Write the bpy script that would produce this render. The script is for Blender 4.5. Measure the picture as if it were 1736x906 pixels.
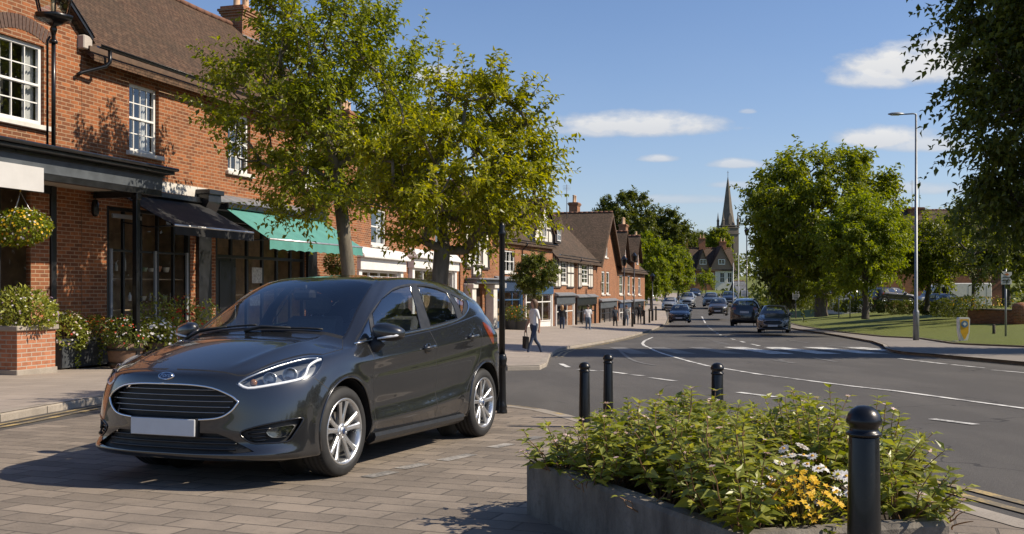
import bpy, bmesh, math, random
import numpy as np
from mathutils import Vector, Matrix

for _o in list(bpy.data.objects):
    bpy.data.objects.remove(_o)
SC = bpy.context.scene
COL = SC.collection
R = math.radians
rng = random.Random(7)

# ------------------------------------------------------------------ camera, sky, sun, exposure
FPX, PCX, HZ, CAMH = 1720.0, 868.0, 492.0, 1.318      # focal length in photo pixels, centre column, horizon row, eye height
_cam = bpy.data.cameras.new('camera')
CAM = bpy.data.objects.new('camera', _cam); COL.objects.link(CAM)
_cam.sensor_width = 36.0
_cam.lens = 36.0 * FPX / 1736.0
_cam.shift_y = (HZ - 453.0) / 1736.0
_cam.clip_start = 0.1; _cam.clip_end = 3000.0
CAM.location = (0, 0, CAMH); CAM.rotation_euler = (R(90), 0, 0)
SC.camera = CAM

SUN_DIR = Vector((1.0, -0.10, 0.86)).normalized()      # towards the sun
_elev = math.asin(SUN_DIR.z); _az = math.atan2(SUN_DIR.x, SUN_DIR.y)
W = bpy.data.worlds.new('World'); SC.world = W; W.use_nodes = True
SKY_STRENGTH = 0.080
SUN_STRENGTH = 4.9
SC.view_settings.view_transform = 'Standard'
SC.view_settings.look = 'None'
SC.view_settings.exposure = 0.42
SC.view_settings.gamma = 1.0
SC.view_settings.use_curve_mapping = False

def build_world():
    nt = W.node_tree; nt.nodes.clear(); N = nt.nodes.new; L = nt.links.new
    out = N('ShaderNodeOutputWorld'); bg = N('ShaderNodeBackground')
    sky = N('ShaderNodeTexSky'); sky.sky_type = 'NISHITA'; sky.sun_disc = False
    sky.sun_elevation = _elev; sky.sun_rotation = _az
    sky.altitude = 50; sky.air_density = 1.0; sky.dust_density = 0.6; sky.ozone_density = 2.2
    tc = N('ShaderNodeTexCoord')
    sep = N('ShaderNodeSeparateXYZ'); L(tc.outputs['Generated'], sep.inputs[0])
    def m(op, a, b=None, c=None, clamp=False):
        n = N('ShaderNodeMath'); n.operation = op; n.use_clamp = clamp
        for i, v in enumerate((a, b, c)):
            if v is None: continue
            if isinstance(v, (int, float)): n.inputs[i].default_value = v
            else: L(v, n.inputs[i])
        return n.outputs[0]
    # azimuth-like and elevation-like coordinates of the direction (tangent of the angles about +Y)
    yy = m('MAXIMUM', sep.outputs['Y'], 0.05)
    u = m('DIVIDE', sep.outputs['X'], yy); v = m('DIVIDE', sep.outputs['Z'], yy)
    comb = N('ShaderNodeCombineXYZ'); L(u, comb.inputs[0]); L(m('MULTIPLY', v, 2.0), comb.inputs[1])
    ns = N('ShaderNodeTexNoise'); ns.inputs['Scale'].default_value = 26; ns.inputs['Detail'].default_value = 7; ns.inputs['Roughness'].default_value = 0.6
    L(comb.outputs[0], ns.inputs['Vector'])
    n2 = N('ShaderNodeTexNoise'); n2.inputs['Scale'].default_value = 7; n2.inputs['Detail'].default_value = 4
    L(comb.outputs[0], n2.inputs['Vector'])
    nz = m('ADD', m('MULTIPLY', m('SUBTRACT', ns.outputs['Fac'], 0.5), 1.9), m('MULTIPLY', m('SUBTRACT', n2.outputs['Fac'], 0.5), 0.8))
    total = None; shade = None
    for (px, py, rx, ry, amp) in CLOUDS:
        cu, cv = (px - PCX) / FPX, (HZ - py) / FPX
        a = m('DIVIDE', m('SUBTRACT', u, cu), rx / FPX)
        dv = m('SUBTRACT', v, cv)
        b = m('DIVIDE', dv, ry / FPX)
        bl = m('DIVIDE', dv, ry * 0.55 / FPX)          # flatter underside
        b2 = m('MULTIPLY', m('LESS_THAN', dv, 0.0), m('SUBTRACT', m('MULTIPLY', bl, bl), m('MULTIPLY', b, b)))
        d = m('ADD', m('ADD', m('MULTIPLY', a, a), m('MULTIPLY', b, b)), b2)
        k = m('SUBTRACT', 1.0, d)
        k = m('ADD', k, nz)
        k = m('MULTIPLY', m('MULTIPLY_ADD', k, 1.15, 0.14, clamp=True), amp)
        k = m('MULTIPLY', k, m('LESS_THAN', d, 3.2))
        total = k if total is None else m('MAXIMUM', total, k)
        sh = m('MULTIPLY', k, m('MULTIPLY_ADD', b, 0.32, 0.62, clamp=True))
        shade = sh if shade is None else m('MAXIMUM', shade, sh)
    front = m('GREATER_THAN', sep.outputs['Y'], 0.06)
    total = m('MULTIPLY', total, front)
    ccol = N('ShaderNodeMixRGB'); L(shade, ccol.inputs[0])
    ccol.inputs[1].default_value = (4.6, 5.0, 5.8, 1); ccol.inputs[2].default_value = (8.6, 8.5, 8.3, 1)
    # thin veil near the horizon
    hz = m('POWER', m('SUBTRACT', 1.0, m('ABSOLUTE', sep.outputs['Z']), clamp=True), 9.0)
    veil = m('MULTIPLY', hz, m('MULTIPLY_ADD', n2.outputs['Fac'], 0.9, -0.15, clamp=True))
    veil = m('MULTIPLY_ADD', veil, 0.45, m('MULTIPLY', hz, 0.42))
    tint = N('ShaderNodeMixRGB'); tint.blend_type = 'MULTIPLY'; tint.inputs[0].default_value = 1; L(sky.outputs[0], tint.inputs[1]); tint.inputs[2].default_value = (.97, 1.06, 1.25, 1)
    mx0 = N('ShaderNodeMixRGB'); L(veil, mx0.inputs[0]); L(tint.outputs[0], mx0.inputs[1]); mx0.inputs[2].default_value = (6.2, 6.6, 7.4, 1)
    mx = N('ShaderNodeMixRGB'); L(total, mx.inputs[0]); L(mx0.outputs[0], mx.inputs[1]); L(ccol.outputs[0], mx.inputs[2])
    L(mx.outputs[0], bg.inputs['Color']); bg.inputs['Strength'].default_value = SKY_STRENGTH
    L(bg.outputs[0], out.inputs['Surface'])
# clouds of the sky as seen from the street: azimuth, elevation and size (in photo units of angle)
CLOUDS = [(1080, 216, 165, 30, .95), (1545, 118, 150, 50, 1.0), (1600, 82, 75, 28, .9), (1480, 138, 80, 28, .9), (1010, 222, 80, 22, .8),
          (1118, 271, 42, 10, .8), (1250, 280, 55, 12, .75), (1500, 238, 95, 27, .95), (1570, 248, 90, 22, .8),
          (735, 130, 55, 24, .8), (1150, 340, 110, 12, .5), (1268, 190, 16, 6, .5), (1560, 322, 90, 16, .6),
          (1260, 315, 60, 9, .5), (-900, 120, 300, 60, .9), (2600, 200, 400, 80, .9)]
build_world()
_sl = bpy.data.lights.new('sun', 'SUN'); SUN = bpy.data.objects.new('sun', _sl); COL.objects.link(SUN)
_sl.energy = SUN_STRENGTH; _sl.angle = R(0.5); _sl.color = (1.0, 0.88, 0.71)
SUN.rotation_euler = SUN_DIR.to_track_quat('Z', 'Y').to_euler(); SUN.location = (40, -10, 60)
try:
    SC.cycles.max_bounces = 6; SC.cycles.transparent_max_bounces = 16; SC.cycles.diffuse_bounces = 3
    SC.cycles.glossy_bounces = 3; SC.cycles.transmission_bounces = 4; SC.cycles.use_denoising = True
    SC.cycles.caustics_reflective = False; SC.cycles.caustics_refractive = False
    SC.cycles.sample_clamp_indirect = 6.0
except Exception:
    pass

# ------------------------------------------------------------------ terrain height and pixel -> place helpers
_GY = np.array([-60, 0, 4, 7.2, 10, 20, 30, 45, 60, 75, 90, 105, 120, 135, 150, 200, 300, 420, 1500.])
_GZ = np.array([0.9, .165, .073, 0, -.066, -.33, -.62, -1.0, -1.32, -1.62, -1.8, -1.78, -1.5, -1.0, -.45, 1.4, 4.5, 7.5, 20.])
def g(y):
    return float(np.interp(y, _GY, _GZ))
def gs(y):                                           # smoothed
    w = max(1.0, 0.06 * abs(y))
    return sum(g(y + d * w) for d in (-2, -1, 0, 1, 2)) / 5.0
def G(px, py, dz=0.0):
    """where the sight line of photo pixel (px, py) meets the ground (raised by dz)"""
    s = (py - HZ) / FPX
    lo, hi = 1.0, 190.0
    f = lambda y: CAMH - s * y - (gs(y) + dz)
    y = lo
    prev = f(lo)
    step = 0.25
    while y < hi:
        y2 = y + step; cur = f(y2)
        if cur <= 0:
            a, b = y, y2
            for _ in range(30):
                mid = (a + b) / 2
                if f(mid) > 0: a = mid
                else: b = mid
            y = (a + b) / 2
            break
        y = y2; step = max(.25, y * .02)
    return Vector(((px - PCX) / FPX * y, y, gs(y) + dz))
def at(px, py, y):
    """the point of pixel (px, py) at distance y"""
    return Vector(((px - PCX) / FPX * y, y, CAMH - (py - HZ) / FPX * y))

# ------------------------------------------------------------------ materials
MATS = {}
def _nodes(name):
    m = bpy.data.materials.new(name); m.use_nodes = True
    nt = m.node_tree
    b = nt.nodes['Principled BSDF']
    return m, nt, b
def mixcol(nt, fac, a, b, mode='MIX'):
    n = nt.nodes.new('ShaderNodeMixRGB'); n.blend_type = mode
    for i, v in ((0, fac), (1, a), (2, b)):
        if isinstance(v, (int, float)): n.inputs[i].default_value = v
        elif isinstance(v, (tuple, list)): n.inputs[i].default_value = (*v, 1) if len(v) == 3 else v
        else: nt.links.new(v, n.inputs[i])
    return n.outputs[0]
def noise(nt, vec, scale, detail=4, rough=.55, lac=2.0):
    n = nt.nodes.new('ShaderNodeTexNoise'); n.inputs['Scale'].default_value = scale; n.inputs['Detail'].default_value = detail
    n.inputs['Roughness'].default_value = rough
    if vec is not None: nt.links.new(vec, n.inputs['Vector'])
    return n.outputs['Fac']
def ramp(nt, fac, p0, p1, c0=(0, 0, 0), c1=(1, 1, 1)):
    n = nt.nodes.new('ShaderNodeValToRGB'); e = n.color_ramp.elements
    e[0].position = p0; e[1].position = p1; e[0].color = (*c0, 1); e[1].color = (*c1, 1)
    nt.links.new(fac, n.inputs[0]); return n.outputs['Color']
def math_(nt, op, a, b=0.0, clamp=False):
    n = nt.nodes.new('ShaderNodeMath'); n.operation = op; n.use_clamp = clamp
    for i, v in enumerate((a, b)):
        if isinstance(v, (int, float)): n.inputs[i].default_value = v
        else: nt.links.new(v, n.inputs[i])
    return n.outputs[0]
def bump(nt, b, height, strength=.3, dist=.01):
    n = nt.nodes.new('ShaderNodeBump'); n.inputs['Strength'].default_value = strength; n.inputs['Distance'].default_value = dist
    nt.links.new(height, n.inputs['Height']); nt.links.new(n.outputs[0], b.inputs['Normal'])
def coord(nt, kind='Object'):
    return nt.nodes.new('ShaderNodeTexCoord').outputs[kind]
def wpos(nt):
    return nt.nodes.new('ShaderNodeNewGeometry').outputs['Position']
def mat(name, col, rough=.5, metal=0., var=.12, vscale=6., coat=0., spec=.5, bmp=0., bscale=40., emit=None):
    if name in MATS: return MATS[name]
    m, nt, b = _nodes(name)
    b.inputs['Base Color'].default_value = (*col, 1); b.inputs['Roughness'].default_value = rough
    b.inputs['Metallic'].default_value = metal; b.inputs['Specular IOR Level'].default_value = spec
    if coat: b.inputs['Coat Weight'].default_value = coat; b.inputs['Coat Roughness'].default_value = .03
    if var:
        c = wpos(nt)
        n = noise(nt, c, vscale, 5, .6)
        dark = tuple(x * (1 - var) for x in col); lite = tuple(min(1, x * (1 + var)) for x in col)
        nt.links.new(ramp(nt, n, .3, .7, dark, lite), b.inputs['Base Color'])
        r = nt.nodes.new('ShaderNodeMapRange'); r.inputs[1].default_value = .3; r.inputs[2].default_value = .7
        r.inputs[3].default_value = max(0, rough - .08); r.inputs[4].default_value = min(1, rough + .08)
        nt.links.new(n, r.inputs[0]); nt.links.new(r.outputs[0], b.inputs['Roughness'])
    if bmp:
        bump(nt, b, noise(nt, wpos(nt), bscale, 4, .6), bmp, .01)
    if emit:
        b.inputs['Emission Color'].default_value = (*emit[0], 1); b.inputs['Emission Strength'].default_value = emit[1]
    MATS[name] = m
    return m
def glass_mat(name, tint=(.5, .55, .55), alpha=.5, rough=.0, base=(.01, .012, .014), ior=1.75):
    """window glass: mirror-like by Fresnel over a see-through tinted pane"""
    if name in MATS: return MATS[name]
    m = bpy.data.materials.new(name); m.use_nodes = True; nt = m.node_tree; nt.nodes.clear(); N = nt.nodes.new; L = nt.links.new
    out = N('ShaderNodeOutputMaterial'); tr = N('ShaderNodeBsdfTransparent'); tr.inputs[0].default_value = (*tint, 1)
    gl = N('ShaderNodeBsdfGlossy'); gl.inputs['Roughness'].default_value = rough; gl.inputs['Color'].default_value = (.95, .97, 1, 1)
    df = N('ShaderNodeBsdfDiffuse'); df.inputs['Color'].default_value = (*base, 1)
    m1 = N('ShaderNodeMixShader'); m1.inputs[0].default_value = alpha
    L(tr.outputs[0], m1.inputs[1]); L(df.outputs[0], m1.inputs[2])
    lw = N('ShaderNodeLayerWeight'); lw.inputs['Blend'].default_value = .5      # same from both sides of the pane
    r0 = ((ior - 1) / (ior + 1)) ** 2 * 1.6
    p5 = N('ShaderNodeMath'); p5.operation = 'POWER'; L(lw.outputs['Facing'], p5.inputs[0]); p5.inputs[1].default_value = 4.5
    fr = N('ShaderNodeMath'); fr.operation = 'MULTIPLY_ADD'; L(p5.outputs[0], fr.inputs[0]); fr.inputs[1].default_value = 1 - r0; fr.inputs[2].default_value = r0
    m2 = N('ShaderNodeMixShader'); L(fr.outputs[0], m2.inputs[0]); L(m1.outputs[0], m2.inputs[1]); L(gl.outputs[0], m2.inputs[2])
    L(m2.outputs[0], out.inputs['Surface'])
    MATS[name] = m
    return m

# ------------------------------------------------------------------ mesh building
class MB:
    """collects shapes with a material index each; build() links them as one mesh object"""
    def __init__(self):
        self.v = []; self.f = []; self.mi = []; self.sm = []
    def add(self, vs, fs, mi=0, smooth=False):
        o = len(self.v)
        self.v.extend([tuple(p) for p in vs])
        self.f.extend([tuple(i + o for i in q) for q in fs])
        self.mi.extend([mi] * len(fs)); self.sm.extend([smooth] * len(fs))
        return self
    def box(self, x0, x1, y0, y1, z0, z1, mi=0):
        vs = [(x, y, z) for z in (z0, z1) for y in (y0, y1) for x in (x0, x1)]
        fs = [(0, 2, 3, 1), (4, 5, 7, 6), (0, 1, 5, 4), (2, 6, 7, 3), (0, 4, 6, 2), (1, 3, 7, 5)]
        return self.add(vs, fs, mi)
    def cbox(self, x0, x1, y0, y1, z0, z1, c=.006, mi=0):
        """box with chamfered edges"""
        c = min(c, (x1 - x0) * .45, (y1 - y0) * .45, (z1 - z0) * .45)
        bm = bmesh.new()
        bmesh.ops.create_cube(bm, size=1)
        for v in bm.verts:
            v.co = Vector(((x0 + x1) / 2 + v.co.x * (x1 - x0), (y0 + y1) / 2 + v.co.y * (y1 - y0), (z0 + z1) / 2 + v.co.z * (z1 - z0)))
        bmesh.ops.bevel(bm, geom=bm.edges[:], offset=c, segments=1, affect='EDGES', profile=.5)
        bm.verts.index_update()
        self.add([v.co[:] for v in bm.verts], [[v.index for v in f.verts] for f in bm.faces], mi)
        bm.free(); return self
    def tube(self, pts, rad, seg=8, mi=0, cap=True, smooth=True):
        pts = [Vector(p) for p in pts]
        if not hasattr(rad, '__len__'): rad = [rad] * len(pts)
        vs = []; fs = []
        up = Vector((0, 0, 1)); prev = None
        for i, p in enumerate(pts):
            t = (pts[min(i + 1, len(pts) - 1)] - pts[max(i - 1, 0)])
            if t.length < 1e-9: t = Vector((0, 0, 1))
            t.normalize()
            if prev is None:
                a = t.orthogonal().normalized()
            else:
                a = prev - t * prev.dot(t)
                a = a.normalized() if a.length > 1e-6 else t.orthogonal().normalized()
            prev = a; b = t.cross(a)
            for k in range(seg):
                an = 2 * math.pi * k / seg
                vs.append(p + (a * math.cos(an) + b * math.sin(an)) * rad[i])
        for i in range(len(pts) - 1):
            for k in range(seg):
                k2 = (k + 1) % seg
                fs.append((i * seg + k, i * seg + k2, (i + 1) * seg + k2, (i + 1) * seg + k))
        if cap:
            fs.append(tuple(range(seg - 1, -1, -1))); n = (len(pts) - 1) * seg
            fs.append(tuple(range(n, n + seg)))
        return self.add(vs, fs, mi, smooth)
    def lathe(self, prof, seg=16, loc=(0, 0, 0), mi=0, axis='z', smooth=True, cap=True):
        """prof: list of (radius, height)"""
        vs = []; fs = []
        for (r, h) in prof:
            for k in range(seg):
                a = 2 * math.pi * k / seg
                c, s = r * math.cos(a), r * math.sin(a)
                p = (c, s, h) if axis == 'z' else ((c, h, s) if axis == 'y' else (h, c, s))
                vs.append((p[0] + loc[0], p[1] + loc[1], p[2] + loc[2]))
        n = len(prof)
        for i in range(n - 1):
            for k in range(seg):
                k2 = (k + 1) % seg
                q = (i * seg + k, i * seg + k2, (i + 1) * seg + k2, (i + 1) * seg + k)
                fs.append(q if axis != 'y' else q[::-1])
        if cap:
            if prof[0][0] > 1e-6:
                q = tuple(range(seg - 1, -1, -1)); fs.append(q if axis != 'y' else q[::-1])
            if prof[-1][0] > 1e-6:
                q = tuple(range((n - 1) * seg, n * seg)); fs.append(q if axis != 'y' else q[::-1])
        return self.add(vs, fs, mi, smooth)
    def prism(self, poly, d0, d1, axis='y', mi=0):
        """a flat outline given a thickness along an axis. poly in the two other coordinates"""
        def P(a, b, d):
            return {'y': (a, d, b), 'x': (d, a, b), 'z': (a, b, d)}[axis]
        n = len(poly)
        vs = [P(a, b, d0) for a, b in poly] + [P(a, b, d1) for a, b in poly]
        fs = [tuple(range(n)), tuple(range(2 * n - 1, n - 1, -1))]
        for i in range(n):
            j = (i + 1) % n
            fs.append((i, i + n, j + n, j))
        return self.add(vs, fs, mi)
    def quad(self, a, b, c, d, mi=0):
        return self.add([a, b, c, d], [(0, 1, 2, 3)], mi)
    def build(self, name, mats, parent=None, loc=None, fix=True, weld=False):
        me = bpy.data.meshes.new(name)
        if not isinstance(mats, (list, tuple)): mats = [mats]
        me.from_pydata(self.v, [], self.f)
        for m in mats: me.materials.append(m)
        me.polygons.foreach_set('material_index', self.mi)
        me.polygons.foreach_set('use_smooth', self.sm)
        if fix:
            bm = bmesh.new(); bm.from_mesh(me)
            if weld: bmesh.ops.remove_doubles(bm, verts=bm.verts[:], dist=1e-4)
            bmesh.ops.recalc_face_normals(bm, faces=bm.faces[:]); bm.to_mesh(me); bm.free()
        me.update()
        return link(name, me, parent, loc)
def link(name, me, parent=None, loc=None):
    o = bpy.data.objects.new(name, me); COL.objects.link(o)
    if parent is not None: o.parent = parent
    if loc is not None: o.location = loc
    return o
def np_mesh(name, V, F, mats, parent=None, smooth=False, mi=None):
    """fast mesh of equal-sized faces (numpy arrays)"""
    me = bpy.data.meshes.new(name)
    V = np.asarray(V, dtype=np.float32); F = np.asarray(F, dtype=np.int32)
    k = F.shape[1]
    me.vertices.add(len(V)); me.vertices.foreach_set('co', V.ravel())
    me.loops.add(F.size); me.loops.foreach_set('vertex_index', F.ravel())
    me.polygons.add(len(F)); me.polygons.foreach_set('loop_start', np.arange(len(F), dtype=np.int32) * k)
    if not isinstance(mats, (list, tuple)): mats = [mats]
    for m in mats: me.materials.append(m)
    if mi is not None: me.polygons.foreach_set('material_index', np.asarray(mi, dtype=np.int32))
    me.polygons.foreach_set('use_smooth', np.full(len(F), smooth))
    me.update(); me.validate()
    return link(name, me, parent)
def tag(o, label=None, cat=None, group=None, kind=None):
    if label: o['label'] = label
    if cat: o['category'] = cat
    if group: o['group'] = group
    if kind: o['kind'] = kind
    return o
def empty(name, loc=(0, 0, 0), rz=0., label=None, cat=None, group=None):
    o = bpy.data.objects.new(name, None); COL.objects.link(o); o.empty_display_size = .2
    o.location = loc; o.rotation_euler = (0, 0, rz)
    return tag(o, label, cat, group)
def kids(o):
    return [c for c in bpy.data.objects if c.parent == o]
_KIDS = {}
def copy_tree(o, parent=None):
    c = o.copy(); COL.objects.link(c)
    if parent is not None: c.parent = parent
    if o.name not in _KIDS: _KIDS[o.name] = kids(o)
    for ch in _KIDS[o.name]: copy_tree(ch, c)
    return c
def wear(o, d=.003):
    return o
# ------------------------------------------------------------------ shared materials
def car_paint(name, col, metal=.55, rough=.34):
    m, nt, b = _nodes(name)
    n = noise(nt, coord(nt), 900, 2, .5)
    lo = tuple(c * .8 for c in col); hi = tuple(c * 1.25 for c in col)
    nt.links.new(ramp(nt, n, .35, .65, lo, hi), b.inputs['Base Color'])
    b.inputs['Metallic'].default_value = metal; b.inputs['Roughness'].default_value = rough
    b.inputs['Coat Weight'].default_value = 1.0; b.inputs['Coat Roughness'].default_value = .015; b.inputs['Coat IOR'].default_value = 1.6
    MATS[name] = m; return m
car_paint('car_paint', (.042, .044, .048), .72, .22); car_paint('mirror_paint', (.014, .015, .017), .3)
mat('gloss_black', (.008, .008, .009), .12, var=0, coat=.5); mat('matt_black', (.010, .010, .0105), .6, var=.2, vscale=20)
mat('dark_trim', (.018, .019, .021), .42, var=.1, vscale=20)
glass_mat('car_glass', (.84, .88, .90), .03, ior=1.8)
glass_mat('side_glass', (.84, .88, .90), .03, ior=2.15)
mat('chrome', (.78, .79, .80), .12, 1.0, var=0); mat('satin_chrome', (.62, .63, .64), .30, .85, var=0)
mat('bar_chrome', (.26, .265, .27), .25, .9, var=0)
mat('interior', (.040, .040, .043), .75, var=.15, vscale=30); mat('seat_cloth', (.085, .087, .092), .9, var=.2, vscale=60)
mat('plate_grey', (.56, .57, .58), .45, var=.04, vscale=10); mat('badge_blue', (.012, .03, .09), .2, var=0, coat=1)
glass_mat('lamp_glass', (.93, .95, .96), .02); mat('lamp_dark', (.20, .205, .21), .35, .15, var=.1)
mat('lamp_white', (.78, .80, .82), .25, var=0, coat=.6); glass_mat('lens_glass', (.75, .80, .85), .25, base=(.18, .2, .22))
mat('amber', (.34, .15, .05), .2, var=.1, coat=.8); mat('tail_red', (.17, .030, .010), .15, var=.15, vscale=30, coat=1)
mat('tyre', (.014, .014, .0145), .72, var=.25, vscale=14); mat('tyre_dark', (.006, .006, .006), .85, var=0)
mat('alloy', (.58, .585, .59), .30, .85, var=.05, coat=.4); mat('brake', (.16, .15, .14), .4, .9, var=.2)
# ------------------------------------------------------------------ the parked hatchback in the foreground
from mathutils.bvhtree import BVHTree
HB_F = Vector((-.36940904, -.92902274, .02130052)); HB_U = Vector((0, .0229317, .999737)).normalized()
HB_F = (HB_F - HB_U * HB_F.dot(HB_U)).normalized(); HB_L = HB_U.cross(HB_F)
HB_O = Vector((-1.179, 7.17, .319)) - .855 * HB_L - .319 * HB_U
HB_M = Matrix((( *HB_F, 0), (*HB_L, 0), (*HB_U, 0), (0, 0, 0, 1))).transposed()
HB_M.translation = HB_O
HB_EYE = HB_M.inverted() @ Vector((0, 0, CAMH))
HB_R3 = HB_M.to_3x3().transposed()
def hb_ray(px, py):
    return HB_R3 @ Vector(((px - PCX) / FPX, 1, -(py - HZ) / FPX))
def hb_px(p):
    q = HB_M @ Vector(p)
    return (PCX + FPX * q.x / q.y, HZ - FPX * (q.z - CAMH) / q.y)

def _roofz(x):
    return float(np.interp(-x, [.85, 1.0, 1.2, 1.5, 1.9, 2.3, 2.7, 2.95, 3.1], [1.41, 1.444, 1.472, 1.492, 1.492, 1.468, 1.415, 1.36, 1.30]))
def hb_columns():
    C = []
    def front(r0, tub, r7, r8, r9, r10, r12):
        C.append([r0] + tub + [r7, r8, r9, r10, None, r12, None, None])
    # (x, y, z) from underbody to glass top
    front((.70, 0, .19), [(.835, 0, .195), (.872, 0, .25), (.862, 0, .40), (.868, 0, .53), (.862, 0, .65), (.842, 0, .735)], (.765, 0, .79), (.42, 0, .905), (.10, 0, .975), (-.15, 0, 1.015), (-.90, 0, 1.43))
    front((.69, .28, .19), [(.825, .29, .195), (.862, .29, .25), (.85, .29, .40), (.855, .28, .53), (.848, .28, .65), (.826, .28, .735)], (.745, .28, .79), (.40, .28, .90), (.08, .265, .968), (-.16, .25, 1.01), (-.905, .22, 1.427))
    front((.65, .53, .19), [(.77, .54, .195), (.805, .55, .25), (.79, .54, .40), (.79, .52, .53), (.775, .52, .65), (.748, .51, .735)], (.665, .49, .79), (.36, .47, .885), (.06, .46, .952), (-.18, .45, .998), (-.92, .38, 1.418))
    front((.58, .67, .19), [(.68, .70, .195), (.705, .72, .25), (.69, .71, .40), (.68, .70, .53), (.655, .69, .65), (.61, .675, .745)], (.525, .63, .805), (.29, .595, .872), (.03, .58, .932), (-.20, .585, .982), (-.94, .47, 1.405))
    front((.46, .75, .19), [(.54, .80, .195), (.555, .82, .25), (.545, .815, .40), (.535, .81, .53), (.51, .80, .65), (.46, .775, .755)], (.37, .735, .825), (.21, .70, .868), (-.01, .69, .915), (-.225, .70, .955), (-.96, .53, 1.392))
    front((.36, .78, .19), [(.40, .845, .195), (.40, .862, .25), (.40, .86, .40), (.395, .86, .53), (.38, .853, .66), (.34, .835, .765)], (.25, .795, .838), (.12, .76, .872), (-.06, .745, .908), (-.24, .75, .938), (-1.0, .55, 1.389))
    front((.2, .79, .19), [(.2, .855, .195), (.2, .873, .25), (.2, .875, .40), (.2, .875, .54), (.19, .87, .67), (.16, .857, .775)], (.11, .823, .848), (.02, .795, .878), (-.11, .778, .906), (-.245, .78, .93), (-1.05, .562, 1.39))
    front((0, .79, .19), [(0, .85, .2), (0, .868, .25), (0, .875, .40), (0, .877, .55), (0, .873, .68), (-.01, .865, .785)], (-.05, .838, .857), (-.09, .815, .884), (-.16, .80, .907), (-.25, .80, .925), (-1.10, .572, 1.396))
    def side(x, zb, yb, xt, yt, zt, zc, ylow=.835, ymid=.862, yc=.872, zl=.205):
        r7 = zc + (zb - zc) * .45; r8 = zc + (zb - zc) * .72; r9 = zc + (zb - zc) * .88
        tub = [(x, ylow - .045, zl), (x, ylow, zl + .05), (x, ymid - .004, .40), (x, ymid - .008, .54), (x, ymid + .006, zc - .13), (x, yc, zc)]
        front((x, ylow - .10, zl - .01), tub, (x, yc - (yc - yb) * .34, r7), (x, yc - (yc - yb) * .62, r8), (x, yc - (yc - yb) * .83, r9), (x, yb, zb), (xt, yt, zt))
    side(-.30, .935, .806, -1.18, .578, 1.403, .80)
    side(-.80, .978, .808, -1.40, .588, 1.418, .832)
    side(-1.40, 1.028, .803, -1.70, .592, 1.424, .868)
    side(-1.90, 1.082, .795, -2.00, .588, 1.414, .905)
    side(-2.30, 1.135, .78, -2.28, .578, 1.392, .935, .835, .866, .872)
    side(-2.62, 1.17, .752, -2.58, .563, 1.358, .955, .83, .868, .862, .22)
    side(-2.88, 1.13, .70, -2.80, .54, 1.325, .965, .80, .838, .815, .23)
    def rear(cx, y, k):
        front((cx + .06, y * .95, .23), [(cx + .02, y, .24), (cx - .03, y, .30), (cx - .045, y, .42), (cx - .04, y * .99, .56), (cx - .015, y * .975, .72), (cx + .045, y * .93, .93)],
              (cx + .075, y * .91, 1.0), (cx + .09, y * .89, 1.04), (cx + .10, y * .87, 1.07), (cx + .115, y * .85, 1.10), (-2.92 - .09 * k, (.47, .35, .18, 0)[int(round(k * 3))], (1.315, 1.325, 1.335, 1.34)[int(round(k * 3))]))
    rear(-3.08, .715, 0); rear(-3.175, .50, 1 / 3); rear(-3.205, .25, 2 / 3); rear(-3.21, 0, 1)
    n = len(C)
    for j, c in enumerate(C):
        b, t = Vector(c[10]), Vector(c[12])
        m = (b + t) / 2
        if j <= 4: off = Vector((.03, 0, .045)) * (1 - .15 * j)
        elif j <= 7: off = Vector((.012, .012, .02))
        elif j <= 13: off = Vector((0, .03, 0))
        else: off = Vector((-.03, .01, .02))
        c[11] = tuple(m + off)
        xt = -1.25 - (2.72 - 1.25) * (j / (n - 1.0))
        xm = t.x + (xt - t.x) * (.45 if (j < 5 or j > 14) else .2)
        ym = t.y * (.80 if 4 < j < 15 else .66)
        zr = _roofz(xm)
        c[13] = (xm, ym, zr - .042 * (ym / .55) ** 2 if ym > 0 else zr)
        c[14] = (xt, 0, _roofz(xt))
    return np.array(C, dtype=float).transpose(1, 0, 2)          # rows x cols x 3

def _bs(P, sub, mirror0, mirror1):
    """uniform cubic B-spline along axis 0 with partial interpolation; mirrored (y -> -y) or reflected ends"""
    P = np.asarray(P, float)
    S = np.array([1, -1, 1.0])
    def pad(Q):
        a = Q[1] * S if mirror0 else 2 * Q[0] - Q[1]
        b = Q[-2] * S if mirror1 else 2 * Q[-1] - Q[-2]
        return np.concatenate([a[None], Q, b[None]])
    Q = P.copy()
    for _ in range(3):
        T = pad(Q); Q = Q + .75 * (P - (T[:-2] + 4 * T[1:-1] + T[2:]) / 6)
    T = pad(Q); n = len(P); out = []
    for i in range(n - 1):
        for k in range(sub):
            t = k / sub
            w = np.array([(1 - t) ** 3, 3 * t ** 3 - 6 * t * t + 4, -3 * t ** 3 + 3 * t * t + 3 * t + 1, t ** 3]) / 6
            out.append(w[0] * T[i] + w[1] * T[i + 1] + w[2] * T[i + 2] + w[3] * T[i + 3])
    out.append((T[n - 1] + 4 * T[n] + T[n + 1]) / 6)
    return np.array(out)

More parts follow.
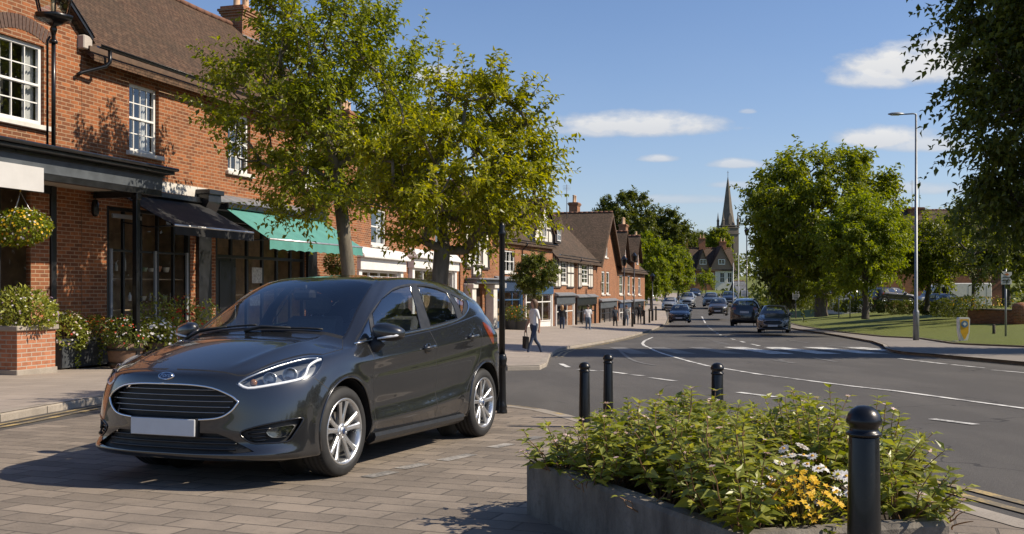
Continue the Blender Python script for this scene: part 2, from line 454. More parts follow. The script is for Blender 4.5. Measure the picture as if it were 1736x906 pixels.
def smooth_poly(pts, closed=True, k=4):
    """Catmull-Rom through the points"""
    P = [Vector(p) for p in pts]; n = len(P); out = []
    for i in range(n if closed else n - 1):
        p0, p1, p2, p3 = (P[(i - 1) % n], P[i], P[(i + 1) % n], P[(i + 2) % n]) if closed else (P[max(i - 1, 0)], P[i], P[i + 1], P[min(i + 2, n - 1)])
        for q in range(k):
            t = q / k
            out.append(.5 * ((2 * p1) + (p2 - p0) * t + (2 * p0 - 5 * p1 + 4 * p2 - p3) * t * t + (3 * p1 - p0 - 3 * p2 + p3) * t ** 3))
    if not closed: out.append(P[-1])
    return [tuple(p) for p in out]
def offset_line(pts, w):
    """a thin closed outline round an open line of points (2d)"""
    L_, R_ = [], []
    n = len(pts)
    for i in range(n):
        a = Vector(pts[max(i - 1, 0)]); b = Vector(pts[min(i + 1, n - 1)])
        d = (b - a).normalized(); nn = Vector((-d.y, d.x)) * w / 2
        p = Vector(pts[i]); L_.append(tuple(p + nn)); R_.append(tuple(p - nn))
    return L_ + R_[::-1]
def _inside(p, poly):
    x, y = p; c = False; n = len(poly); j = n - 1
    for i in range(n):
        xi, yi = poly[i]; xj, yj = poly[j]
        if (yi > y) != (yj > y) and x < (xj - xi) * (y - yi) / (yj - yi) + xi: c = not c
        j = i
    return c

RS, CS = 8, 10
def hb_surface():
    P = hb_columns()
    D = _bs(P, RS, False, True)                              # rows
    D = _bs(D.transpose(1, 0, 2), CS, True, True).transpose(1, 0, 2)
    D[-1, :, 1] = 0; D[:, 0, 1] = 0; D[:, -1, 1] = 0
    X, Y, Z = D[..., 0], D[..., 1], D[..., 2]
    side = np.clip((np.abs(Y) - .62) / .12, 0, 1) * np.clip((1.0 - Z) / .1, 0, 1)
    for ax in (0.0, -2.493):                                 # flared lips round the wheel openings
        d = np.sqrt((X - ax) ** 2 + (Z - .335) ** 2)
        Y += side * .012 * np.exp(-((d - .385) / .045) ** 2)
    zl = np.interp(-X, [-.3, .3, .8, 1.4, 1.9, 2.3, 2.8], [.79, .80, .832, .868, .905, .938, .965])
    k = side * np.clip((-X - .05) / .4, 0, 1)
    dz = Z - zl
    Y += k * np.where(dz > 0, .010 * np.exp(-dz / .05), .010 * np.exp(dz / .022))           # shoulder crease
    Y -= k * .010 * np.exp(-((dz + .09) / .05) ** 2)
    zs = np.interp(-X, [.3, 1.2, 2.0, 2.3], [.33, .36, .43, .50])
    Y += k * np.clip((2.2 + X) / .3, 0, 1) * (.012 * np.exp(-((Z - zs) / .045) ** 2) - .010 * np.exp(-((Z - zs - .12) / .06) ** 2))
    # creases of the bonnet running from the lamps to the screen corners
    yl = np.interp(X, [-.2, .2, .6, .75], [.56, .50, .44, .40])
    bon = np.clip((X + .25) / .15, 0, 1) * np.clip((Z - .78) / .04, 0, 1) * np.clip((.78 - np.abs(Y)) / .08, 0, 1)
    Z += bon * .010 * np.exp(-np.abs(np.abs(Y) - yl) / .035)
    # nose: bumper brow over the lower intake
    fr = np.clip((X - .45) / .15, 0, 1)
    X += fr * .016 * np.exp(-((Z - .235) / .028) ** 2) - fr * .012 * np.exp(-((Z - .31) / .05) ** 2)
    return D

# outlines in photo pixels (sight lines laid on the car's own surface)
HB_DLO = [(601, 581), (612, 560), (626, 533.5), (637, 518), (649.6, 503.7), (665.5, 489.5), (680, 484), (693, 481.2), (708, 481), (723, 482.2), (741, 486.3), (759, 492), (776, 500), (789, 508), (792.5, 520), (787, 536), (769, 545.5), (728, 557.2), (693, 564), (636, 575.5)]
HB_W1 = [(636.5, 573.5), (713, 557.5), (704.5, 520), (695, 485), (680, 487.5), (665.5, 493.2), (647.7, 506.9), (631, 532.5)]
HB_W0 = [(606, 578.5), (614.5, 560), (625.5, 540), (631, 571)]
HB_W2 = [(707.5, 485.2), (730, 552.8), (775, 540.6), (768.5, 519), (757, 496.6), (738, 489.6), (722, 486.2)]
HB_W3 = [(764.5, 499.5), (786, 510.8), (785.5, 522), (783.5, 533.5), (776, 517)]
HB_LAMP = [(399.5, 651), (415.5, 639), (435, 629), (456, 620.5), (475, 614), (494, 608.5), (522, 603), (542.5, 603), (548.5, 610.5), (542.5, 625.5), (530, 639.5), (502, 648), (456, 657), (420.6, 661.6)]
HB_FOG = [(406.7, 735), (431, 724.6), (476.5, 714.4), (511, 709), (512.5, 714.4), (499, 736), (486.6, 748.7), (452, 751.5), (425.7, 751)]
HB_FOGL = [(453.6, 729.7), (497, 721), (494, 732), (486.6, 740), (461, 742)]
HB_BONNET = [(579, 570), (580, 591), (545, 601.5), (522, 601), (494, 606.5), (456, 618.5), (415.5, 637), (380, 631.5), (340, 628), (300, 626.5)]
HB_SEAM = [(533, 641), (545, 650), (558, 661)]
HB_TAIL = [(817.5, 546), (825, 550.5), (832.5, 557.5), (837, 575), (836, 584), (829, 571), (822.5, 558)]
# outlines in the side view (x, z) and front view (y, z)
HB_DOOR1 = [(-.30, .925), (-.372, .90), (-.385, .75), (-.405, .55), (-.42, .40), (-.425, .285), (-.46, .262), (-.95, .268), (-1.44, .275), (-1.462, .30), (-1.462, .45), (-1.45, .70), (-1.42, .95), (-1.40, 1.05), (-.8, 1.01)]
HB_DOOR2 = [(-1.408, 1.05), (-1.428, .95), (-1.458, .70), (-1.470, .45), (-1.470, .30), (-1.485, .275), (-1.80, .278), (-1.94, .29), (-2.03, .40), (-2.10, .50), (-2.22, .63), (-2.32, .72), (-2.385, .82), (-2.40, .92), (-2.385, 1.03), (-2.36, 1.12), (-2.0, 1.10)]
HB_GRILLE = [(0, .688), (.20, .686), (.36, .668), (.475, .622), (.517, .590), (.527, .578), (.519, .562), (.49, .522), (.43, .483), (.34, .466), (.18, .459), (0, .457), (-.05, .457), (-.05, .688)]
HB_INTAKE = [(-.05, .375), (.40, .375), (.48, .345), (.64, .262), (.52, .248), (.25, .242), (-.05, .242)]
(P_BODY, P_WS, P_RW, P_DLO, P_W0, P_W1, P_W2, P_W3, P_LAMP, P_FOG, P_GRILLE, P_INTAKE, P_TAIL, P_D1, P_D2, P_BONNET, P_BUMPER, P_GAP, P_HOLE, P_UNDER, P_COWL, P_ROOF, P_FRIT) = range(23)

def build_hatchback():
    D = hb_surface(); nr, nc = D.shape[:2]
    bm = bmesh.new()
    lp = bm.faces.layers.int.new('part')
    V = [[bm.verts.new(D[i, j]) for j in range(nc)] for i in range(nr)]
    for i in range(nr - 1):
        for j in range(nc - 1):
            q = [V[i][j], V[i][j + 1], V[i + 1][j + 1], V[i + 1][j]]
            f = bm.faces.new(q); f.smooth = True
            p = P_BODY
            r, c = i / RS, j / CS
            if 10.12 <= r < 11.93 and c < 3.9: p = P_WS
            elif 9.93 <= r < 12.0 and c < 4.1: p = P_COWL if r < 10.5 and c < 3.9 else P_FRIT
            elif 10.3 <= r < 11.9 and c > 15.3: p = P_RW
            elif 12.0 <= r and 3.6 < c < 14.4 and False: p = P_ROOF
            elif r < 1: p = P_UNDER
            f[lp] = p
    bmesh.ops.remove_doubles(bm, verts=bm.verts[:], dist=1e-5)
    bmesh.ops.recalc_face_normals(bm, faces=bm.faces[:])
    # outward?
    s = sum((f.normal.dot(f.calc_center_median() - Vector((-1.2, 0, .6))) > 0) for f in list(bm.faces)[::97])
    if s < len(list(bm.faces)[::97]) / 2: bmesh.ops.reverse_faces(bm, faces=bm.faces[:])
    bvh = BVHTree.FromBMesh(bm)
    def pr(kind):
        if kind == 'side': return lambda co: (co.x, co.z)
        if kind == 'front': return lambda co: (co.y, co.z)
        def f(co):
            d = HB_M @ co
            return (PCX + FPX * d.x / d.y, HZ - FPX * (d.z - CAMH) / d.y)
        return f
    def cut(poly, kind, part, sel, only=None):
        P2 = pr(kind); cache = {}
        def pv(v):
            k = cache.get(v)
            if k is None: k = cache[v] = P2(v.co)
            return k
        xs = [p[0] for p in poly]; ys = [p[1] for p in poly]
        e = .02 if kind != 'cam' else 4
        bx = (min(xs) - e, max(xs) + e, min(ys) - e, max(ys) + e)
        def near(f, b):
            ps = [pv(v) for v in f.verts]
            return (max(p[0] for p in ps) >= b[0] and min(p[0] for p in ps) <= b[1] and max(p[1] for p in ps) >= b[2] and min(p[1] for p in ps) <= b[3])
        cand = set(f for f in bm.faces if sel(f) and near(f, bx))
        n = len(poly)
        for i in range(n):
            a, b = poly[i], poly[(i + 1) % n]
            if abs(a[0] - b[0]) + abs(a[1] - b[1]) < 1e-6: continue
            e2 = 1e-4 if kind != 'cam' else .05
            sb = (min(a[0], b[0]) - e2, max(a[0], b[0]) + e2, min(a[1], b[1]) - e2, max(a[1], b[1]) + e2)
            fs = [f for f in cand if f.is_valid and near(f, sb)]
            if not fs: continue
            if kind == 'side': co = Vector((a[0], 0, a[1])); no = Vector((b[1] - a[1], 0, -(b[0] - a[0])))
            elif kind == 'front': co = Vector((0, a[0], a[1])); no = Vector((0, b[1] - a[1], -(b[0] - a[0])))
            else: co = HB_EYE; no = hb_ray(*a).cross(hb_ray(*b))
            no.normalize()
            geom = set(fs)
            for f in fs: geom.update(f.verts); geom.update(f.edges)
            res = bmesh.ops.bisect_plane(bm, geom=list(geom), plane_co=co, plane_no=no, dist=1e-6)
            for el in res['geom']:
                if isinstance(el, bmesh.types.BMFace) and el.is_valid: cand.add(el)
        for f in cand:
            if not f.is_valid: continue
            if only is not None and f[lp] not in only: continue
            if not sel(f): continue
            if _inside(P2(f.calc_center_median()), poly): f[lp] = part
    yside = lambda f: f.normal.y > .25 and f.calc_center_median().y > .35
    yfront = lambda f: f.calc_center_median().x > .3 and f.calc_center_median().z < .85
    lampsel = lambda f: f.calc_center_median().x > -.1 and f.calc_center_median().z > .55
    cut(HB_DOOR1, 'side', P_D1, yside, (P_BODY,))
    cut(HB_DOOR2, 'side', P_D2, yside, (P_BODY,))
    cut(smooth_poly(HB_DLO, k=2), 'cam', P_DLO, lambda f: yside(f) and f.calc_center_median().z > .85)
    for poly, p in ((HB_W0, P_W0), (HB_W1, P_W1), (HB_W2, P_W2), (HB_W3, P_W3)):
        cut(poly, 'cam', p, lambda f: yside(f) and f.calc_center_median().z > .85, (P_DLO,))
    # shut lines
    wl = .007
    for line, kind, sel in (([(-.372, .915)] + HB_DOOR1[1:6] + [(-.43, .262)], 'side', yside), ([(-1.402, 1.06)] + [(x - .004, z) for x, z in HB_DOOR1[-4:-7:-1][0:0]] + [(-1.424, .95), (-1.454, .70), (-1.466, .45), (-1.466, .265)], 'side', yside),
                            (HB_DOOR2[6:15][::1], 'side', yside), ([(-.43, .262), (-.95, .268), (-1.45, .272), (-1.80, .276), (-1.94, .29)], 'side', yside)):
        cut(offset_line(smooth_poly(line, False, 3), wl), kind, P_GAP, sel, (P_BODY, P_D1, P_D2))
    bsel = lambda f: f.calc_center_median().x > -.35 and f.calc_center_median().z > .70
    cut(offset_line(smooth_poly(HB_BONNET[2:], False, 3), 2.6), 'cam', P_GAP, bsel, (P_BODY,))
    cut(offset_line([(581, 569), (581, 592), (545, 602)], 1.3), 'cam', P_GAP, bsel, (P_BODY,))
    cut(smooth_poly(HB_LAMP, k=2), 'cam', P_LAMP, lampsel, (P_BODY, P_GAP))
    cut(offset_line(HB_SEAM, 1.3), 'cam', P_GAP, lambda f: f.calc_center_median().x > 0, (P_BODY,))
    cut(smooth_poly(HB_FOG, k=2), 'cam', P_FOG, lambda f: f.calc_center_median().x > .2, (P_BODY,))
    cut(smooth_poly(HB_TAIL, k=2), 'cam', P_TAIL, lambda f: f.calc_center_median().x < -2.4 and f.normal.dot(HB_EYE - f.calc_center_median()) > 0, (P_BODY,))
    cut(smooth_poly(HB_GRILLE, k=2), 'front', P_GRILLE, yfront, (P_BODY,))
    cut(HB_INTAKE, 'front', P_INTAKE, yfront, (P_BODY,))
    for ax in (0.0, -2.493):
        circ = [(ax + .355 * math.cos(a), .335 + .362 * math.sin(a)) for a in [2 * math.pi * k / 44 for k in range(44)]]
        cut(circ, 'side', P_HOLE, lambda f: f.calc_center_median().y > .5 and f.calc_center_median().z < .9)
        cut([(ax - .35, .15), (ax + .35, .15), (ax + .35, .33), (ax - .35, .33)], 'side', P_HOLE, lambda f: f.calc_center_median().y > .4 and f.calc_center_median().z < .4)
    bm.normal_update()
    for v in bm.verts: v.index = -1
    faces_by = {}
    for f in bm.faces: faces_by.setdefault(f[lp], []).append(f)
    root = empty('parked_car', HB_O)
    root.matrix_world = HB_M
    tag(root, 'large dark grey hatchback parked on the block paving, nearest to the viewer', 'car')
    paint = MATS['car_paint']; black = MATS['gloss_black']; matt = MATS['matt_black']; glass = MATS['car_glass']; chrome = MATS['chrome']

    def emit(name, parts, mats, parent, mirror='join', off=0.0, ids=None, thick=0.0):
        """one mesh (or a left and a right one) from the classified faces"""
        fs = [f for p in parts for f in faces_by.get(p, [])]
        if not fs: return None
        idx = {}; Vs = []; Ns = []; F = []; mi = []
        for f in fs:
            q = []
            for v in f.verts:
                if v not in idx:
                    idx[v] = len(Vs); Vs.append(v.co + v.normal * off); Ns.append(v.normal.copy())
                q.append(idx[v])
            F.append(q); mi.append(0 if ids is None else ids[f[lp]])
        def make(sgns):
            VV, NN, FF, MM = [], [], [], []
            for s in sgns:
                o = len(VV)
                VV += [(p.x, p.y * s, p.z) for p in Vs]; NN += [(n.x, n.y * s, n.z) for n in Ns]
                FF += [[i + o for i in (q if s > 0 else q[::-1])] for q in F]; MM += mi
            me = bpy.data.meshes.new(name); me.from_pydata(VV, [], FF)
            for m in (mats if isinstance(mats, (list, tuple)) else [mats]): me.materials.append(m)
            me.polygons.foreach_set('material_index', MM); me.polygons.foreach_set('use_smooth', [True] * len(FF))
            me.update()
            if not thick: me.normals_split_custom_set_from_vertices(NN)
            return link(name, me, parent)
        if mirror == 'pair': return make((1,)), make((-1,))
        return make((1, -1))
    body = emit('body', (P_BODY, P_GAP, P_ROOF, P_UNDER, P_FRIT, P_COWL), [paint, matt, black], root, ids={P_BODY: 0, P_ROOF: 0, P_GAP: 1, P_UNDER: 1, P_FRIT: 2, P_COWL: 1})
    d1 = emit('front_door', (P_D1,), paint, root, 'pair'); d2 = emit('rear_door', (P_D2,), paint, root, 'pair')
    emit('windscreen', (P_WS,), glass, root); emit('rear_window', (P_RW,), glass, root)
    emit('window_surround', (P_DLO,), MATS['dark_trim'], root, 'pair')
    for p, d, nm in ((P_W0, None, 'quarter_window'), (P_W1, d1, 'door_window'), (P_W2, d2, 'door_window'), (P_W3, None, 'quarter_window')):
        for k, s in enumerate((1, -1)):
            pass
        a, b = emit(nm, (p,), MATS['side_glass'], root, 'pair', off=-.004)
        if d: a.parent = d[0]; b.parent = d[1]
    def surf(px, py, off=.0):
        """point of the left body surface under a photo pixel"""
        h, n, _, _ = bvh.ray_cast(HB_EYE, hb_ray(px, py).normalized())
        return (h + n * off) if h is not None else None
    def sidept(x, z, off=0.):
        h, n, _, _ = bvh.ray_cast(Vector((x, 2, z)), Vector((0, -1, 0)))
        return h + n * off if h is not None else None
    def frontpt(y, z, off=0.):
        h, n, _, _ = bvh.ray_cast(Vector((3, abs(y), z)), Vector((-1, 0, 0)))
        if h is None: return None
        p = h + n * off
        return Vector((p.x, math.copysign(p.y, y) if y else 0, p.z))
    def mirrored(mb):
        m2 = MB(); m2.v = [(x, -y, z) for x, y, z in mb.v]; m2.f = [q[::-1] for q in mb.f]; m2.mi = mb.mi[:]; m2.sm = mb.sm[:]
        return m2
    def pair(name, mb, mats, parents):
        out = []
        for m, p in ((mb, parents[0]), (mirrored(mb), parents[1])): out.append(m.build(name, mats, p, fix=False))
        return out
    RR = (root, root)
    # bright strip under the side windows
    mb = MB(); pts = [surf(x, y, .004) for x, y in smooth_poly([(601, 583.5), (618, 580), (636, 576.5), (664, 571), (693, 564.5), (728, 557.8), (750, 552), (769, 546), (780, 541), (788, 534.5), (792.6, 526), (793.5, 518), (790, 509)], False, 3)]
    pts = [p for p in pts if p]
    mb.tube(pts, .0085, 6); pair('chrome_strip', mb, chrome, RR)
    # seals round the panes
    mb = MB()
    for poly in (HB_W1, HB_W2, HB_W3):
        pts = [surf(x, y, .001) for x, y in poly]; pts = [p for p in pts if p]; pts.append(pts[0])
        mb.tube(pts, .005, 5, cap=False)
    pair('window_seal', mb, MATS['gloss_black'], RR)
    # wheel-arch liners and lips
    for ax in (0.0, -2.493):
        mb = MB(); n = 28
        for k in range(n):
            a0 = -.35 + (math.pi + .7) * k / n; a1 = -.35 + (math.pi + .7) * (k + 1) / n
            r = .36
            A = [(ax + r * math.cos(a), .335 + r * math.sin(a)) for a in (a0, a1)]
            mb.quad((A[0][0], .86, A[0][1]), (A[1][0], .86, A[1][1]), (A[1][0], .50, A[1][1]), (A[0][0], .50, A[0][1]))
        mb.prism([(ax + .36 * math.cos(a), .335 + .36 * math.sin(a)) for a in [2 * math.pi * k / 24 for k in range(24)]], .49, .50, 'y')
        pair('arch_liner', mb, matt, RR)
        mb = MB(); ring = []
        for k in range(41):
            a = -.30 + (math.pi + .60) * k / 40
            p = sidept(ax + .361 * math.cos(a), .335 + .367 * math.sin(a), .002)
            if p: ring.append(p)
        mb.tube(ring, .008, 6); pair('arch_lip', mb, paint, RR)
    # sills
    mb = MB(); mb.prism([(.805, .175), (.855, .205), (.866, .235), (.858, .262), (.84, .262), (.78, .20)], -.42, -2.02, 'x')
    pair('sill_trim', mb, MATS['dark_trim'], RR)
    # floor and interior
    mb = MB(); mb.cbox(-2.95, .55, -.70, .70, .165, .25, .03); mb.cbox(-.36, .40, -.48, .48, .25, .80, .05)
    mb.cbox(-2.10, -.45, -.74, .74, .25, .34, .02); mb.cbox(-2.9, -2.05, -.48, .48, .25, .6, .03)
    mb.build('underbody', matt, root)
    mb = MB(); mb.prism([(-.22, .86), (-.35, .94), (-.55, .965), (-.72, .93), (-.78, .80), (-.70, .60), (-.22, .6)], -.70, .70, 'y')
    dash = mb.build('dashboard', MATS['interior'], root)
    mb = MB(); mb.prism([(-.55, .96), (-.62, 1.0), (-.78, .995), (-.82, .94)], -.52, -.22, 'y'); mb.build('instrument_hood', MATS['interior'], dash)
    mb = MB(); cx, cz, cy = -.88, .88, -.37
    ring = [Vector((cx + .185 * math.sin(t) * .42, cy + .185 * math.cos(t), cz + .185 * math.sin(t) * .9)) for t in [2 * math.pi * k / 28 for k in range(29)]]
    mb.tube(ring, .015, 8, cap=False); mb.tube([ring[0], (cx, cy, cz - .01), ring[14]], .018, 6); mb.tube([(cx, cy, cz), ring[21]], .018, 6)
    mb.tube([(cx, cy, cz), (-.72, cy, cz - .08)], .03, 8)
    mb.build('steering_wheel', MATS['interior'], root)
    def seat(y, x, w):
        b = MB(); b.cbox(x - .05, x + .50, y - w, y + w, .34, .55, .05)
        b.build('seat', MATS['seat_cloth'], root)
        b = MB()
        prof = [(x - .02, .50), (x + .10, .52), (x - .02, .80), (x - .12, 1.10), (x - .20, 1.13), (x - .24, 1.08), (x - .12, .70)]
        b.prism(prof, y - w, y + w, 'y'); b.build('seat_back', MATS['seat_cloth'], root)
        b = MB(); b.cbox(x - .27, x - .16, y - .13, y + .13, 1.15, 1.33, .04); hr = b.build('headrest', MATS['seat_cloth'], root)
        for dy in (-.06, .06):
            b = MB(); b.tube([(x - .2, y + dy, 1.08), (x - .21, y + dy, 1.17)], .007, 6); b.build('headrest_post', chrome, hr)
    seat(.37, -1.35, .25); seat(-.37, -1.35, .25)
    b = MB(); b.cbox(-2.15, -1.72, -.62, .62, .34, .56, .05); b.prism([(-2.05, .5), (-2.12, .56), (-2.30, 1.02), (-2.40, 1.06), (-2.42, 1.0), (-2.2, .5)], -.62, .62, 'y')
    b.build('rear_seat', MATS['seat_cloth'], root)
    for y in (-.42, 0, .42):
        b = MB(); b.cbox(-2.46, -2.37, y - .12, y + .12, 1.06, 1.20, .03); b.build('headrest', MATS['seat_cloth'], root)
    b = MB(); b.cbox(-.83, -.74, -.09, .09, 1.26, 1.34, .02); b.tube([(-.80, 0, 1.33), (-.80, 0, 1.385)], .012, 6)
    b.build('rear_view_mirror', matt, root)
    # grille: dark recess, bars, bright rim
    emit('grille_recess', (P_GRILLE,), matt, root, off=-.05); emit('lower_grille', (P_INTAKE,), matt, root, off=-.035)
    rim = smooth_poly(HB_GRILLE[:12], False, 3)
    half = [frontpt(y, z, .004) for y, z in rim if y >= 0]; half = [p for p in half if p]
    loop = half + [Vector((p.x, -p.y, p.z)) for p in half[::-1]]
    mb = MB(); mb.tube(loop + [loop[0]], .0075, 8, cap=False); mb.build('grille_rim', chrome, root)
    mb = MB()
    gz = np.array([(p[1], p[0]) for p in rim])
    for z in (.655, .618, .581, .544, .507):
        # half width of the opening at this height
        ws = []
        for (y0, z0), (y1, z1) in zip(rim[:-1], rim[1:]):
            if (z0 - z) * (z1 - z) <= 0 and abs(z1 - z0) > 1e-6: ws.append(y0 + (y1 - y0) * (z - z0) / (z1 - z0))
        w = max(ws) - .03 if ws else .35
        ys = [w * t for t in np.linspace(-1, 1, 25)]
        pts = [frontpt(y, z - .02 * (abs(y) / .5) ** 2 * 0, -.012) for y in ys]; pts = [p for p in pts if p]
        mb.tube(pts, .0042, 6)
    mb.build('grille_bar', MATS['bar_chrome'], root)
    mb = MB()
    for z in (.28, .31, .34):
        pts = [frontpt(y, z, -.02) for y in np.linspace(-.52, .52, 21)]; mb.tube([p for p in pts if p], .008, 5)
    mb.build('lower_grille_bar', MATS['dark_trim'], root)
    mb = MB(); mb.cbox(.872, .884, -.262, .262, .352, .464, .004); mb.build('number_plate', MATS['plate_grey'], root)
    mb = MB(); mb.cbox(.80, .8718, -.272, .272, .345, .471, .004); mb.build('plate_holder', matt, root)
    # front badge: an oval with script lettering
    bp = frontpt(0, .738, 0); bn = Vector((.88, 0, .47)).normalized()
    def oval(rx, rz, th, n=32, off=0.):
        t = Vector((0, 1, 0)); u = bn.cross(t); m_ = MB()
        ring = [(math.cos(2 * math.pi * k / n) * rx, math.sin(2 * math.pi * k / n) * rz) for k in range(n)]
        vs = [bp + bn * (off + th) + t * a * .92 + u * b * .92 for a, b in ring] + [bp + bn * (off + th * .4) + t * a + u * b for a, b in ring] + [bp + bn * (off - .02) + t * a + u * b for a, b in ring]
        fs = [tuple(range(n))] + [(i, i + n, (i + 1) % n + n, (i + 1) % n) for i in range(n)] + [(i + n, i + 2 * n, (i + 1) % n + 2 * n, (i + 1) % n + n) for i in range(n)]
        m_.add(vs, fs, 0, False); return m_
    badge = oval(.066, .028, .010).build('badge', chrome, root)
    oval(.058, .0225, .0125).build('badge_field', MATS['badge_blue'], badge)
    tc = bpy.data.curves.new('badge_lettering', 'FONT'); tc.body = 'Ford'; tc.size = .044; tc.shear = .35; tc.extrude = .001; tc.align_x = 'CENTER'; tc.align_y = 'CENTER'
    to = bpy.data.objects.new('tmp', tc); COL.objects.link(to)
    bpy.context.view_layer.update()
    me = bpy.data.meshes.new_from_object(to.evaluated_get(bpy.context.evaluated_depsgraph_get())); bpy.data.objects.remove(to)
    me.materials.clear(); me.materials.append(chrome)
    lo = link('badge_lettering', me, badge)
    t_ = Vector((0, 1, 0)); u_ = bn.cross(t_)
    M = Matrix(((t_.x, u_.x, bn.x, 0), (t_.y, u_.y, bn.y, 0), (t_.z, u_.z, bn.z, 0), (0, 0, 0, 1)))
    M.translation = bp + bn * .0135; lo.matrix_local = M
    # headlamps
    emit_l = emit('headlight', (P_LAMP,), MATS['lamp_glass'], root, 'pair', off=.001)
    ho = emit('lamp_housing', (P_LAMP,), MATS['lamp_dark'], root, 'pair', off=-.06)
    for k in (0, 1): ho[k].parent = emit_l[k]
    mb = MB()
    rimp = [surf(x, y, -.004) for x, y in smooth_poly(HB_LAMP, k=3)]; rimp = [p for p in rimp if p]
    mb.tube(rimp + [rimp[0]], .004, 5, cap=False); pair('lamp_rim', mb, MATS['dark_trim'], emit_l)
    mb = MB()
    pts = [surf(x, y, -.006) for x, y in smooth_poly([(404, 651), (420, 658.5), (456, 653.5), (500, 645), (514, 640), (519, 633), (524, 620), (535, 612), (544, 608.5)], False, 3)]
    mb.tube([p for p in pts if p], .0105, 6); pair('daytime_light_strip', mb, MATS['lamp_white'], emit_l)
    mb = MB()
    pts = [surf(x, y, -.008) for x, y in smooth_poly([(404, 650), (419, 640), (456, 624.5), (494, 612.5), (522, 606.5), (541, 606)], False, 3)]
    mb.tube([p for p in pts if p], .007, 5); pair('lamp_trim', mb, MATS['satin_chrome'], emit_l)
    fdir = Vector((.80, .42, .10)).normalized()
    def bowl(px, py, r):
        p = surf(px, py, -.028); m_ = MB()
        q = fdir.to_track_quat('Z', 'Y').to_matrix()
        prof = [(r * 1.0, .012), (r * 1.08, .012), (r * 1.08, -.01), (r * .93, -.012), (r * .75, -.022), (r * .35, -.03), (.0001, -.031)]
        m_.lathe(prof, 20, mi=0, cap=False)
        m_.v = [tuple(q @ Vector(v) + p) for v in m_.v]
        b_ = MB(); b_.lathe([(r * .80, -.02), (r * .76, -.004), (r * .55, .010), (r * .25, .017), (.0001, .0185)], 20, cap=False)
        b_.v = [tuple(q @ Vector(v) + p) for v in b_.v]
        return m_, b_
    for px, py, r in ((459, 640, .042), (494, 632, .046)):
        a, b_ = bowl(px, py, r)
        o = pair('lamp_bowl', a, MATS['satin_chrome'], emit_l)
        pair('lamp_lens', b_, MATS['lens_glass'], emit_l)
    mb = MB(); p = surf(430, 647, -.03); mb.lathe([(.022, -.008), (.024, .004), (.014, .010), (.0001, .012)], 12)
    q = fdir.to_track_quat('Z', 'Y').to_matrix(); mb.v = [tuple(q @ Vector(v) + p) for v in mb.v]
    pair('indicator', mb, MATS['amber'], emit_l)
    # fog lamp recesses
    emit('fog_recess', (P_FOG,), matt, root, 'pair', off=-.03)
    mb = MB(); rp = [surf(x, y, .001) for x, y in smooth_poly(HB_FOG, k=3)]; rp = [p for p in rp if p]; mb.tube(rp + [rp[0]], .006, 5, cap=False)
    for yy in (727, 734, 741, 747):
        pts = [surf(x, y, -.022) for x, y in ((425 - (747 - yy) * .4, yy + 2.5), (440, yy + 1), (455 + (747 - yy) * .5, yy - 1.5))]
        pts = [p for p in pts if p]
        if len(pts) > 1: mb.tube(pts, .006, 5)
    pair('fog_surround', mb, MATS['gloss_black'], RR)
    fl = [surf(x, y, -.004) for x, y in smooth_poly(HB_FOGL, k=3)]; fb = [p - Vector((.05, .02, 0)) for p in fl]
    n = len(fl); c0 = sum(fl, Vector()) / n + Vector((.006, .003, 0)); c1 = sum(fb, Vector()) / n
    mb = MB(); mb.add(fl + fb + [c0, c1], [(i, (i + 1) % n, (i + 1) % n + n, i + n) for i in range(n)] + [(i + n, (i + 1) % n + n, 2 * n + 1) for i in range(n)], 0, False)
    mb2 = MB(); mb2.add(fl + [c0], [((i + 1) % n, i, n) for i in range(n)], 0, True)
    fg = pair('fog_lamp', mb, MATS['satin_chrome'], RR); pair('fog_glass', mb2, MATS['lamp_glass'], fg)
    mb = MB()
    pa = c0.lerp(c1, .7)
    q = Vector((.9, .35, 0)).to_track_quat('Z', 'Y').to_matrix(); mb.lathe([(.004, 0), (.024, .006), (.028, .02)], 14, cap=False); mb.v = [tuple(q @ Vector(v) + pa) for v in mb.v]
    pair('fog_bowl', mb, chrome, fg)
    # tail lamps, rear bits
    emit('tail_light', (P_TAIL,), MATS['tail_red'], root, 'pair', off=.002)
    mb = MB(); mb.cbox(-3.232, -3.222, -.26, .26, .70, .81, .003); mb.build('number_plate', MATS['plate_grey'], root)
    mb = MB(); vs = []
    for y in np.linspace(.50, .70, 6):
        for z in np.linspace(.86, 1.02, 6):
            h, nn, _, _ = bvh.ray_cast(Vector((-5, y, z)), Vector((1, 0, 0))); vs.append((h + nn * .004) if h else Vector((-3, y, z)))
    mb.add(vs, [(i * 6 + j, i * 6 + j + 1, i * 6 + j + 7, i * 6 + j + 6) for i in range(5) for j in range(5)], 0, True); pair('tail_light', mb, MATS['tail_red'], RR)
    # mirrors
    def mirror_housing():
        b = bmesh.new(); bmesh.ops.create_uvsphere(b, u_segments=24, v_segments=16, radius=1)
        for v in b.verts:
            x, y, z = v.co
            se = lambda t, e: math.copysign(abs(t) ** e, t)
            x, y, z = se(x, .8), se(y, .75), se(z, .75)
            X = x * .085; Y = y * .118; Z = z * .068
            if x < 0: X *= .55                                # flat glass side to the rear
            Z *= 1 - .22 * (y if y > 0 else 0); Z += .012 * (1 - y)
            X -= .055 * (y + 1) * .5 * (1 if True else 0)
            v.co = (X, Y, Z)
        m_ = MB(); b.verts.index_update(); m_.add([v.co[:] for v in b.verts], [[v.index for v in f.verts] for f in b.faces], 0, True)
        for i, f in enumerate(b.faces):
            c = f.calc_center_median()
            if c.z < -.028: m_.mi[i] = 1
        b.free(); return m_
    mc = Vector(MIRROR_AT)
    mb = mirror_housing(); mb.v = [(x + mc.x, y + mc.y, z + mc.z) for x, y, z in mb.v]
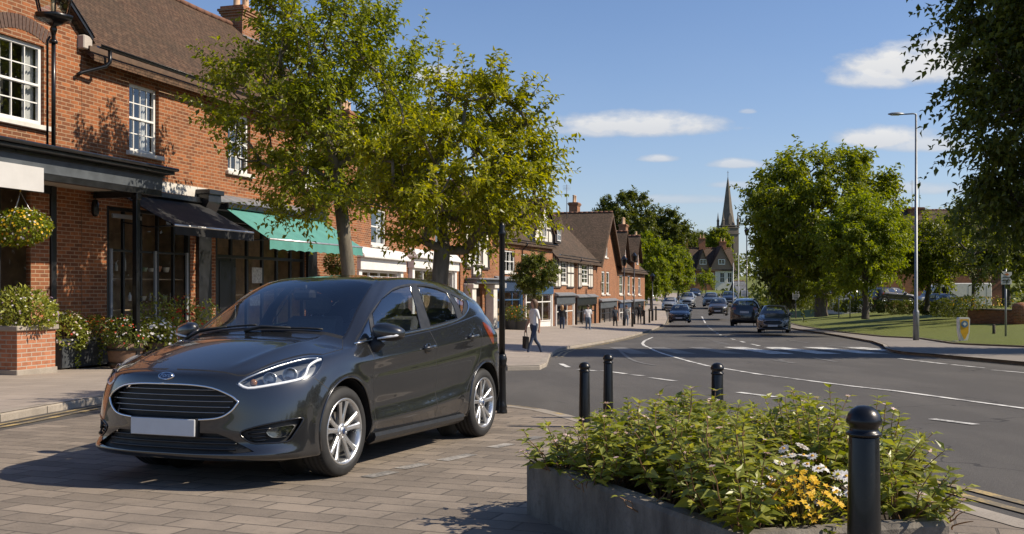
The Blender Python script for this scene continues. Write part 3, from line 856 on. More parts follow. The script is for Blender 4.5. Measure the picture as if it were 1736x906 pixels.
    mir = pair('door_mirror', mb, [MATS['mirror_paint'], matt], RR)
    mb = MB(); mb.tube([mc + Vector((0.0, -.06, -.05)), mc + Vector((.02, -.09, -.09)), mc + Vector((.035, -.13, -.135)), mc + Vector((.045, -.175, -.15))], [.05, .048, .05, .06], 10)
    pair('mirror_stalk', mb, matt, mir)
    mb = MB(); mb.tube([mc + Vector((.060, -.05, -.035)), mc + Vector((.045, .03, -.022)), mc + Vector((.012, .085, -.012)), mc + Vector((-.03, .106, -.006))], [.007, .010, .011, .007], 6)
    pair('mirror_indicator', mb, MATS['lamp_white'], mir)
    # door handles
    for (hx, hz, dd) in ((-1.262, .868, d1), (-2.165, .940, d2)):
        p = sidept(hx, hz, 0)
        mb = MB(); mb.lathe([(.062, .0), (.056, .004), (.03, .0055), (.0001, .006)], 24, axis='y'); mb.v = [(x * 1.12 + p.x, y + p.y + .0005, z * .70 + p.z - .002) for x, y, z in mb.v]
        pair('handle_recess', mb, MATS['gloss_black'], dd)
        mb = MB(); mb.tube([(hx + .085, p.y - .002, hz - .004), (hx + .07, p.y + .022, hz + .001), (hx, p.y + .034, hz + .006), (hx - .075, p.y + .026, hz + .010), (hx - .09, p.y + .0, hz + .008)], [.010, .015, .016, .015, .010], 8)
        mb.v = [(x, y, z) for x, y, z in mb.v]
        pair('handle', mb, MATS['mirror_paint'], dd)
    # wipers lying at the foot of the screen
    def onws(x, y, off=.02):
        h, nn, _, _ = bvh.ray_cast(Vector((x, abs(y), 2.5)), Vector((0, 0, -1)))
        p = h + nn * off; return Vector((p.x, math.copysign(p.y, y), p.z))
    for pts in ([(-.165, .02), (-.19, .28), (-.235, .52)], [(-.20, -.56), (-.20, -.30), (-.20, -.04)]):
        mb = MB(); mb.tube([onws(x, y, .016) for x, y in smooth_poly(pts, False, 4)], .008, 6)
        mb.tube([onws(pts[0][0] + .03, pts[0][1] - .12, .01), onws(pts[0][0] + .0, pts[0][1] + .02, .028), onws(pts[1][0] + .012, pts[1][1], .026)], [.014, .011, .008], 6)
        mb.build('wiper', matt, root)
    # wheels
    for ax, steer in ((0.0, 0.0), (-2.493, 0.0)):
        for s in (1, -1):
            wheel = make_wheel(root, s); wheel.name = 'wheel'; wheel.location = (ax, s * .755, .319)
    bm.free()
    return root

def make_wheel(parent, s):
    """outer face towards +y (s = 1) or -y"""
    R0, w = .319, .10
    prof = [(.232, -.095), (.25, -.105), (.29, -.100), (.311, -.082), (.3185, -.066), (.3185, -.046), (.312, -.043), (.312, -.037), (.3185, -.034), (.3195, -.008), (.313, -.005), (.313, .005), (.3195, .008), (.3185, .034), (.312, .037), (.312, .043), (.3185, .046), (.3175, .066), (.308, .086), (.290, .100), (.262, .106), (.250, .105), (.243, .101), (.234, .096)]
    tyre = MB(); tyre.lathe([(r, h * s) for r, h in prof], 64, axis='y', cap=False)
    if s < 0: tyre.f = [q[::-1] for q in tyre.f]
    # sidewall rib ring and tread blocks
    for k in range(72):
        a = 2 * math.pi * k / 72
        for sg in (-1, 1):
            r0, r1 = .309, .3195
            pts = []
            c, si = math.cos(a), math.sin(a); c2, s2 = math.cos(a + .03), math.sin(a + .03)
            tyre.add([(r1 * c, sg * .070, r1 * si), (r1 * c2, sg * .070, r1 * s2), (.313 * c2, sg * .088, .313 * s2), (.313 * c, sg * .088, .313 * si)], [(0, 1, 2, 3)], 1, False)
    t = tyre.build('tyre', [MATS['tyre'], MATS['tyre_dark']], None, fix=False)
    w_root = empty('wheel'); w_root.parent = parent; t.parent = w_root
    rim = MB()
    rim.lathe([(.236, -.09 * s), (.222, -.085 * s), (.205, -.03 * s), (.200, .03 * s), (.206, .070 * s), (.214, .088 * s), (.224, .099 * s), (.234, .100 * s), (.238, .094 * s), (.236, .085 * s)], 56, axis='y', cap=False)
    y1 = .088
    # ten spokes in five pairs, dished, with rounded fronts
    for k in range(10):
        a = 2 * math.pi * (k // 2) / 5 + (.17 if k % 2 else -.17) + .32
        ca, sa = math.cos(a), math.sin(a)
        st = []
        for r, wd, yy, th in ((.040, .020, .074, .03), (.075, .0185, .078, .026), (.12, .0165, .082, .024), (.165, .0175, .087, .022), (.197, .021, .092, .02), (.214, .026, .094, .02)):
            # spokes of a pair lean slightly apart
            lean = (1 if k % 2 else -1) * .08 * (r - .05) / .15
            cb, sb = math.cos(a + lean * .5), math.sin(a + lean * .5)
            for (dw, dy) in ((-1, -th), (-1, -.006), (-.55, 0), (.55, 0), (1, -.006), (1, -th)):
                st.append((r * cb - dw * wd * sb, (yy + dy) * s, r * sb + dw * wd * cb))
        fs = []
        for i in range(5):
            for q in range(5):
                fs.append((i * 6 + q, i * 6 + q + 1, (i + 1) * 6 + q + 1, (i + 1) * 6 + q))
        rim.add(st, fs, 0, False)
    rim.lathe([(.058, .05 * s), (.058, .076 * s), (.052, .082 * s), (.034, .083 * s)], 24, axis='y', cap=False)
    for k in range(5):
        a = 2 * math.pi * k / 5 + .32 + math.pi / 5
        rim.lathe([(.011, .066 * s), (.011, .0835 * s), (.006, .086 * s), (.0001, .0862 * s)], 8, (.045 * math.cos(a), 0, .045 * math.sin(a)), 1, 'y')
    rim.build('rim', [MATS['alloy'], MATS['satin_chrome']], w_root)
    hub = MB(); hub.lathe([(.034, .07 * s), (.034, .085 * s), (.030, .089 * s), (.0001, .090 * s)], 20, axis='y', mi=0)
    hub.lathe([(.022, .0895 * s), (.021, .0915 * s), (.0001, .0918 * s)], 20, axis='y', mi=1)
    hub.build('hub_cap', [MATS['alloy'], MATS['badge_blue']], w_root)
    br = MB(); br.lathe([(.05, .0), (.135, .0), (.135, .022 * s), (.05, .026 * s)], 32, axis='y', mi=0); br.lathe([(.20, -.05 * s), (.20, -.045 * s), (.0001, -.045 * s)], 24, axis='y', mi=1, cap=False)
    br.cbox(.06, .15, min(-.02 * s, .045 * s), max(-.02 * s, .045 * s), -.06, .06, .012, 1)
    br.build('brake_disc', [MATS['brake'], MATS['matt_black']], w_root)
    return w_root
MIRROR_AT = (-.475, .93, 1.0)
# ------------------------------------------------------------------ ground, roads, pavements, kerbs, markings, lawn
def brick_nodes(nt, vec, bw, rh, mortar=.01, off=.5, c1=(.3, .1, .05), c2=(.2, .06, .03), cm=(.3, .27, .24), smooth=.1, sq=1.0):
    n = nt.nodes.new('ShaderNodeTexBrick'); n.offset = off
    n.inputs['Scale'].default_value = 1.0; n.inputs['Brick Width'].default_value = bw; n.inputs['Row Height'].default_value = rh
    n.inputs['Mortar Size'].default_value = mortar; n.inputs['Mortar Smooth'].default_value = smooth; n.inputs['Bias'].default_value = 0
    n.inputs['Color1'].default_value = (*c1, 1); n.inputs['Color2'].default_value = (*c2, 1); n.inputs['Mortar'].default_value = (*cm, 1)
    nt.links.new(vec, n.inputs['Vector']); return n
def rotated(nt, vec, ang, sc=(1, 1, 1)):
    m = nt.nodes.new('ShaderNodeMapping'); m.inputs['Rotation'].default_value = (0, 0, ang); m.inputs['Scale'].default_value = sc
    nt.links.new(vec, m.inputs['Vector']); return m.outputs[0]
def warp(nt, vec, scale, amt):
    """nudge a texture position by a slow noise so that courses are not ruler-straight"""
    n = nt.nodes.new('ShaderNodeTexNoise'); n.inputs['Scale'].default_value = scale; n.inputs['Detail'].default_value = 2; nt.links.new(vec, n.inputs['Vector'])
    s = nt.nodes.new('ShaderNodeVectorMath'); s.operation = 'SUBTRACT'; nt.links.new(n.outputs['Color'], s.inputs[0]); s.inputs[1].default_value = (.5, .5, .5)
    k = nt.nodes.new('ShaderNodeVectorMath'); k.operation = 'SCALE'; nt.links.new(s.outputs[0], k.inputs[0]); k.inputs['Scale'].default_value = amt
    a = nt.nodes.new('ShaderNodeVectorMath'); a.operation = 'ADD'; nt.links.new(vec, a.inputs[0]); nt.links.new(k.outputs[0], a.inputs[1])
    return a.outputs[0]

def m_asphalt():
    m, nt, b = _nodes('asphalt'); p = wpos(nt)
    fine = noise(nt, p, 70, 5, .85); mid = noise(nt, p, 9, 5, .6); big = noise(nt, rotated(nt, p, .25, (1, .22, 1)), .9, 5, .6)
    c = mixcol(nt, ramp(nt, fine, .30, .72), (.040, .037, .034), (.150, .138, .125))
    c = mixcol(nt, ramp(nt, mid, .35, .7), c, mixcol(nt, .5, c, (.105, .098, .088)))
    c = mixcol(nt, math_(nt, 'MULTIPLY', ramp(nt, big, .40, .56), .65), c, (.066, .061, .056))
    # a few tarred cracks
    v = nt.nodes.new('ShaderNodeTexVoronoi'); v.feature = 'DISTANCE_TO_EDGE'; v.inputs['Scale'].default_value = .22
    nt.links.new(warp(nt, p, 1.3, .9), v.inputs['Vector'])
    crack = math_(nt, 'LESS_THAN', v.outputs['Distance'], .0028)
    crack = math_(nt, 'MULTIPLY', crack, math_(nt, 'GREATER_THAN', noise(nt, p, .35, 2), .52))
    c = mixcol(nt, math_(nt, 'MULTIPLY', crack, .7), c, (.022, .021, .02))
    nt.links.new(c, b.inputs['Base Color']); b.inputs['Roughness'].default_value = .82; b.inputs['Specular IOR Level'].default_value = .35
    bump(nt, b, fine, .5, .012); return m
def m_paving():
    m, nt, b = _nodes('block_paving'); p = warp(nt, rotated(nt, wpos(nt), R(21.7)), 1.1, .035)
    br = brick_nodes(nt, p, .40, .20, .009, .5, (.30, .245, .19), (.15, .122, .095), (.05, .043, .036), .25)
    n1 = noise(nt, p, 60, 4, .7); n2 = noise(nt, p, 1.6, 5, .6); n3 = noise(nt, p, 14, 4, .65)
    c = mixcol(nt, ramp(nt, n1, .25, .8), br.outputs['Color'], mixcol(nt, .5, br.outputs['Color'], (.29, .25, .21)))
    c = mixcol(nt, ramp(nt, n2, .35, .68), c, mixcol(nt, .55, c, (.115, .098, .082)))
    c = mixcol(nt, math_(nt, 'MULTIPLY', ramp(nt, n3, .56, .74), .45), c, (.085, .073, .062))
    nt.links.new(c, b.inputs['Base Color']); b.inputs['Roughness'].default_value = .85; b.inputs['Specular IOR Level'].default_value = .3
    h = math_(nt, 'ADD', math_(nt, 'MULTIPLY', br.outputs['Fac'], -1.0), math_(nt, 'MULTIPLY', n1, .45))
    h = math_(nt, 'ADD', h, math_(nt, 'MULTIPLY', n3, .5))
    bump(nt, b, h, .55, .012); return m
def m_slabs(name='footway_slabs', ang=R(17), c1=(.36, .30, .25), c2=(.28, .235, .195), bw=.6, rh=.45):
    m, nt, b = _nodes(name); p = warp(nt, rotated(nt, wpos(nt), ang), 1.0, .03)
    br = brick_nodes(nt, p, bw, rh, .009, .5, c1, c2, (.12, .10, .085), .2)
    n1 = noise(nt, p, 40, 4, .7); n2 = noise(nt, p, .9, 5, .62)
    c = mixcol(nt, ramp(nt, n2, .3, .7), br.outputs['Color'], mixcol(nt, .5, br.outputs['Color'], (.17, .145, .125)))
    c = mixcol(nt, ramp(nt, n1, .3, .75), c, mixcol(nt, .4, c, (.40, .35, .30)))
    nt.links.new(c, b.inputs['Base Color']); b.inputs['Roughness'].default_value = .85
    bump(nt, b, math_(nt, 'ADD', math_(nt, 'MULTIPLY', br.outputs['Fac'], -1.0), math_(nt, 'MULTIPLY', n1, .4)), .4, .01); return m
def m_kerb():
    m, nt, b = _nodes('kerb_stone'); p = wpos(nt)
    n1 = noise(nt, p, 50, 4, .7); n2 = noise(nt, p, 1.4, 4, .6)
    c = mixcol(nt, ramp(nt, n2, .3, .7), (.40, .35, .29), (.24, .21, .175)); c = mixcol(nt, math_(nt, 'MULTIPLY', ramp(nt, n1, .4, .8), .5), c, (.14, .12, .10))
    nt.links.new(c, b.inputs['Base Color']); b.inputs['Roughness'].default_value = .85; bump(nt, b, n1, .4, .01); return m
def m_grass():
    m, nt, b = _nodes('lawn_grass'); p = wpos(nt)
    n1 = noise(nt, rotated(nt, p, .3, (1, .35, 1)), 30, 5, .75); n2 = noise(nt, p, .45, 5, .6)
    c = mixcol(nt, ramp(nt, n1, .25, .78), (.048, .074, .006), (.165, .182, .016)); c = mixcol(nt, math_(nt, 'MULTIPLY', ramp(nt, n2, .4, .7), .5), c, (.115, .12, .025))
    nt.links.new(c, b.inputs['Base Color']); b.inputs['Roughness'].default_value = .9; bump(nt, b, n1, .8, .05); return m
def m_paint(name, col, keep=.5):
    """road paint worn through to the asphalt in flecks"""
    m, nt, b = _nodes(name); p = wpos(nt)
    n1 = noise(nt, p, 45, 4, .7); n2 = noise(nt, p, 2.2, 5, .65)
    w = math_(nt, 'ADD', math_(nt, 'MULTIPLY', n1, .5), math_(nt, 'MULTIPLY', n2, .9))
    c = mixcol(nt, ramp(nt, w, keep + .08, keep + .24), col, (.11, .105, .098)); c = mixcol(nt, math_(nt, 'MULTIPLY', ramp(nt, n2, .3, .6), .35), c, tuple(x * .6 for x in col))
    nt.links.new(c, b.inputs['Base Color']); b.inputs['Roughness'].default_value = .7; return m

def drape(name, poly, mats, zf, kerb=None, step=1.2, parent=None):
    """a sheet with the outline poly (x, y), its height following zf(x, y)"""
    bm = bmesh.new(); vs = [bm.verts.new((x, y, 0)) for x, y in poly]; f = bm.faces.new(vs)
    ys = [p[1] for p in poly]; y = min(ys); cuts = []
    while y < max(ys): y += max(step, step * abs(y) / 30); cuts.append(y)
    for c in cuts[:-1]: bmesh.ops.bisect_plane(bm, geom=bm.verts[:] + bm.edges[:] + bm.faces[:], plane_co=(0, c, 0), plane_no=(0, 1, 0), dist=1e-5)
    xs = [p[0] for p in poly]; w = max(xs) - min(xs)
    if w > 12:
        n = int(w / 6)
        for k in range(1, n): bmesh.ops.bisect_plane(bm, geom=bm.verts[:] + bm.edges[:] + bm.faces[:], plane_co=(min(xs) + w * k / n, 0, 0), plane_no=(1, 0, 0), dist=1e-5)
    bmesh.ops.triangulate(bm, faces=[f for f in bm.faces if len(f.verts) > 4])
    bmesh.ops.recalc_face_normals(bm, faces=bm.faces[:])
    if sum(f.normal.z for f in bm.faces) < 0: bmesh.ops.reverse_faces(bm, faces=bm.faces[:])
    for v in bm.verts: v.co.z = zf(v.co.x, v.co.y)
    me = bpy.data.meshes.new(name); bm.to_mesh(me); bm.free()
    for m in (mats if isinstance(mats, list) else [mats]): me.materials.append(m)
    return link(name, me, parent)
def dense(pts, step=.8):
    out = []
    for a, b in zip(pts[:-1], pts[1:]):
        a, b = Vector(a), Vector(b); n = max(1, int((b - a).length / max(step, .02 * abs(a.y))))
        out += [a.lerp(b, k / n) for k in range(n)]
    return out + [Vector(pts[-1])]
def strip(mb, pts, half, zf, mi=0):
    """a flat band of the given half width along points (x, y), heights from zf"""
    P = dense([Vector((p[0], p[1])) for p in pts]); vs = []
    for i, p in enumerate(P):
        d = (P[min(i + 1, len(P) - 1)] - P[max(i - 1, 0)]).normalized(); n = Vector((-d.y, d.x))
        for s in (1, -1):
            q = p + n * half * s; vs.append((q.x, q.y, zf(q.x, q.y)))
    mb.add(vs, [(2 * i, 2 * i + 1, 2 * i + 3, 2 * i + 2) for i in range(len(P) - 1)], mi)
def kerb(name, pts, zf_top, drop, width, side=1, gap=.9):
    """kerb stones with a rounded arris along pts; side = which hand the road lies on"""
    P = dense([Vector((p[0], p[1])) for p in pts], .3); mb = MB(); n = len(P)
    prof = [(0, -drop), (0, -.028), (-.010, -.008), (-.03, 0), (-width, 0)]
    vs = []
    L_ = 0.
    for i, p in enumerate(P):
        d = (P[min(i + 1, n - 1)] - P[max(i - 1, 0)]).normalized(); nn = Vector((-d.y, d.x)) * side
        for (o, z) in prof:
            q = p + nn * o; vs.append((q.x, q.y, zf_top(p.x, p.y) + z))
    k = len(prof)
    for i in range(n - 1):
        mb.add([vs[i * k + j] for j in range(k)] + [vs[(i + 1) * k + j] for j in range(k)], [(j, j + 1, k + j + 1, k + j) for j in range(k - 1)], 0, False)
    # joints between the stones
    acc = 0.
    for i in range(1, n - 1):
        acc += (P[i] - P[i - 1]).length
        if acc >= gap and abs(P[i].y) < 60:
            acc = 0.
            d = (P[i + 1] - P[i - 1]).normalized(); nn = Vector((-d.y, d.x)) * side; z = zf_top(P[i].x, P[i].y)
            a, b = P[i] - d * .007, P[i] + d * .007
            o = nn * .003; e = -nn * width
            mb.add([(a.x + o.x, a.y + o.y, z - drop), (b.x + o.x, b.y + o.y, z - drop), (b.x + o.x, b.y + o.y, z - .02), (a.x + o.x, a.y + o.y, z - .02)], [(0, 1, 2, 3)], 1)
            mb.add([(a.x, a.y, z + .003), (b.x, b.y, z + .003), (b.x + e.x, b.y + e.y, z + .003), (a.x + e.x, a.y + e.y, z + .003)], [(0, 1, 2, 3)], 1)
    o = mb.build(name, [MATS['kerb_stone'], MATS['joint']]); tag(o, kind='structure'); return o

MATS['kerb_stone'] = m_kerb(); mat('joint', (.05, .045, .04), .9)
ASPH = m_asphalt(); PAVE = m_paving(); SLAB = m_slabs(); GRASS = m_grass()
SLAB2 = m_slabs('tarmac_footway', 0, (.17, .155, .14), (.15, .135, .12), 3.0, 3.0)
WHITE = m_paint('road_white', (.74, .73, .69), .57); YEL = m_paint('road_yellow', (.50, .36, .14), .50); FAINT = m_paint('road_white_worn', (.42, .40, .37), .36)

# left pavement: kerb line (world x, y), taken where the sight lines meet the raised edge
KL_px = [(-160, 724), (-60, 709), (0, 700), (80, 686), (165, 672)]
KL = [Vector(G(x, y, .1)[:2]) for x, y in KL_px]
KL = [Vector((-6.9, 3.0))] + KL + [Vector((-3.6, 17.5)), Vector((-1.6, 21.8))]
KL_end = [Vector(G(x, y, .1)[:2]) for x, y in [(860, 620.5), (915, 619.5)]]
KL_cor = [Vector(G(x, y, .1)[:2]) for x, y in [(927, 614), (932, 600), (944, 592.5), (962, 587.5), (1010, 580), (1060, 571), (1100, 560), (1127, 548)]]
KL_far = [Vector((16.2, 106)), Vector((19.6, 130)), Vector((24.5, 155)), Vector((30, 180))]
KERBL = KL + KL_end + KL_cor + KL_far
def xkerb(y):
    pts = [(p.y, p.x) for p in KERBL if p.y > 25.5]; pts.sort()
    return float(np.interp(y, [a for a, _ in pts], [b for _, b in pts]))
def z_left(x, y):
    z = gs(y) + .1
    if y > 26: z += .045 * min(8, max(0, xkerb(y) - x))
    return z
FAC_A = Vector((-8.2, 22.6)); TH_A = R(17.2)
def fac(s, d=0., P=FAC_A, th=TH_A):
    """a point on a shop front line: s along it, d out into the street"""
    return Vector((P.x + math.sin(th) * s + math.cos(th) * d, P.y + math.cos(th) * s - math.sin(th) * d))
FRONTS = [fac(-22, -.6), fac(10, -.6), Vector((-6.6, 35.0)), Vector((-3.4, 53.6)), Vector((2.2, 68.4)), Vector((13.4, 108.6)), Vector((16.5, 130)), Vector((20, 155)), Vector((25, 180))]
# right side
KR_px = [(1228, 504), (1246, 515), (1268, 530), (1300, 545), (1346, 556), (1400, 564), (1447, 571.5), (1485, 578), (1503, 584), (1509, 590.5), (1522, 593.5), (1542, 596.5), (1590, 600), (1638, 604), (1736, 612.5), (1850, 621), (2100, 642), (2500, 672)]
KR = [Vector(G(x, y, .1)[:2]) for x, y in KR_px]
GR_px = [(1240, 503), (1262, 515), (1285, 529), (1312, 541), (1345, 549.5), (1434, 564), (1501, 571), (1562, 574), (1620, 582.6), (1650, 584.5), (1736, 588), (1850, 594), (2100, 606), (2500, 624)]
GR = [Vector(G(x, y, .12)[:2]) for x, y in GR_px]
def z_right(x, y): return gs(y) + .1
_gr = sorted([(p.y, p.x) for p in GR])
def lawn_d(x, y):
    """distance of a lawn point behind the edge of the grass"""
    best = 1e9; p = Vector((x, y))
    for a, b in zip(GR[:-1], GR[1:]):
        t = max(0, min(1, (p - a).dot(b - a) / max(1e-6, (b - a).length_squared))); best = min(best, (p - a.lerp(b, t)).length)
    return best
def z_lawn(x, y):
    d = lawn_d(x, y); z0 = gs(y) + .13
    rise = .085 * d
    top = max(-.30, z0)
    z = z0 + rise
    k = .35                                          # soft minimum against the level ground behind
    if y > 140: return z0 + min(rise, 1.5)
    h = max(0., min(1., .5 + .5 * (top - z) / k))
    return top * (1 - h) + z * h - k * h * (1 - h) + (0 if top > z0 + .01 else k * .0)

def build_ground():
    # the land, out to the horizon
    ys = [-60, -30, -10, 0, 5, 10, 15, 20, 30, 40, 50, 60, 70, 80, 90, 100, 110, 120, 135, 150, 170, 190, 220, 260, 300, 350, 420, 520, 700, 1000, 1500]
    xs = [-900, -500, -250, -120, -60, -30, -10, 10, 30, 60, 90, 130, 200, 300, 500, 900]
    V = []; F = []
    for y in ys:
        for x in xs:
            z = gs(y) - .25
            if x > 62 and y < 200: z = max(z, -.75)
            V.append((x, y, z))
    n = len(xs)
    for i in range(len(ys) - 1):
        for j in range(n - 1): F.append((i * n + j, i * n + j + 1, (i + 1) * n + j + 1, (i + 1) * n + j))
    o = np_mesh('ground', V, F, GRASS, smooth=True); tag(o, kind='structure')
    zr = lambda x, y: gs(y)
    o = drape('road', [(-14, -6), (70, -6), (70, 60), (50, 120), (55, 182), (5, 182), (-14, 60)], ASPH, zr, step=1.0); tag(o, kind='structure')
    # block paving the car stands on
    e_px = [(-120, 752), (0, 731), (80, 717), (165, 703)]
    eL = [Vector(G(x, y)[:2]) for x, y in e_px]
    eF = [Vector(G(x, y)[:2]) for x, y in [(850, 690.5), (872, 692), (910, 697.5), (950, 707), (1000, 722)]]
    eR = [Vector((1.30, 9.35)), Vector((1.95, 8.1)), Vector(G(1560, 846)[:2]), Vector(G(1748, 900)[:2]), Vector((3.5, 4.3)), Vector((3.9, 2.5)), Vector((3.9, -2))]
    behind = [Vector((-3.9, 15.5)), Vector((-1.9, 15.0)), Vector((-.7, 13.8))]
    edge = eL + behind + eF + eR
    poly = [(-10, -3), (-8.5, 4.0)] + [tuple(p) for p in edge]
    o = drape('block_paving', poly, PAVE, lambda x, y: gs(y) + .004, step=.7); tag(o, kind='structure')
    # flush stone edging between paving and road
    mb = MB(); strip(mb, [p + Vector((0.03, .10)) for p in ([behind[-1]] + eF + eR[:5])], .09, lambda x, y: gs(y) + .008)
    o = mb.build('kerb_edging', MATS['kerb_stone']); tag(o, kind='structure')
    # pavements
    poly = [tuple(p) for p in KERBL] + [tuple(p) for p in FRONTS[::-1]] + [(-17, 3.0)]
    o = drape('pavement', poly, SLAB, lambda x, y: z_left(x, y) - .002, step=.9); tag(o, kind='structure')
    kerb('kerb', KERBL, z_left, .13, .15, side=-1)
    poly = [tuple(p) for p in KR] + [tuple(p + Vector((1.0, .5))) for p in GR[::-1]]
    o = drape('footway', poly, SLAB2, lambda x, y: z_right(x, y) - .002, step=1.5); tag(o, kind='structure')
    kerb('kerb', KR, z_right, .13, .14, side=1)
    # lawn: a mown bank
    rows = []
    P = dense(GR, 1.2); V = []; F = []
    ds = [0, .05, .4, 1, 2, 3.5, 5, 7, 9, 12, 15, 18, 22, 30, 45]
    for p in P:
        for k, d in enumerate(ds):
            q = p + Vector((.93, .37)) * d
            V.append((q.x, q.y, z_lawn(q.x, q.y) - (.16 if k == 0 else 0)))
    n = len(ds)
    for i in range(len(P) - 1):
        for k in range(n - 1): F.append((i * n + k, (i + 1) * n + k, (i + 1) * n + k + 1, i * n + k + 1))
    o = np_mesh('lawn', V, F, GRASS, smooth=True)
    me = o.data; bm = bmesh.new(); bm.from_mesh(me); bmesh.ops.recalc_face_normals(bm, faces=bm.faces[:])
    if sum(f.normal.z for f in bm.faces) < 0: bmesh.ops.reverse_faces(bm, faces=bm.faces[:])
    bm.to_mesh(me); bm.free(); tag(o, kind='structure')
    kerb('kerb', GR, lambda x, y: gs(y) + .16, .08, .10, side=1)
    # painted lines
    zm = lambda x, y: gs(y) + .008
    Q = lambda pts: [Vector(G(x, y)[:2]) for x, y in pts]
    mb = MB()
    strip(mb, Q([(1101, 590), (1109, 594.5), (1122, 599.5), (1140, 605), (1170, 613.5), (1200, 621), (1285, 635), (1373, 646.5), (1448, 656), (1521, 664), (1630, 679), (1745, 694.6)]), .05, zm)
    strip(mb, Q([(1101, 590), (1092, 586.5), (1089, 582.6), (1093, 578), (1107, 572)]), .06, zm)
    for a, b in (((1251, 666), (1314, 674)), ((1580, 711.5), (1655, 721)), ((1524, 608.5), (1604, 618)), ((1615, 619), (1667, 624.5)), ((1682, 628), (1740, 633)), ((1020, 629), (1061, 634.5)), ((1069, 636), (1091, 638)), ((1101, 641), (1146, 647)), ((950, 617), (964, 623.5)), ((978, 627), (1012, 629.5))):
        strip(mb, Q([a, b]), .06, zm)
    # centre line up the street
    cl = [(1320, 594), (1292, 588), (1262, 581), (1237, 574), (1222, 568.5), (1211, 562.5), (1203, 556), (1197, 549.5), (1193, 543), (1190, 537), (1187, 531)]
    C_ = dense(Q(cl), .5); L_ = 0
    run = []
    for i in range(1, len(C_)):
        seg = (C_[i] - C_[i - 1]).length; ph = (L_ % 4.6); L_ += seg
        if ph < 2.9: run.append(C_[i - 1])
        elif run:
            if len(run) > 1: strip(mb, run, .07, zm)
            run = []
    o = mb.build('road_marking', WHITE); tag(o, kind='structure')
    # zebra crossing, give-way lines and worn marks
    mb = MB()
    for k in range(-1, 6):
        x0 = 5.0 + 1.46 * k
        if k >= 0: mb_ = mb
        P_ = [Vector((x0 + .38, 31.2)), Vector((x0 + .36, 37.9))]
        strip(mb, P_, .38 if k > 1 else .30, zm, 0 if k > 1 else 1)
    for a, b in (((1105, 592), (1137, 591)), ((1069, 592.5), (1091, 592)), ((1052, 593), (1059, 592.6)), ((1112, 576), (1122, 575.5)), ((1145, 574), (1160, 573.3)), ((1147, 580), (1162, 580)), ((1193, 573.5), (1204, 575)), ((1208, 578.5), (1235, 584)), ((1212, 582), (1240, 586)), ((1310, 611), (1350, 617)), ((1320, 610), (1330, 612.5)), ((1380, 607.5), (1418, 614)), ((1000, 594), (1018, 594)), ((1336, 577), (1372, 582)), ((1400, 586), (1440, 590))):
        strip(mb, Q([a, b]), .07, zm, 1)
    strip(mb, Q([(1051, 595), (1056, 600), (1066, 608), (1077, 613), (1092, 617), (1112, 620.5)]), .05, zm, 1)
    o = mb.build('road_marking', [WHITE, FAINT]); tag(o, kind='structure')
    # double yellow lines
    mb = MB()
    for off in (.18, .36):
        pts = []
        PP = [Vector((2.02, 8.25)), Vector(G(1560, 840)[:2]), Vector(G(1650, 866)[:2]), Vector(G(1748, 893)[:2]), Vector((3.45, 4.4))]
        strip(mb, [p + Vector((.05 + off, .02 + off * .35)) for p in PP], .042, zm)
        K2 = KL_cor[1:] + KL_far[:1]
        strip(mb, [p + Vector((off * .9, -off * .35)) for p in K2], .04, zm)
        K1 = KL[1:6]
        strip(mb, [p + Vector((off * .95, -off * .15)) for p in K1], .04, zm)
    strip(mb, [p + Vector((0.02, .24)) for p in eF], .035, zm)
    strip(mb, [p + Vector((-.22, -.12)) for p in KR[9:]], .04, zm)
    o = mb.build('road_marking', YEL); tag(o, kind='structure')
    # pale setts let into the paving and a worn bay line
    mb = MB()
    for (x, y, l) in ((900, 745, .34), (850, 757, .30), (775, 777, .42), (700, 792, .30), (645, 806, .30), (1000, 721, .3)):
        p = Vector(G(x, y)[:2]); d = Vector((.53, .85)).normalized()
        strip(mb, [p - d * l / 2, p + d * l / 2], .06, lambda x, y: gs(y) + .008)
    o = mb.build('paving_mark', m_paint('sett_pale', (.40, .37, .33), .5)); tag(o, kind='structure')
# ------------------------------------------------------------------ building materials
def facade_vec(nt):
    """texture position (along the wall, height) from object space, for walls facing either way"""
    tc = nt.nodes.new('ShaderNodeTexCoord'); sp = nt.nodes.new('ShaderNodeSeparateXYZ'); nt.links.new(tc.outputs['Object'], sp.inputs[0])
    sn = nt.nodes.new('ShaderNodeSeparateXYZ'); nt.links.new(tc.outputs['Normal'], sn.inputs[0])
    isx = math_(nt, 'GREATER_THAN', math_(nt, 'ABSOLUTE', sn.outputs['X']), .72)
    u = nt.nodes.new('ShaderNodeMixRGB'); nt.links.new(isx, u.inputs[0]); nt.links.new(sp.outputs['X'], u.inputs[1]); nt.links.new(sp.outputs['Y'], u.inputs[2])
    isz = math_(nt, 'GREATER_THAN', math_(nt, 'ABSOLUTE', sn.outputs['Z']), .8)
    v = nt.nodes.new('ShaderNodeMixRGB'); nt.links.new(isz, v.inputs[0]); nt.links.new(sp.outputs['Z'], v.inputs[1]); nt.links.new(sp.outputs['Y'], v.inputs[2])
    cb = nt.nodes.new('ShaderNodeCombineXYZ'); nt.links.new(u.outputs[0], cb.inputs[0]); nt.links.new(v.outputs[0], cb.inputs[1])
    return cb.outputs[0]
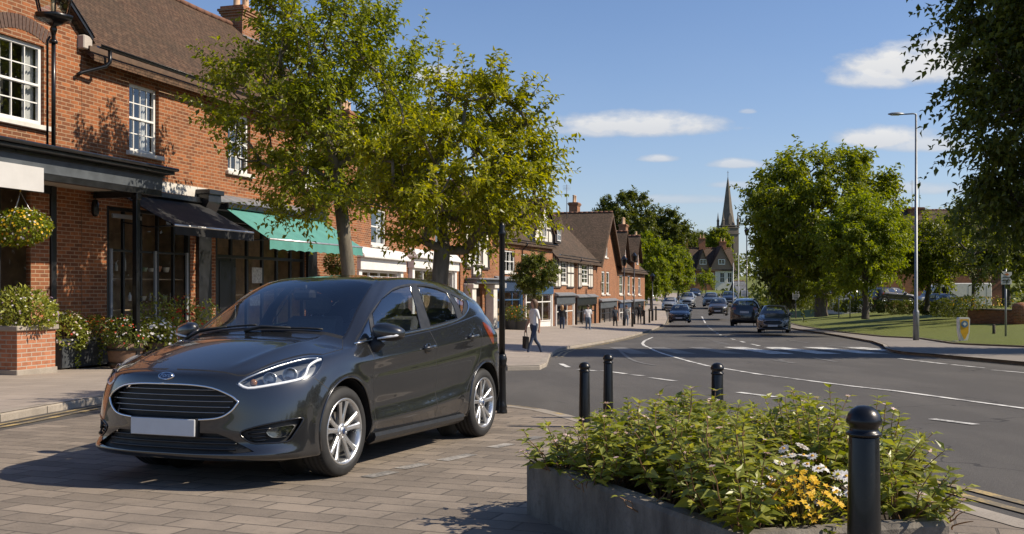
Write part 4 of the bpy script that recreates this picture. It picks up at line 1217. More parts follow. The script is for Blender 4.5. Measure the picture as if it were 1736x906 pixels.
def m_brick(name, c1, c2, cm, dark=(.06, .035, .025), amount=.55, bw=.235, rh=.078):
    m, nt, b = _nodes(name); v = warp(nt, facade_vec(nt), 3, .012)
    br = brick_nodes(nt, v, bw, rh, .009, .5, c1, c2, cm, .15)
    n1 = noise(nt, coord(nt), 22, 4, .7); n2 = noise(nt, coord(nt), .8, 5, .6); n3 = noise(nt, v, 9, 2, .5)
    c = mixcol(nt, math_(nt, 'MULTIPLY', ramp(nt, n3, .50, .62), .50), br.outputs['Color'], mixcol(nt, .5, br.outputs['Color'], dark))
    c = mixcol(nt, math_(nt, 'MULTIPLY', ramp(nt, n2, .42, .72), amount), c, mixcol(nt, .62, c, dark))
    c = mixcol(nt, math_(nt, 'MULTIPLY', ramp(nt, n1, .45, .8), .4), c, mixcol(nt, .4, c, (.44, .20, .09)))
    c = mixcol(nt, math_(nt, 'MULTIPLY', br.outputs['Fac'], .75), c, cm)
    nt.links.new(c, b.inputs['Base Color']); b.inputs['Roughness'].default_value = .88; b.inputs['Specular IOR Level'].default_value = .25
    bump(nt, b, math_(nt, 'ADD', math_(nt, 'MULTIPLY', br.outputs['Fac'], -1.0), math_(nt, 'MULTIPLY', n1, .5)), .5, .012)
    MATS[name] = m; return m
def m_tiles(name, c1, c2, bw=.17, rh=.095):
    m, nt, b = _nodes(name); tc = coord(nt)
    sp = nt.nodes.new('ShaderNodeSeparateXYZ'); nt.links.new(tc, sp.inputs[0])
    tn = nt.nodes.new('ShaderNodeTexCoord'); sn = nt.nodes.new('ShaderNodeSeparateXYZ'); nt.links.new(tn.outputs['Normal'], sn.inputs[0])
    isx = math_(nt, 'GREATER_THAN', math_(nt, 'ABSOLUTE', sn.outputs['X']), .45)
    u = nt.nodes.new('ShaderNodeMixRGB'); nt.links.new(isx, u.inputs[0]); nt.links.new(sp.outputs['X'], u.inputs[1]); nt.links.new(sp.outputs['Y'], u.inputs[2])
    cb = nt.nodes.new('ShaderNodeCombineXYZ'); nt.links.new(u.outputs[0], cb.inputs[0]); nt.links.new(math_(nt, 'MULTIPLY', sp.outputs['Z'], 1.45), cb.inputs[1])
    v = warp(nt, cb.outputs[0], 2.5, .03)
    br = brick_nodes(nt, v, bw, rh, .008, .5, c1, c2, tuple(x * .22 for x in c2), .3)
    n2 = noise(nt, tc, .7, 5, .65); n1 = noise(nt, tc, 16, 4, .7); n3 = noise(nt, v, 6, 2)
    c = mixcol(nt, math_(nt, 'MULTIPLY', ramp(nt, n3, .5, .64), .45), br.outputs['Color'], tuple(x * 1.7 for x in c1))
    c = mixcol(nt, ramp(nt, n2, .35, .7), c, mixcol(nt, .5, c, (.035, .032, .022)))
    c = mixcol(nt, math_(nt, 'MULTIPLY', ramp(nt, n1, .5, .8), .4), c, (.13, .115, .08))
    nt.links.new(c, b.inputs['Base Color']); b.inputs['Roughness'].default_value = .9; b.inputs['Specular IOR Level'].default_value = .2
    # each course steps up towards its lower edge
    fr = math_(nt, 'FRACT', math_(nt, 'DIVIDE', math_(nt, 'MULTIPLY', sp.outputs['Z'], 1.45), rh))
    h = math_(nt, 'ADD', math_(nt, 'MULTIPLY', fr, -1.0), math_(nt, 'MULTIPLY', br.outputs['Fac'], -.7)); h = math_(nt, 'ADD', h, math_(nt, 'MULTIPLY', n3, .6))
    bump(nt, b, h, .8, .02); MATS[name] = m; return m
m_brick('brick_red', (.37, .125, .044), (.155, .052, .023), (.35, .235, .145), amount=.75)
m_brick('brick_pier', (.38, .135, .055), (.17, .058, .026), (.36, .25, .16), amount=.75)
m_brick('brick_far', (.35, .135, .060), (.21, .078, .036), (.34, .24, .155), amount=.5)
m_brick('brick_planter', (.42, .175, .095), (.33, .13, .07), (.38, .32, .26), amount=.3)
m_brick('brick_chimney', (.38, .16, .075), (.27, .10, .045), (.30, .22, .15), amount=.8)
m_tiles('roof_tiles', (.115, .066, .040), (.075, .042, .026)); m_tiles('roof_tiles_far', (.105, .070, .050), (.072, .050, .036), .25, .14)
mat('white_wood', (.72, .71, .68), .4, var=.06, vscale=4); mat('white_stone', (.60, .57, .52), .7, var=.14, vscale=5, bmp=.2)
mat('black_wood', (.012, .0125, .014), .35, var=.25, vscale=5, coat=.15)
def m_iron():
    m, nt, b = _nodes('black_iron'); p = wpos(nt); n1 = noise(nt, p, 38, 5, .75); n2 = noise(nt, p, 6, 4, .6)
    d = math_(nt, 'MULTIPLY', ramp(nt, n1, .60, .72), ramp(nt, n2, .42, .62))
    nt.links.new(mixcol(nt, d, (.005, .0052, .006), (.045, .040, .034)), b.inputs['Base Color'])
    nt.links.new(math_(nt, 'ADD', math_(nt, 'MULTIPLY', n2, .22), math_(nt, 'ADD', math_(nt, 'MULTIPLY', d, .3), .20)), b.inputs['Roughness'])
    b.inputs['Coat Weight'].default_value = .2; b.inputs['Specular IOR Level'].default_value = .35; bump(nt, b, n1, .12, .006); MATS['black_iron'] = m
m_iron()
mat('grey_wood', (.07, .08, .09), .5, var=.25, vscale=3); mat('lead', (.20, .21, .225), .55, .3, var=.2, vscale=4)
mat('soffit', (.42, .37, .32), .8, var=.08, vscale=3); mat('sign_blank', (.50, .49, .475), .5, var=.05, vscale=3)
mat('blue_wood', (.035, .085, .17), .45, var=.15, vscale=5); mat('dark_blue', (.02, .04, .085), .5, var=.15, vscale=5)
mat('plaster', (.62, .59, .53), .85, var=.10, vscale=3, bmp=.15); mat('timber', (.035, .027, .022), .75, var=.3, vscale=6)
mat('timber_brown', (.10, .06, .035), .7, var=.3, vscale=6)
mat('curtain', (.62, .60, .56), .9, var=.1, vscale=12); mat('room_dark', (.022, .02, .019), .9, var=.3, vscale=2); mat('room_warm', (.27, .19, .125), .9, var=.4, vscale=3)
mat('terracotta', (.55, .36, .22), .8, var=.15, vscale=8); mat('limestone', (.15, .125, .098), .85, var=.25, vscale=.6, bmp=.2, bscale=3)
mat('awning_black', (.0105, .0105, .011), .8, var=.2, vscale=3); mat('awning_green', (.070, .235, .20), .75, var=.12, vscale=3)
mat('metal_bright', (.62, .62, .62), .35, .8, var=.1); mat('brick_arch', (.10, .062, .048), .9, var=.35, vscale=18, bmp=.3)
mat('shelf', (.36, .27, .18), .7, var=.2)
glass_mat('window_glass', (.85, .88, .90), .03); glass_mat('shop_glass', (.90, .90, .88), .02, ior=1.2)

# ------------------------------------------------------------------ building parts (local axes: x along the front, y into the building, z up)
def wall_mb(L, z0, z1, holes, th=.25, y0=0., x0=0., mi=0, mb=None):
    """a wall with rectangular openings; front at y0, reveals th deep. holes: (x0, x1, z0, z1)"""
    mb = mb or MB()
    xs = sorted(set([x0, L] + [h[0] for h in holes] + [h[1] for h in holes])); zs = sorted(set([z0, z1] + [h[2] for h in holes] + [h[3] for h in holes]))
    xs = [x for x in xs if x0 <= x <= L]; zs = [z for z in zs if z0 <= z <= z1]
    inside = lambda x, z: any(h[0] < x < h[1] and h[2] < z < h[3] for h in holes)
    for i in range(len(xs) - 1):
        for j in range(len(zs) - 1):
            if not inside((xs[i] + xs[i + 1]) / 2, (zs[j] + zs[j + 1]) / 2):
                mb.quad((xs[i], y0, zs[j]), (xs[i + 1], y0, zs[j]), (xs[i + 1], y0, zs[j + 1]), (xs[i], y0, zs[j + 1]), mi)
    for (a, b, c, d) in holes:
        mb.quad((a, y0, c), (a, y0, d), (a, y0 + th, d), (a, y0 + th, c), mi); mb.quad((b, y0, d), (b, y0, c), (b, y0 + th, c), (b, y0 + th, d), mi)
        mb.quad((a, y0, d), (b, y0, d), (b, y0 + th, d), (a, y0 + th, d), mi); mb.quad((b, y0, c), (a, y0, c), (a, y0 + th, c), (b, y0 + th, c), mi)
    return mb
def window(parent, x0, x1, z0, z1, y=.10, cols=3, rows=4, sash=True, sill=True, arch=0., frame='white_wood', bar=.022, fr=.06, curtain=True, glassm='window_glass', label=None, room='room_dark', depth=.5):
    """a glazed window set in the opening: frame and bars, pane, sill, room behind"""
    mb = MB(); ya, yb = y, y + .07
    zm = (z0 + z1) / 2
    mb.cbox(x0, x0 + fr, ya, yb, z0, z1); mb.cbox(x1 - fr, x1, ya, yb, z0, z1); mb.cbox(x0 + fr, x1 - fr, ya, yb, z0, z0 + fr * 1.2); mb.cbox(x0 + fr, x1 - fr, ya, yb, z1 - fr, z1)
    if sash: mb.cbox(x0 + fr, x1 - fr, ya - .015, yb, zm - .025, zm + .025)
    ix0, ix1, iz0, iz1 = x0 + fr, x1 - fr, z0 + fr * 1.2, z1 - fr
    for k in range(1, cols):
        x = ix0 + (ix1 - ix0) * k / cols; mb.box(x - bar / 2, x + bar / 2, ya + .02, yb - .01, iz0, iz1)
    for k in range(1, rows):
        if sash and rows % 2 == 0 and k == rows // 2: continue
        z = iz0 + (iz1 - iz0) * k / rows; mb.box(ix0, ix1, ya + .022, yb - .012, z - bar / 2, z + bar / 2)
    if arch:                                          # shallow curved head filled in white
        n = 10; top = [(x0 + (x1 - x0) * k / n, z1 + arch * (1 - (2 * k / n - 1) ** 2)) for k in range(n + 1)]
        mb.prism(top + [(x1, z1 - .01), (x0, z1 - .01)], ya + .005, yb, 'y')
    w = mb.build('window', MATS[frame], parent)
    if label: w['label'] = label
    p = MB(); p.quad((ix0, ya + .035, iz0), (ix1, ya + .035, iz0), (ix1, ya + .035, iz1), (ix0, ya + .035, iz1)); p.build('pane', MATS[glassm], w)
    r = MB(); d = depth
    r.quad((x0, yb + d, z0), (x1, yb + d, z0), (x1, yb + d, z1), (x0, yb + d, z1)); r.quad((x0, yb, z0), (x0, yb + d, z0), (x0, yb + d, z1), (x0, yb, z1)); r.quad((x1, yb, z0), (x1, yb + d, z0), (x1, yb + d, z1), (x1, yb, z1))
    r.quad((x0, yb, z0), (x1, yb, z0), (x1, yb + d, z0), (x0, yb + d, z0)); r.quad((x0, yb, z1), (x1, yb, z1), (x1, yb + d, z1), (x0, yb + d, z1))
    r.build('room', MATS[room], w)
    if curtain:
        c = MB(); wd = (x1 - x0) * .24
        for (a, s) in ((x0 + .02, 1), (x1 - .02, -1)):
            n = 12; vs = []
            for k in range(n + 1):
                xx = a + s * wd * k / n; yy = yb + .10 + .025 * math.sin(k * 2.2)
                vs += [(xx, yy, z0 + .02), (xx, yy, z1 - .02)]
            c.add(vs, [(2 * k, 2 * k + 2, 2 * k + 3, 2 * k + 1) for k in range(n)], 0, True)
        c.build('curtain', MATS['curtain'], w)
    if sill:
        s = MB(); s.cbox(x0 - .10, x1 + .10, -.09, y + .03, z0 - .10, z0 - .003, .01); s.build('sill', MATS['white_stone'], w)
    return w
def gable_roof(parent, x0, x1, depth, ze, zr, over=.30, mats='roof_tiles', name='roof', yf=0., hip=0., th=.10):
    """roof with its ridge along x; sags a little so that it is not ruler-straight"""
    mb = MB(); n = max(6, int((x1 - x0) / .8)); ym = yf + depth / 2
    sl = (zr - ze) / (depth / 2)
    def P(x, y, lift=0.):
        z = zr - abs(y - ym) * sl
        return (x, y, z + lift + .035 * math.sin(x * 1.3 + 1) * math.sin(y * .9))
    ysF = [yf - over, yf + depth * .25, ym]; ysB = [ym, yf + depth * .75, yf + depth + over]
    for ys in (ysF, ysB):
        m_ = len(ys); vs = []
        for i in range(n + 1):
            x = x0 + (x1 - x0) * i / n
            vs += [P(x, y, th) for y in ys]
        mb.add(vs, [(i * m_ + j, i * m_ + j + 1, (i + 1) * m_ + j + 1, (i + 1) * m_ + j) for i in range(n) for j in range(m_ - 1)], 0)
    # verge and eave edges
    for x in (x0, x1):
        pts = [P(x, y, th) for y in ysF + ysB[1:]]; low = [P(x, y, -.02) for y in ysF + ysB[1:]]
        k = len(pts); mb.add(pts + low, [(i, i + 1, k + i + 1, k + i) for i in range(k - 1)], 0)
    for y in (ysF[0], ysB[-1]):
        mb.quad(P(x0, y, th), P(x1, y, th), P(x1, y, -.02), P(x0, y, -.02))
    # ridge tiles
    k = max(2, int((x1 - x0) / .4))
    for i in range(k):
        xa, xb = x0 + (x1 - x0) * i / k, x0 + (x1 - x0) * (i + 1) / k - .01
        mb.tube([P(xa, ym, th + .03), P(xb, ym, th + .03)], .085, 8, 1)
    return mb.build(name, [MATS[mats], MATS['ridge_tile']], parent)
mat('ridge_tile', (.16, .075, .045), .85, var=.2, vscale=4)
def gable_front_roof(parent, x0, x1, depth, ze, zr, over=.25, mats='roof_tiles', name='roof', yf=0., th=.10):
    """roof with its ridge running into the building; x0..x1 the width of the gable"""
    mb = MB(); xm = (x0 + x1) / 2; sl = (zr - ze) / ((x1 - x0) / 2); n = 6
    def P(x, y, lift=0.): return (x, y, zr - abs(x - xm) * sl + lift)
    ys = [yf - over + (depth + over) * i / n for i in range(n + 1)]
    for xs in ((x0 - over, (x0 + xm) / 2, xm), (xm, (x1 + xm) / 2, x1 + over)):
        vs = [P(x, y, th) for y in ys for x in xs]; mb.add(vs, [(i * 3 + j, i * 3 + j + 1, (i + 1) * 3 + j + 1, (i + 1) * 3 + j) for i in range(n) for j in range(2)], 0)
    for y in (ys[0],):
        xs = (x0 - over, xm, x1 + over); mb.add([P(x, y, th) for x in xs] + [P(x, y, -.04) for x in xs], [(0, 1, 4, 3), (1, 2, 5, 4)], 0)
    for x in (x0 - over, x1 + over): mb.quad(P(x, ys[0], th), P(x, ys[-1], th), P(x, ys[-1], -.02), P(x, ys[0], -.02))
    k = max(2, int(depth / .4))
    for i in range(k):
        ya, yb = ys[0] + (depth + over) * i / k, ys[0] + (depth + over) * (i + 1) / k - .01
        mb.tube([P(xm, ya, th + .03), P(xm, yb, th + .03)], .085, 8, 1)
    return mb.build(name, [MATS[mats], MATS['ridge_tile']], parent)
def chimney(parent, x, y, z0, z1, w=.9, d=.6, pots=2, pot_h=.5, brick='brick_chimney'):
    mb = MB(); mb.box(x - w / 2, x + w / 2, y - d / 2, y + d / 2, z0, z1 - .32)
    for k, e in enumerate((.04, .08, .12)): mb.box(x - w / 2 - e, x + w / 2 + e, y - d / 2 - e, y + d / 2 + e, z1 - .32 + k * .075 + .001, z1 - .32 + (k + 1) * .075)
    mb.box(x - w / 2 - .05, x + w / 2 + .05, y - d / 2 - .05, y + d / 2 + .05, z1 - .094, z1)
    c = mb.build('chimney', MATS[brick], parent)
    for k in range(pots):
        p = MB(); px = x + (k - (pots - 1) / 2) * w / pots
        p.lathe([(.12, z1 - .02), (.13, z1 + .06), (.11, z1 + .10), (.105, z1 + pot_h - .08), (.125, z1 + pot_h - .05), (.125, z1 + pot_h), (.09, z1 + pot_h)], 14, (px, y, 0)); p.build('chimney_pot', MATS['terracotta'], c)
    return c
def gutter(parent, x0, x1, z, y=-.30, down=None, zbot=-.5, m='black_iron'):
    mb = MB(); n = 8
    prof = [(math.cos(math.pi + math.pi * k / n) * .06, math.sin(math.pi + math.pi * k / n) * .06) for k in range(n + 1)]
    vs = [(xx, y + a, z + b) for xx in (x0, x1) for a, b in prof]; mb.add(vs, [(k, k + 1, n + 2 + k, n + 1 + k) for k in range(n)], 0, True)
    mb.tube([(x0, y - .055, z), (x1, y - .055, z)], .012, 6)
    o = mb.build('gutter', MATS[m], parent)
    if down is not None:
        d = MB(); d.tube([(down, y, z - .03), (down, y, z - .25), (down, -.07, z - .55), (down, -.07, zbot)], .04, 8); d.build('downpipe', MATS[m], parent)
    return o
def shopfront(parent, x0, x1, z0, z1, ncols=3, trans=.25, frame='black_wood', y=.06, stall=.5, shelves=2, glassm='shop_glass', bar=.05, room='room_warm', depth=.9, label=None, door=None):
    """a glazed shop window: stall riser, posts, transom lights, panes, a room with shelves behind"""
    mb = MB(); f = .08
    mb.cbox(x0, x0 + f, y - .06, y + .06, z0, z1); mb.cbox(x1 - f, x1, y - .06, y + .06, z0, z1); mb.cbox(x0 + f, x1 - f, y - .05, y + .05, z1 - f, z1)
    if stall: mb.cbox(x0 + f, x1 - f, y - .03, y + .05, z0, z0 + stall); mb.cbox(x0 + f, x1 - f, y - .08, y + .05, z0 + stall, z0 + stall + .06)
    zt = z1 - (z1 - z0) * trans
    if trans: mb.cbox(x0 + f, x1 - f, y - .045, y + .045, zt - bar / 2, zt + bar / 2)
    for k in range(1, ncols):
        x = x0 + (x1 - x0) * k / ncols; mb.cbox(x - bar / 2, x + bar / 2, y - .04, y + .04, z0 + stall, z1 - f)
    w = mb.build('shop_window', MATS[frame], parent)
    if label: w['label'] = label
    p = MB(); p.quad((x0 + f, y, z0 + stall), (x1 - f, y, z0 + stall), (x1 - f, y, z1 - f), (x0 + f, y, z1 - f)); p.build('pane', MATS[glassm], w)
    r = MB(); a, b, c, d = x0, x1, z0, z1; yb = y + depth
    r.quad((a, yb, c), (b, yb, c), (b, yb, d), (a, yb, d)); r.quad((a, y, c), (a, yb, c), (a, yb, d), (a, y, d)); r.quad((b, y, c), (b, yb, c), (b, yb, d), (b, y, d)); r.quad((a, y, d), (b, y, d), (b, yb, d), (a, yb, d)); r.quad((a, y, c), (b, y, c), (b, yb, c), (a, yb, c))
    r.build('room', MATS[room], w)
    for k in range(shelves):
        z = z0 + stall + .05 + (zt - z0 - stall) * (k + .05) / max(1, shelves)
        s = MB(); s.cbox(x0 + f, x1 - f, y + .07, y + .42, z - .015, z + .015); s.build('shelf', MATS['shelf'], w)
    return w
def awning(name, P0, th, L, z_top, proj, z_front, m, label, valance=.22, scallop=False):
    """a sloping cloth blind on arms, hung on the wall: cloth with thickness, front rail, valance"""
    root = empty(name, (P0.x, P0.y, 0), R(90) - th if False else 0, label, 'awning')
    root.rotation_euler = (0, 0, math.atan2(math.cos(th), math.sin(th)))
    mb = MB(); n = 10; k_ = 8; vs = []
    for i in range(n + 1):
        for j in range(k_ + 1):
            t = j / k_; x = L * i / n
            vs.append((x, -proj * t, z_top + (z_front - z_top) * t - .03 * math.sin(math.pi * t) * (1 - .5 * abs(2 * i / n - 1))))
    N = len(vs); vs += [(x, y + .004, z - .012) for x, y, z in vs]
    f = lambda i, j: i * (k_ + 1) + j
    fs = [(f(i, j), f(i + 1, j), f(i + 1, j + 1), f(i, j + 1)) for i in range(n) for j in range(k_)]
    fs += [tuple(q + N for q in a[::-1]) for a in fs]
    mb.add(vs, fs, 0, True)
    mb.build('cloth', MATS[m], root)
    mb = MB(); mb.tube([(0, -proj, z_front), (L, -proj, z_front)], .026, 8); mb.build('front_rail', MATS['metal_bright'], root)
    mb = MB(); nn = 60; vs = []
    for i in range(nn + 1):
        x = L * i / nn; dz = valance - (.03 * abs(math.sin(i * math.pi / 5)) if scallop else 0)
        for (zz, yy) in ((z_front - .02, -proj - .01), (z_front - dz, -proj - .012 + .012 * math.sin(i * .8))): vs.append((x, yy, zz))
    N = len(vs); vs += [(x, y + .008, z) for x, y, z in vs]
    fs = [(2 * i, 2 * i + 2, 2 * i + 3, 2 * i + 1) for i in range(nn)]; fs += [tuple(q + N for q in a[::-1]) for a in fs]
    mb.add(vs, fs, 0, True); mb.build('valance', MATS[m], root)
    for x in (.12, L - .12):
        mb = MB(); mb.tube([(x, -.02, z_front + .10), (x, -proj * .5, z_front - .02), (x, -proj, z_front)], .018, 6); mb.build('arm', MATS['black_iron'], root)
    mb = MB(); mb.cbox(-.04, L + .04, -.14, .0, z_top - .02, z_top + .12, .02); mb.build('cassette', MATS['black_wood'], root)
    return root
def house(name, P0, th, label, cat='building'):
    o = empty(name, (P0.x, P0.y, 0), math.atan2(math.cos(th), math.sin(th)), label, cat); return o
# ------------------------------------------------------------------ the left-hand row of shops
def text_mesh(name, body, size, m, parent, loc, rot, extrude=.004, shear=0.):
    tc = bpy.data.curves.new(name, 'FONT'); tc.body = body; tc.size = size; tc.extrude = extrude; tc.align_x = 'CENTER'; tc.align_y = 'CENTER'; tc.shear = shear
    to = bpy.data.objects.new('tmp', tc); COL.objects.link(to); bpy.context.view_layer.update()
    me = bpy.data.meshes.new_from_object(to.evaluated_get(bpy.context.evaluated_depsgraph_get())); bpy.data.objects.remove(to); bpy.data.curves.remove(tc)
    me.materials.clear(); me.materials.append(MATS[m])
    o = link(name, me, parent, loc); o.rotation_euler = rot; return o

def build_near_shops():
    ZB = -.9
    # A: gabled brick shop at the edge of the picture
    sA = -11.0
    A = house('brick_shop', fac(sA), TH_A, 'gabled red brick shop with black canopy and blank sign, one arched sash window')
    o = lambda s: s - sA
    xe = o(-1.98)
    win = (o(-4.16), o(-3.02), 4.50, 6.05)
    big = (o(-7.2), o(-2.72), -.55, 3.35)
    mb = wall_mb(xe, ZB, 6.45, [(win[0], win[1], win[2], win[3]), (big[0], big[1], ZB, big[3])], .18)
    xm = xe / 2 - .6; gz = 6.45 + (xe - xm) * .86
    mb.add([(0, 0, 6.45), (xe, 0, 6.45), (xe, .0, 6.46), (xm, 0, gz), (0, 0, 6.46)], [(0, 1, 2, 3, 4)])
    mb.quad((xe, 0, ZB), (xe, 7, ZB), (xe, 7, 6.45), (xe, 0, 6.45)); mb.quad((0, 0, ZB), (0, 0, 6.45), (0, 7, 6.45), (0, 7, ZB))
    mb.build('wall', MATS['brick_red'], A)
    # white kneeler and dark barge board of the gable
    mb = MB(); mb.cbox(xe - .12, xe + .14, -.16, .10, 6.22, 6.50, .02); mb.build('kneeler', MATS['soffit'], A)
    mb = MB(); dx = xe + .10 - xm
    mb.prism([(xe + .16, 6.40), (xe + .16, 6.58), (xm, gz + .22), (xm, gz + .02)], -.16, -.10, 'y'); mb.build('barge_board', MATS['black_wood'], A)
    mb = MB()
    for s in (1, -1):
        x1 = xe + .2 if s > 0 else 2 * xm - xe - .2
        mb.add([(xm, -.18, gz + .22), (x1, -.18, gz + .22 - (abs(x1 - xm)) * .86), (x1, 7, gz + .22 - (abs(x1 - xm)) * .86), (xm, 7, gz + .22)], [(0, 1, 2, 3)])
        mb.add([(xm, -.18, gz + .10), (x1, -.18, gz + .10 - (abs(x1 - xm)) * .86), (x1, 7, gz + .10 - (abs(x1 - xm)) * .86), (xm, 7, gz + .10)], [(0, 1, 2, 3)])
    mb.build('roof', MATS['roof_tiles'], A)
    w = window(A, *win, y=.07, cols=3, rows=4, arch=.16, fr=.075)
    # brick arch over the window
    mb = MB(); n = 16; xa, xb = win[0] - .10, win[1] + .10
    for k in range(n):
        t0, t1 = k / n + .006, (k + 1) / n - .006
        f_ = lambda t, e: (xa + (xb - xa) * t + (t - .5) * .22 * e, win[3] + .02 + .17 * (1 - (2 * t - 1) ** 2) + .27 * e)
        mb.prism([f_(t0, 0), f_(t1, 0), f_(t1, 1), f_(t0, 1)], -.012, .05, 'y')
    mb.build('window_arch', MATS['brick_arch'], A)
    # shop front under the canopy
    mb = MB()
    for a, b in ((o(-7.2), o(-7.0)), (o(-5.62), o(-5.46)), (o(-4.22), o(-4.14)), (o(-2.86), o(-2.72))): mb.cbox(a, b, -.04, .10, ZB, 3.35)
    mb.cbox(o(-7.0), o(-2.86), -.02, .09, 2.38, 2.54); mb.cbox(o(-7.0), o(-2.86), -.02, .09, 3.2, 3.349)
    mb.cbox(o(-5.46), o(-4.22), .02, .10, ZB, .1); mb.cbox(o(-4.14), o(-2.86), .02, .10, ZB, .10)
    sf = mb.build('shop_front', MATS['black_wood'], A)
    mb = MB(); mb.cbox(o(-5.42), o(-5.30), .0, .05, .1, 2.38); mb.cbox(o(-4.66), o(-4.5), .0, .05, .1, 2.38); mb.build('window_post', MATS['grey_wood'], sf)
    mb = MB(); mb.cbox(o(-3.36), o(-2.87), .0, .12, ZB, 3.2); mb.build('brick_pier', MATS['brick_pier'], A)
    mb = MB(); mb.quad((o(-7.0), .06, .1), (o(-3.36), .06, .1), (o(-3.36), .06, 3.2), (o(-7.0), .06, 3.2)); mb.build('pane', MATS['shop_glass'], sf)
    mb = MB(); mb.box(o(-7.2), o(-2.75), .15, 2.6, ZB + .02, 3.34); rm = mb.build('room', MATS['room_warm'], sf)
    rm.data.polygons  # open towards the glass
    bm = bmesh.new(); bm.from_mesh(rm.data); bmesh.ops.delete(bm, geom=[f for f in bm.faces if f.calc_center_median().y < .2], context='FACES'); bm.to_mesh(rm.data); bm.free()
    # posters stuck inside the glass
    for (s0, s1, z0, z1, c1, c2) in ((-5.02, -4.76, 1.10, 1.52, (.50, .45, .12), (.45, .43, .38)), (-4.4, -4.14, 1.0, 1.42, (.30, .30, .29), (.42, .40, .36)), (-5.75, -5.66, .85, 1.5, (.45, .2, .08), (.5, .45, .3))):
        mb = MB(); mb.cbox(o(s0), o(s1), .040, .046, z0, z1, .001, 0); mb.cbox(o(s0) + .03, o(s1) - .03, .034, .0395, z0 + .05, z1 - .06, .001, 1)
        p = mb.build('poster', [mat('poster_a%.2f' % s0, c1, .8), mat('poster_b%.2f' % s0, c2, .8, var=.5, vscale=14)]); p.location = A.location; p.rotation_euler = A.rotation_euler
        tag(p, {-5.02: 'yellow and cream poster in the black shop window below the hanging basket', -4.4: 'grey notice in the shop window right of the yellow poster', -5.75: 'orange flyer cut off by the edge of the photo'}[s0], 'poster')
    # canopy
    D = 1.6; L0, L1 = o(-8.0), o(-1.52)
    cn = A
    mb = MB(); mb.cbox(L0, L1 + .02, -D - .02, 0.0, 3.60, 3.66, .004); mb.cbox(L0, L1 + .14, -D - .20, -.0, 3.665, 3.73, .01); mb.cbox(L0, L1 + .20, -D - .27, -.0, 3.735, 3.80, .02)
    mb.build('canopy_cornice', MATS['black_wood'], cn)
    mb = MB(); mb.cbox(L0, L1, -D, -D + .10, 3.34, 3.597, .004); mb.cbox(L1 - .10, L1, -D + .101, .0, 3.34, 3.597, .004); mb.build('canopy_fascia', MATS['grey_wood'], cn)
    mb = MB(); mb.cbox(L0, L1 - .01, -D + .005, -D + .12, 3.22, 3.337, .004); mb.cbox(L1 - .12, L1 - .01, -D + .125, .0, 3.22, 3.337, .004); mb.build('canopy_beam', MATS['black_wood'], cn)
    mb = MB(); mb.quad((L0, -D + .1, 3.36), (L1 - .1, -D + .1, 3.36), (L1 - .1, -.001, 3.36), (L0, -.001, 3.36)); mb.build('canopy_soffit', MATS['soffit'], cn)
    mb = MB(); mb.cbox(L0, o(-4.84), -D - .035, -D - .004, 3.0, 3.42, .004); mb.build('sign_panel', MATS['sign_blank'], cn)
    px = o(-2.26); zb = z_left(*fac(-2.26, D - .06))
    mb = MB(); mb.cbox(px - .055, px + .055, -D + .01, -D + .12, zb, 3.22, .008); mb.cbox(px - .075, px + .075, -D - .01, -D + .14, zb, zb + .25, .01); mb.cbox(px - .075, px + .075, -D - .01, -D + .14, 3.10, 3.219, .01)
    mb.build('canopy_post', MATS['black_iron'], cn)
    # B: long brick building with tiled roof
    sB = -1.97; B = house('brick_terrace', fac(sB), TH_A, 'long red brick building under a brown tiled roof, with black and green shop blinds')
    q = lambda s: s - sB; LB = q(10.75)
    ups = [(-.50, .53), (3.32, 4.38), (7.2, 8.2)]
    holes = [(q(a), q(b), 4.36, 5.86) for a, b in ups]
    gr = [(q(-1.22), q(1.72), ZB, 3.10), (q(2.78), q(7.3), ZB, 3.35)]
    mb = wall_mb(LB, ZB, 6.30, holes + gr, .16)
    mb.add([(LB, 0, ZB), (LB, 8, ZB), (LB, 8, 6.3), (LB, 4, 9.85), (LB, 0, 6.3)], [(0, 1, 2, 3, 4)]); mb.quad((0, 8, ZB), (LB, 8, ZB), (LB, 8, 6.3), (0, 8, 6.3))
    mb.build('wall', MATS['brick_red'], B)
    for h in holes:
        window(B, *h, y=.09, cols=4, rows=4, arch=.12, fr=.07)
        mb = MB(); n = 14
        for k in range(n):
            t0, t1 = k / n + .005, (k + 1) / n - .005; xa, xb = h[0] - .05, h[1] + .05
            f_ = lambda t, e: (xa + (xb - xa) * t + (t - .5) * .16 * e, h[3] + .015 + .13 * (1 - (2 * t - 1) ** 2) + .22 * e)
            mb.prism([f_(t0, 0), f_(t1, 0), f_(t1, 1), f_(t0, 1)], -.010, .05, 'y')
        mb.build('window_arch', MATS['brick_red'], B)
    gable_roof(B, 0, LB + .15, 8.0, 6.28, 9.86)
    mb = MB(); mb.cbox(0, LB, -.20, -.003, 6.16, 6.30, .004); mb.build('eaves_board', MATS['timber_brown'], B)
    gutter(B, 0.02, LB + .1, 6.30, -.40)
    mb = MB(); mb.tube([(.35, -.40, 6.25), (.35, -.40, 6.02), (.28, -.36, 5.92), (-.15, -.10, 5.72), (-.22, -.08, 5.66)], .04, 8); mb.build('downpipe', MATS['black_iron'], B)
    ch = chimney(B, LB - .45, 4.0, 9.0, 10.60, 1.05, .75, 2, .8)
    mb = MB(); mb.cbox(LB - 1.02, LB + .10, 3.55, 4.45, 9.3, 9.62, .02); mb.build('flashing', MATS['lead'], ch)
    # stone band and left shop window below the black blind
    mb = MB()
    n = 6
    for k in range(n): mb.cbox(q(-.1) + k * .52 + .004, q(-.1) + (k + 1) * .52 - .004, -.03, .02, 3.42, 3.80, .006)
    mb.build('stone_band', MATS['white_stone'], B)
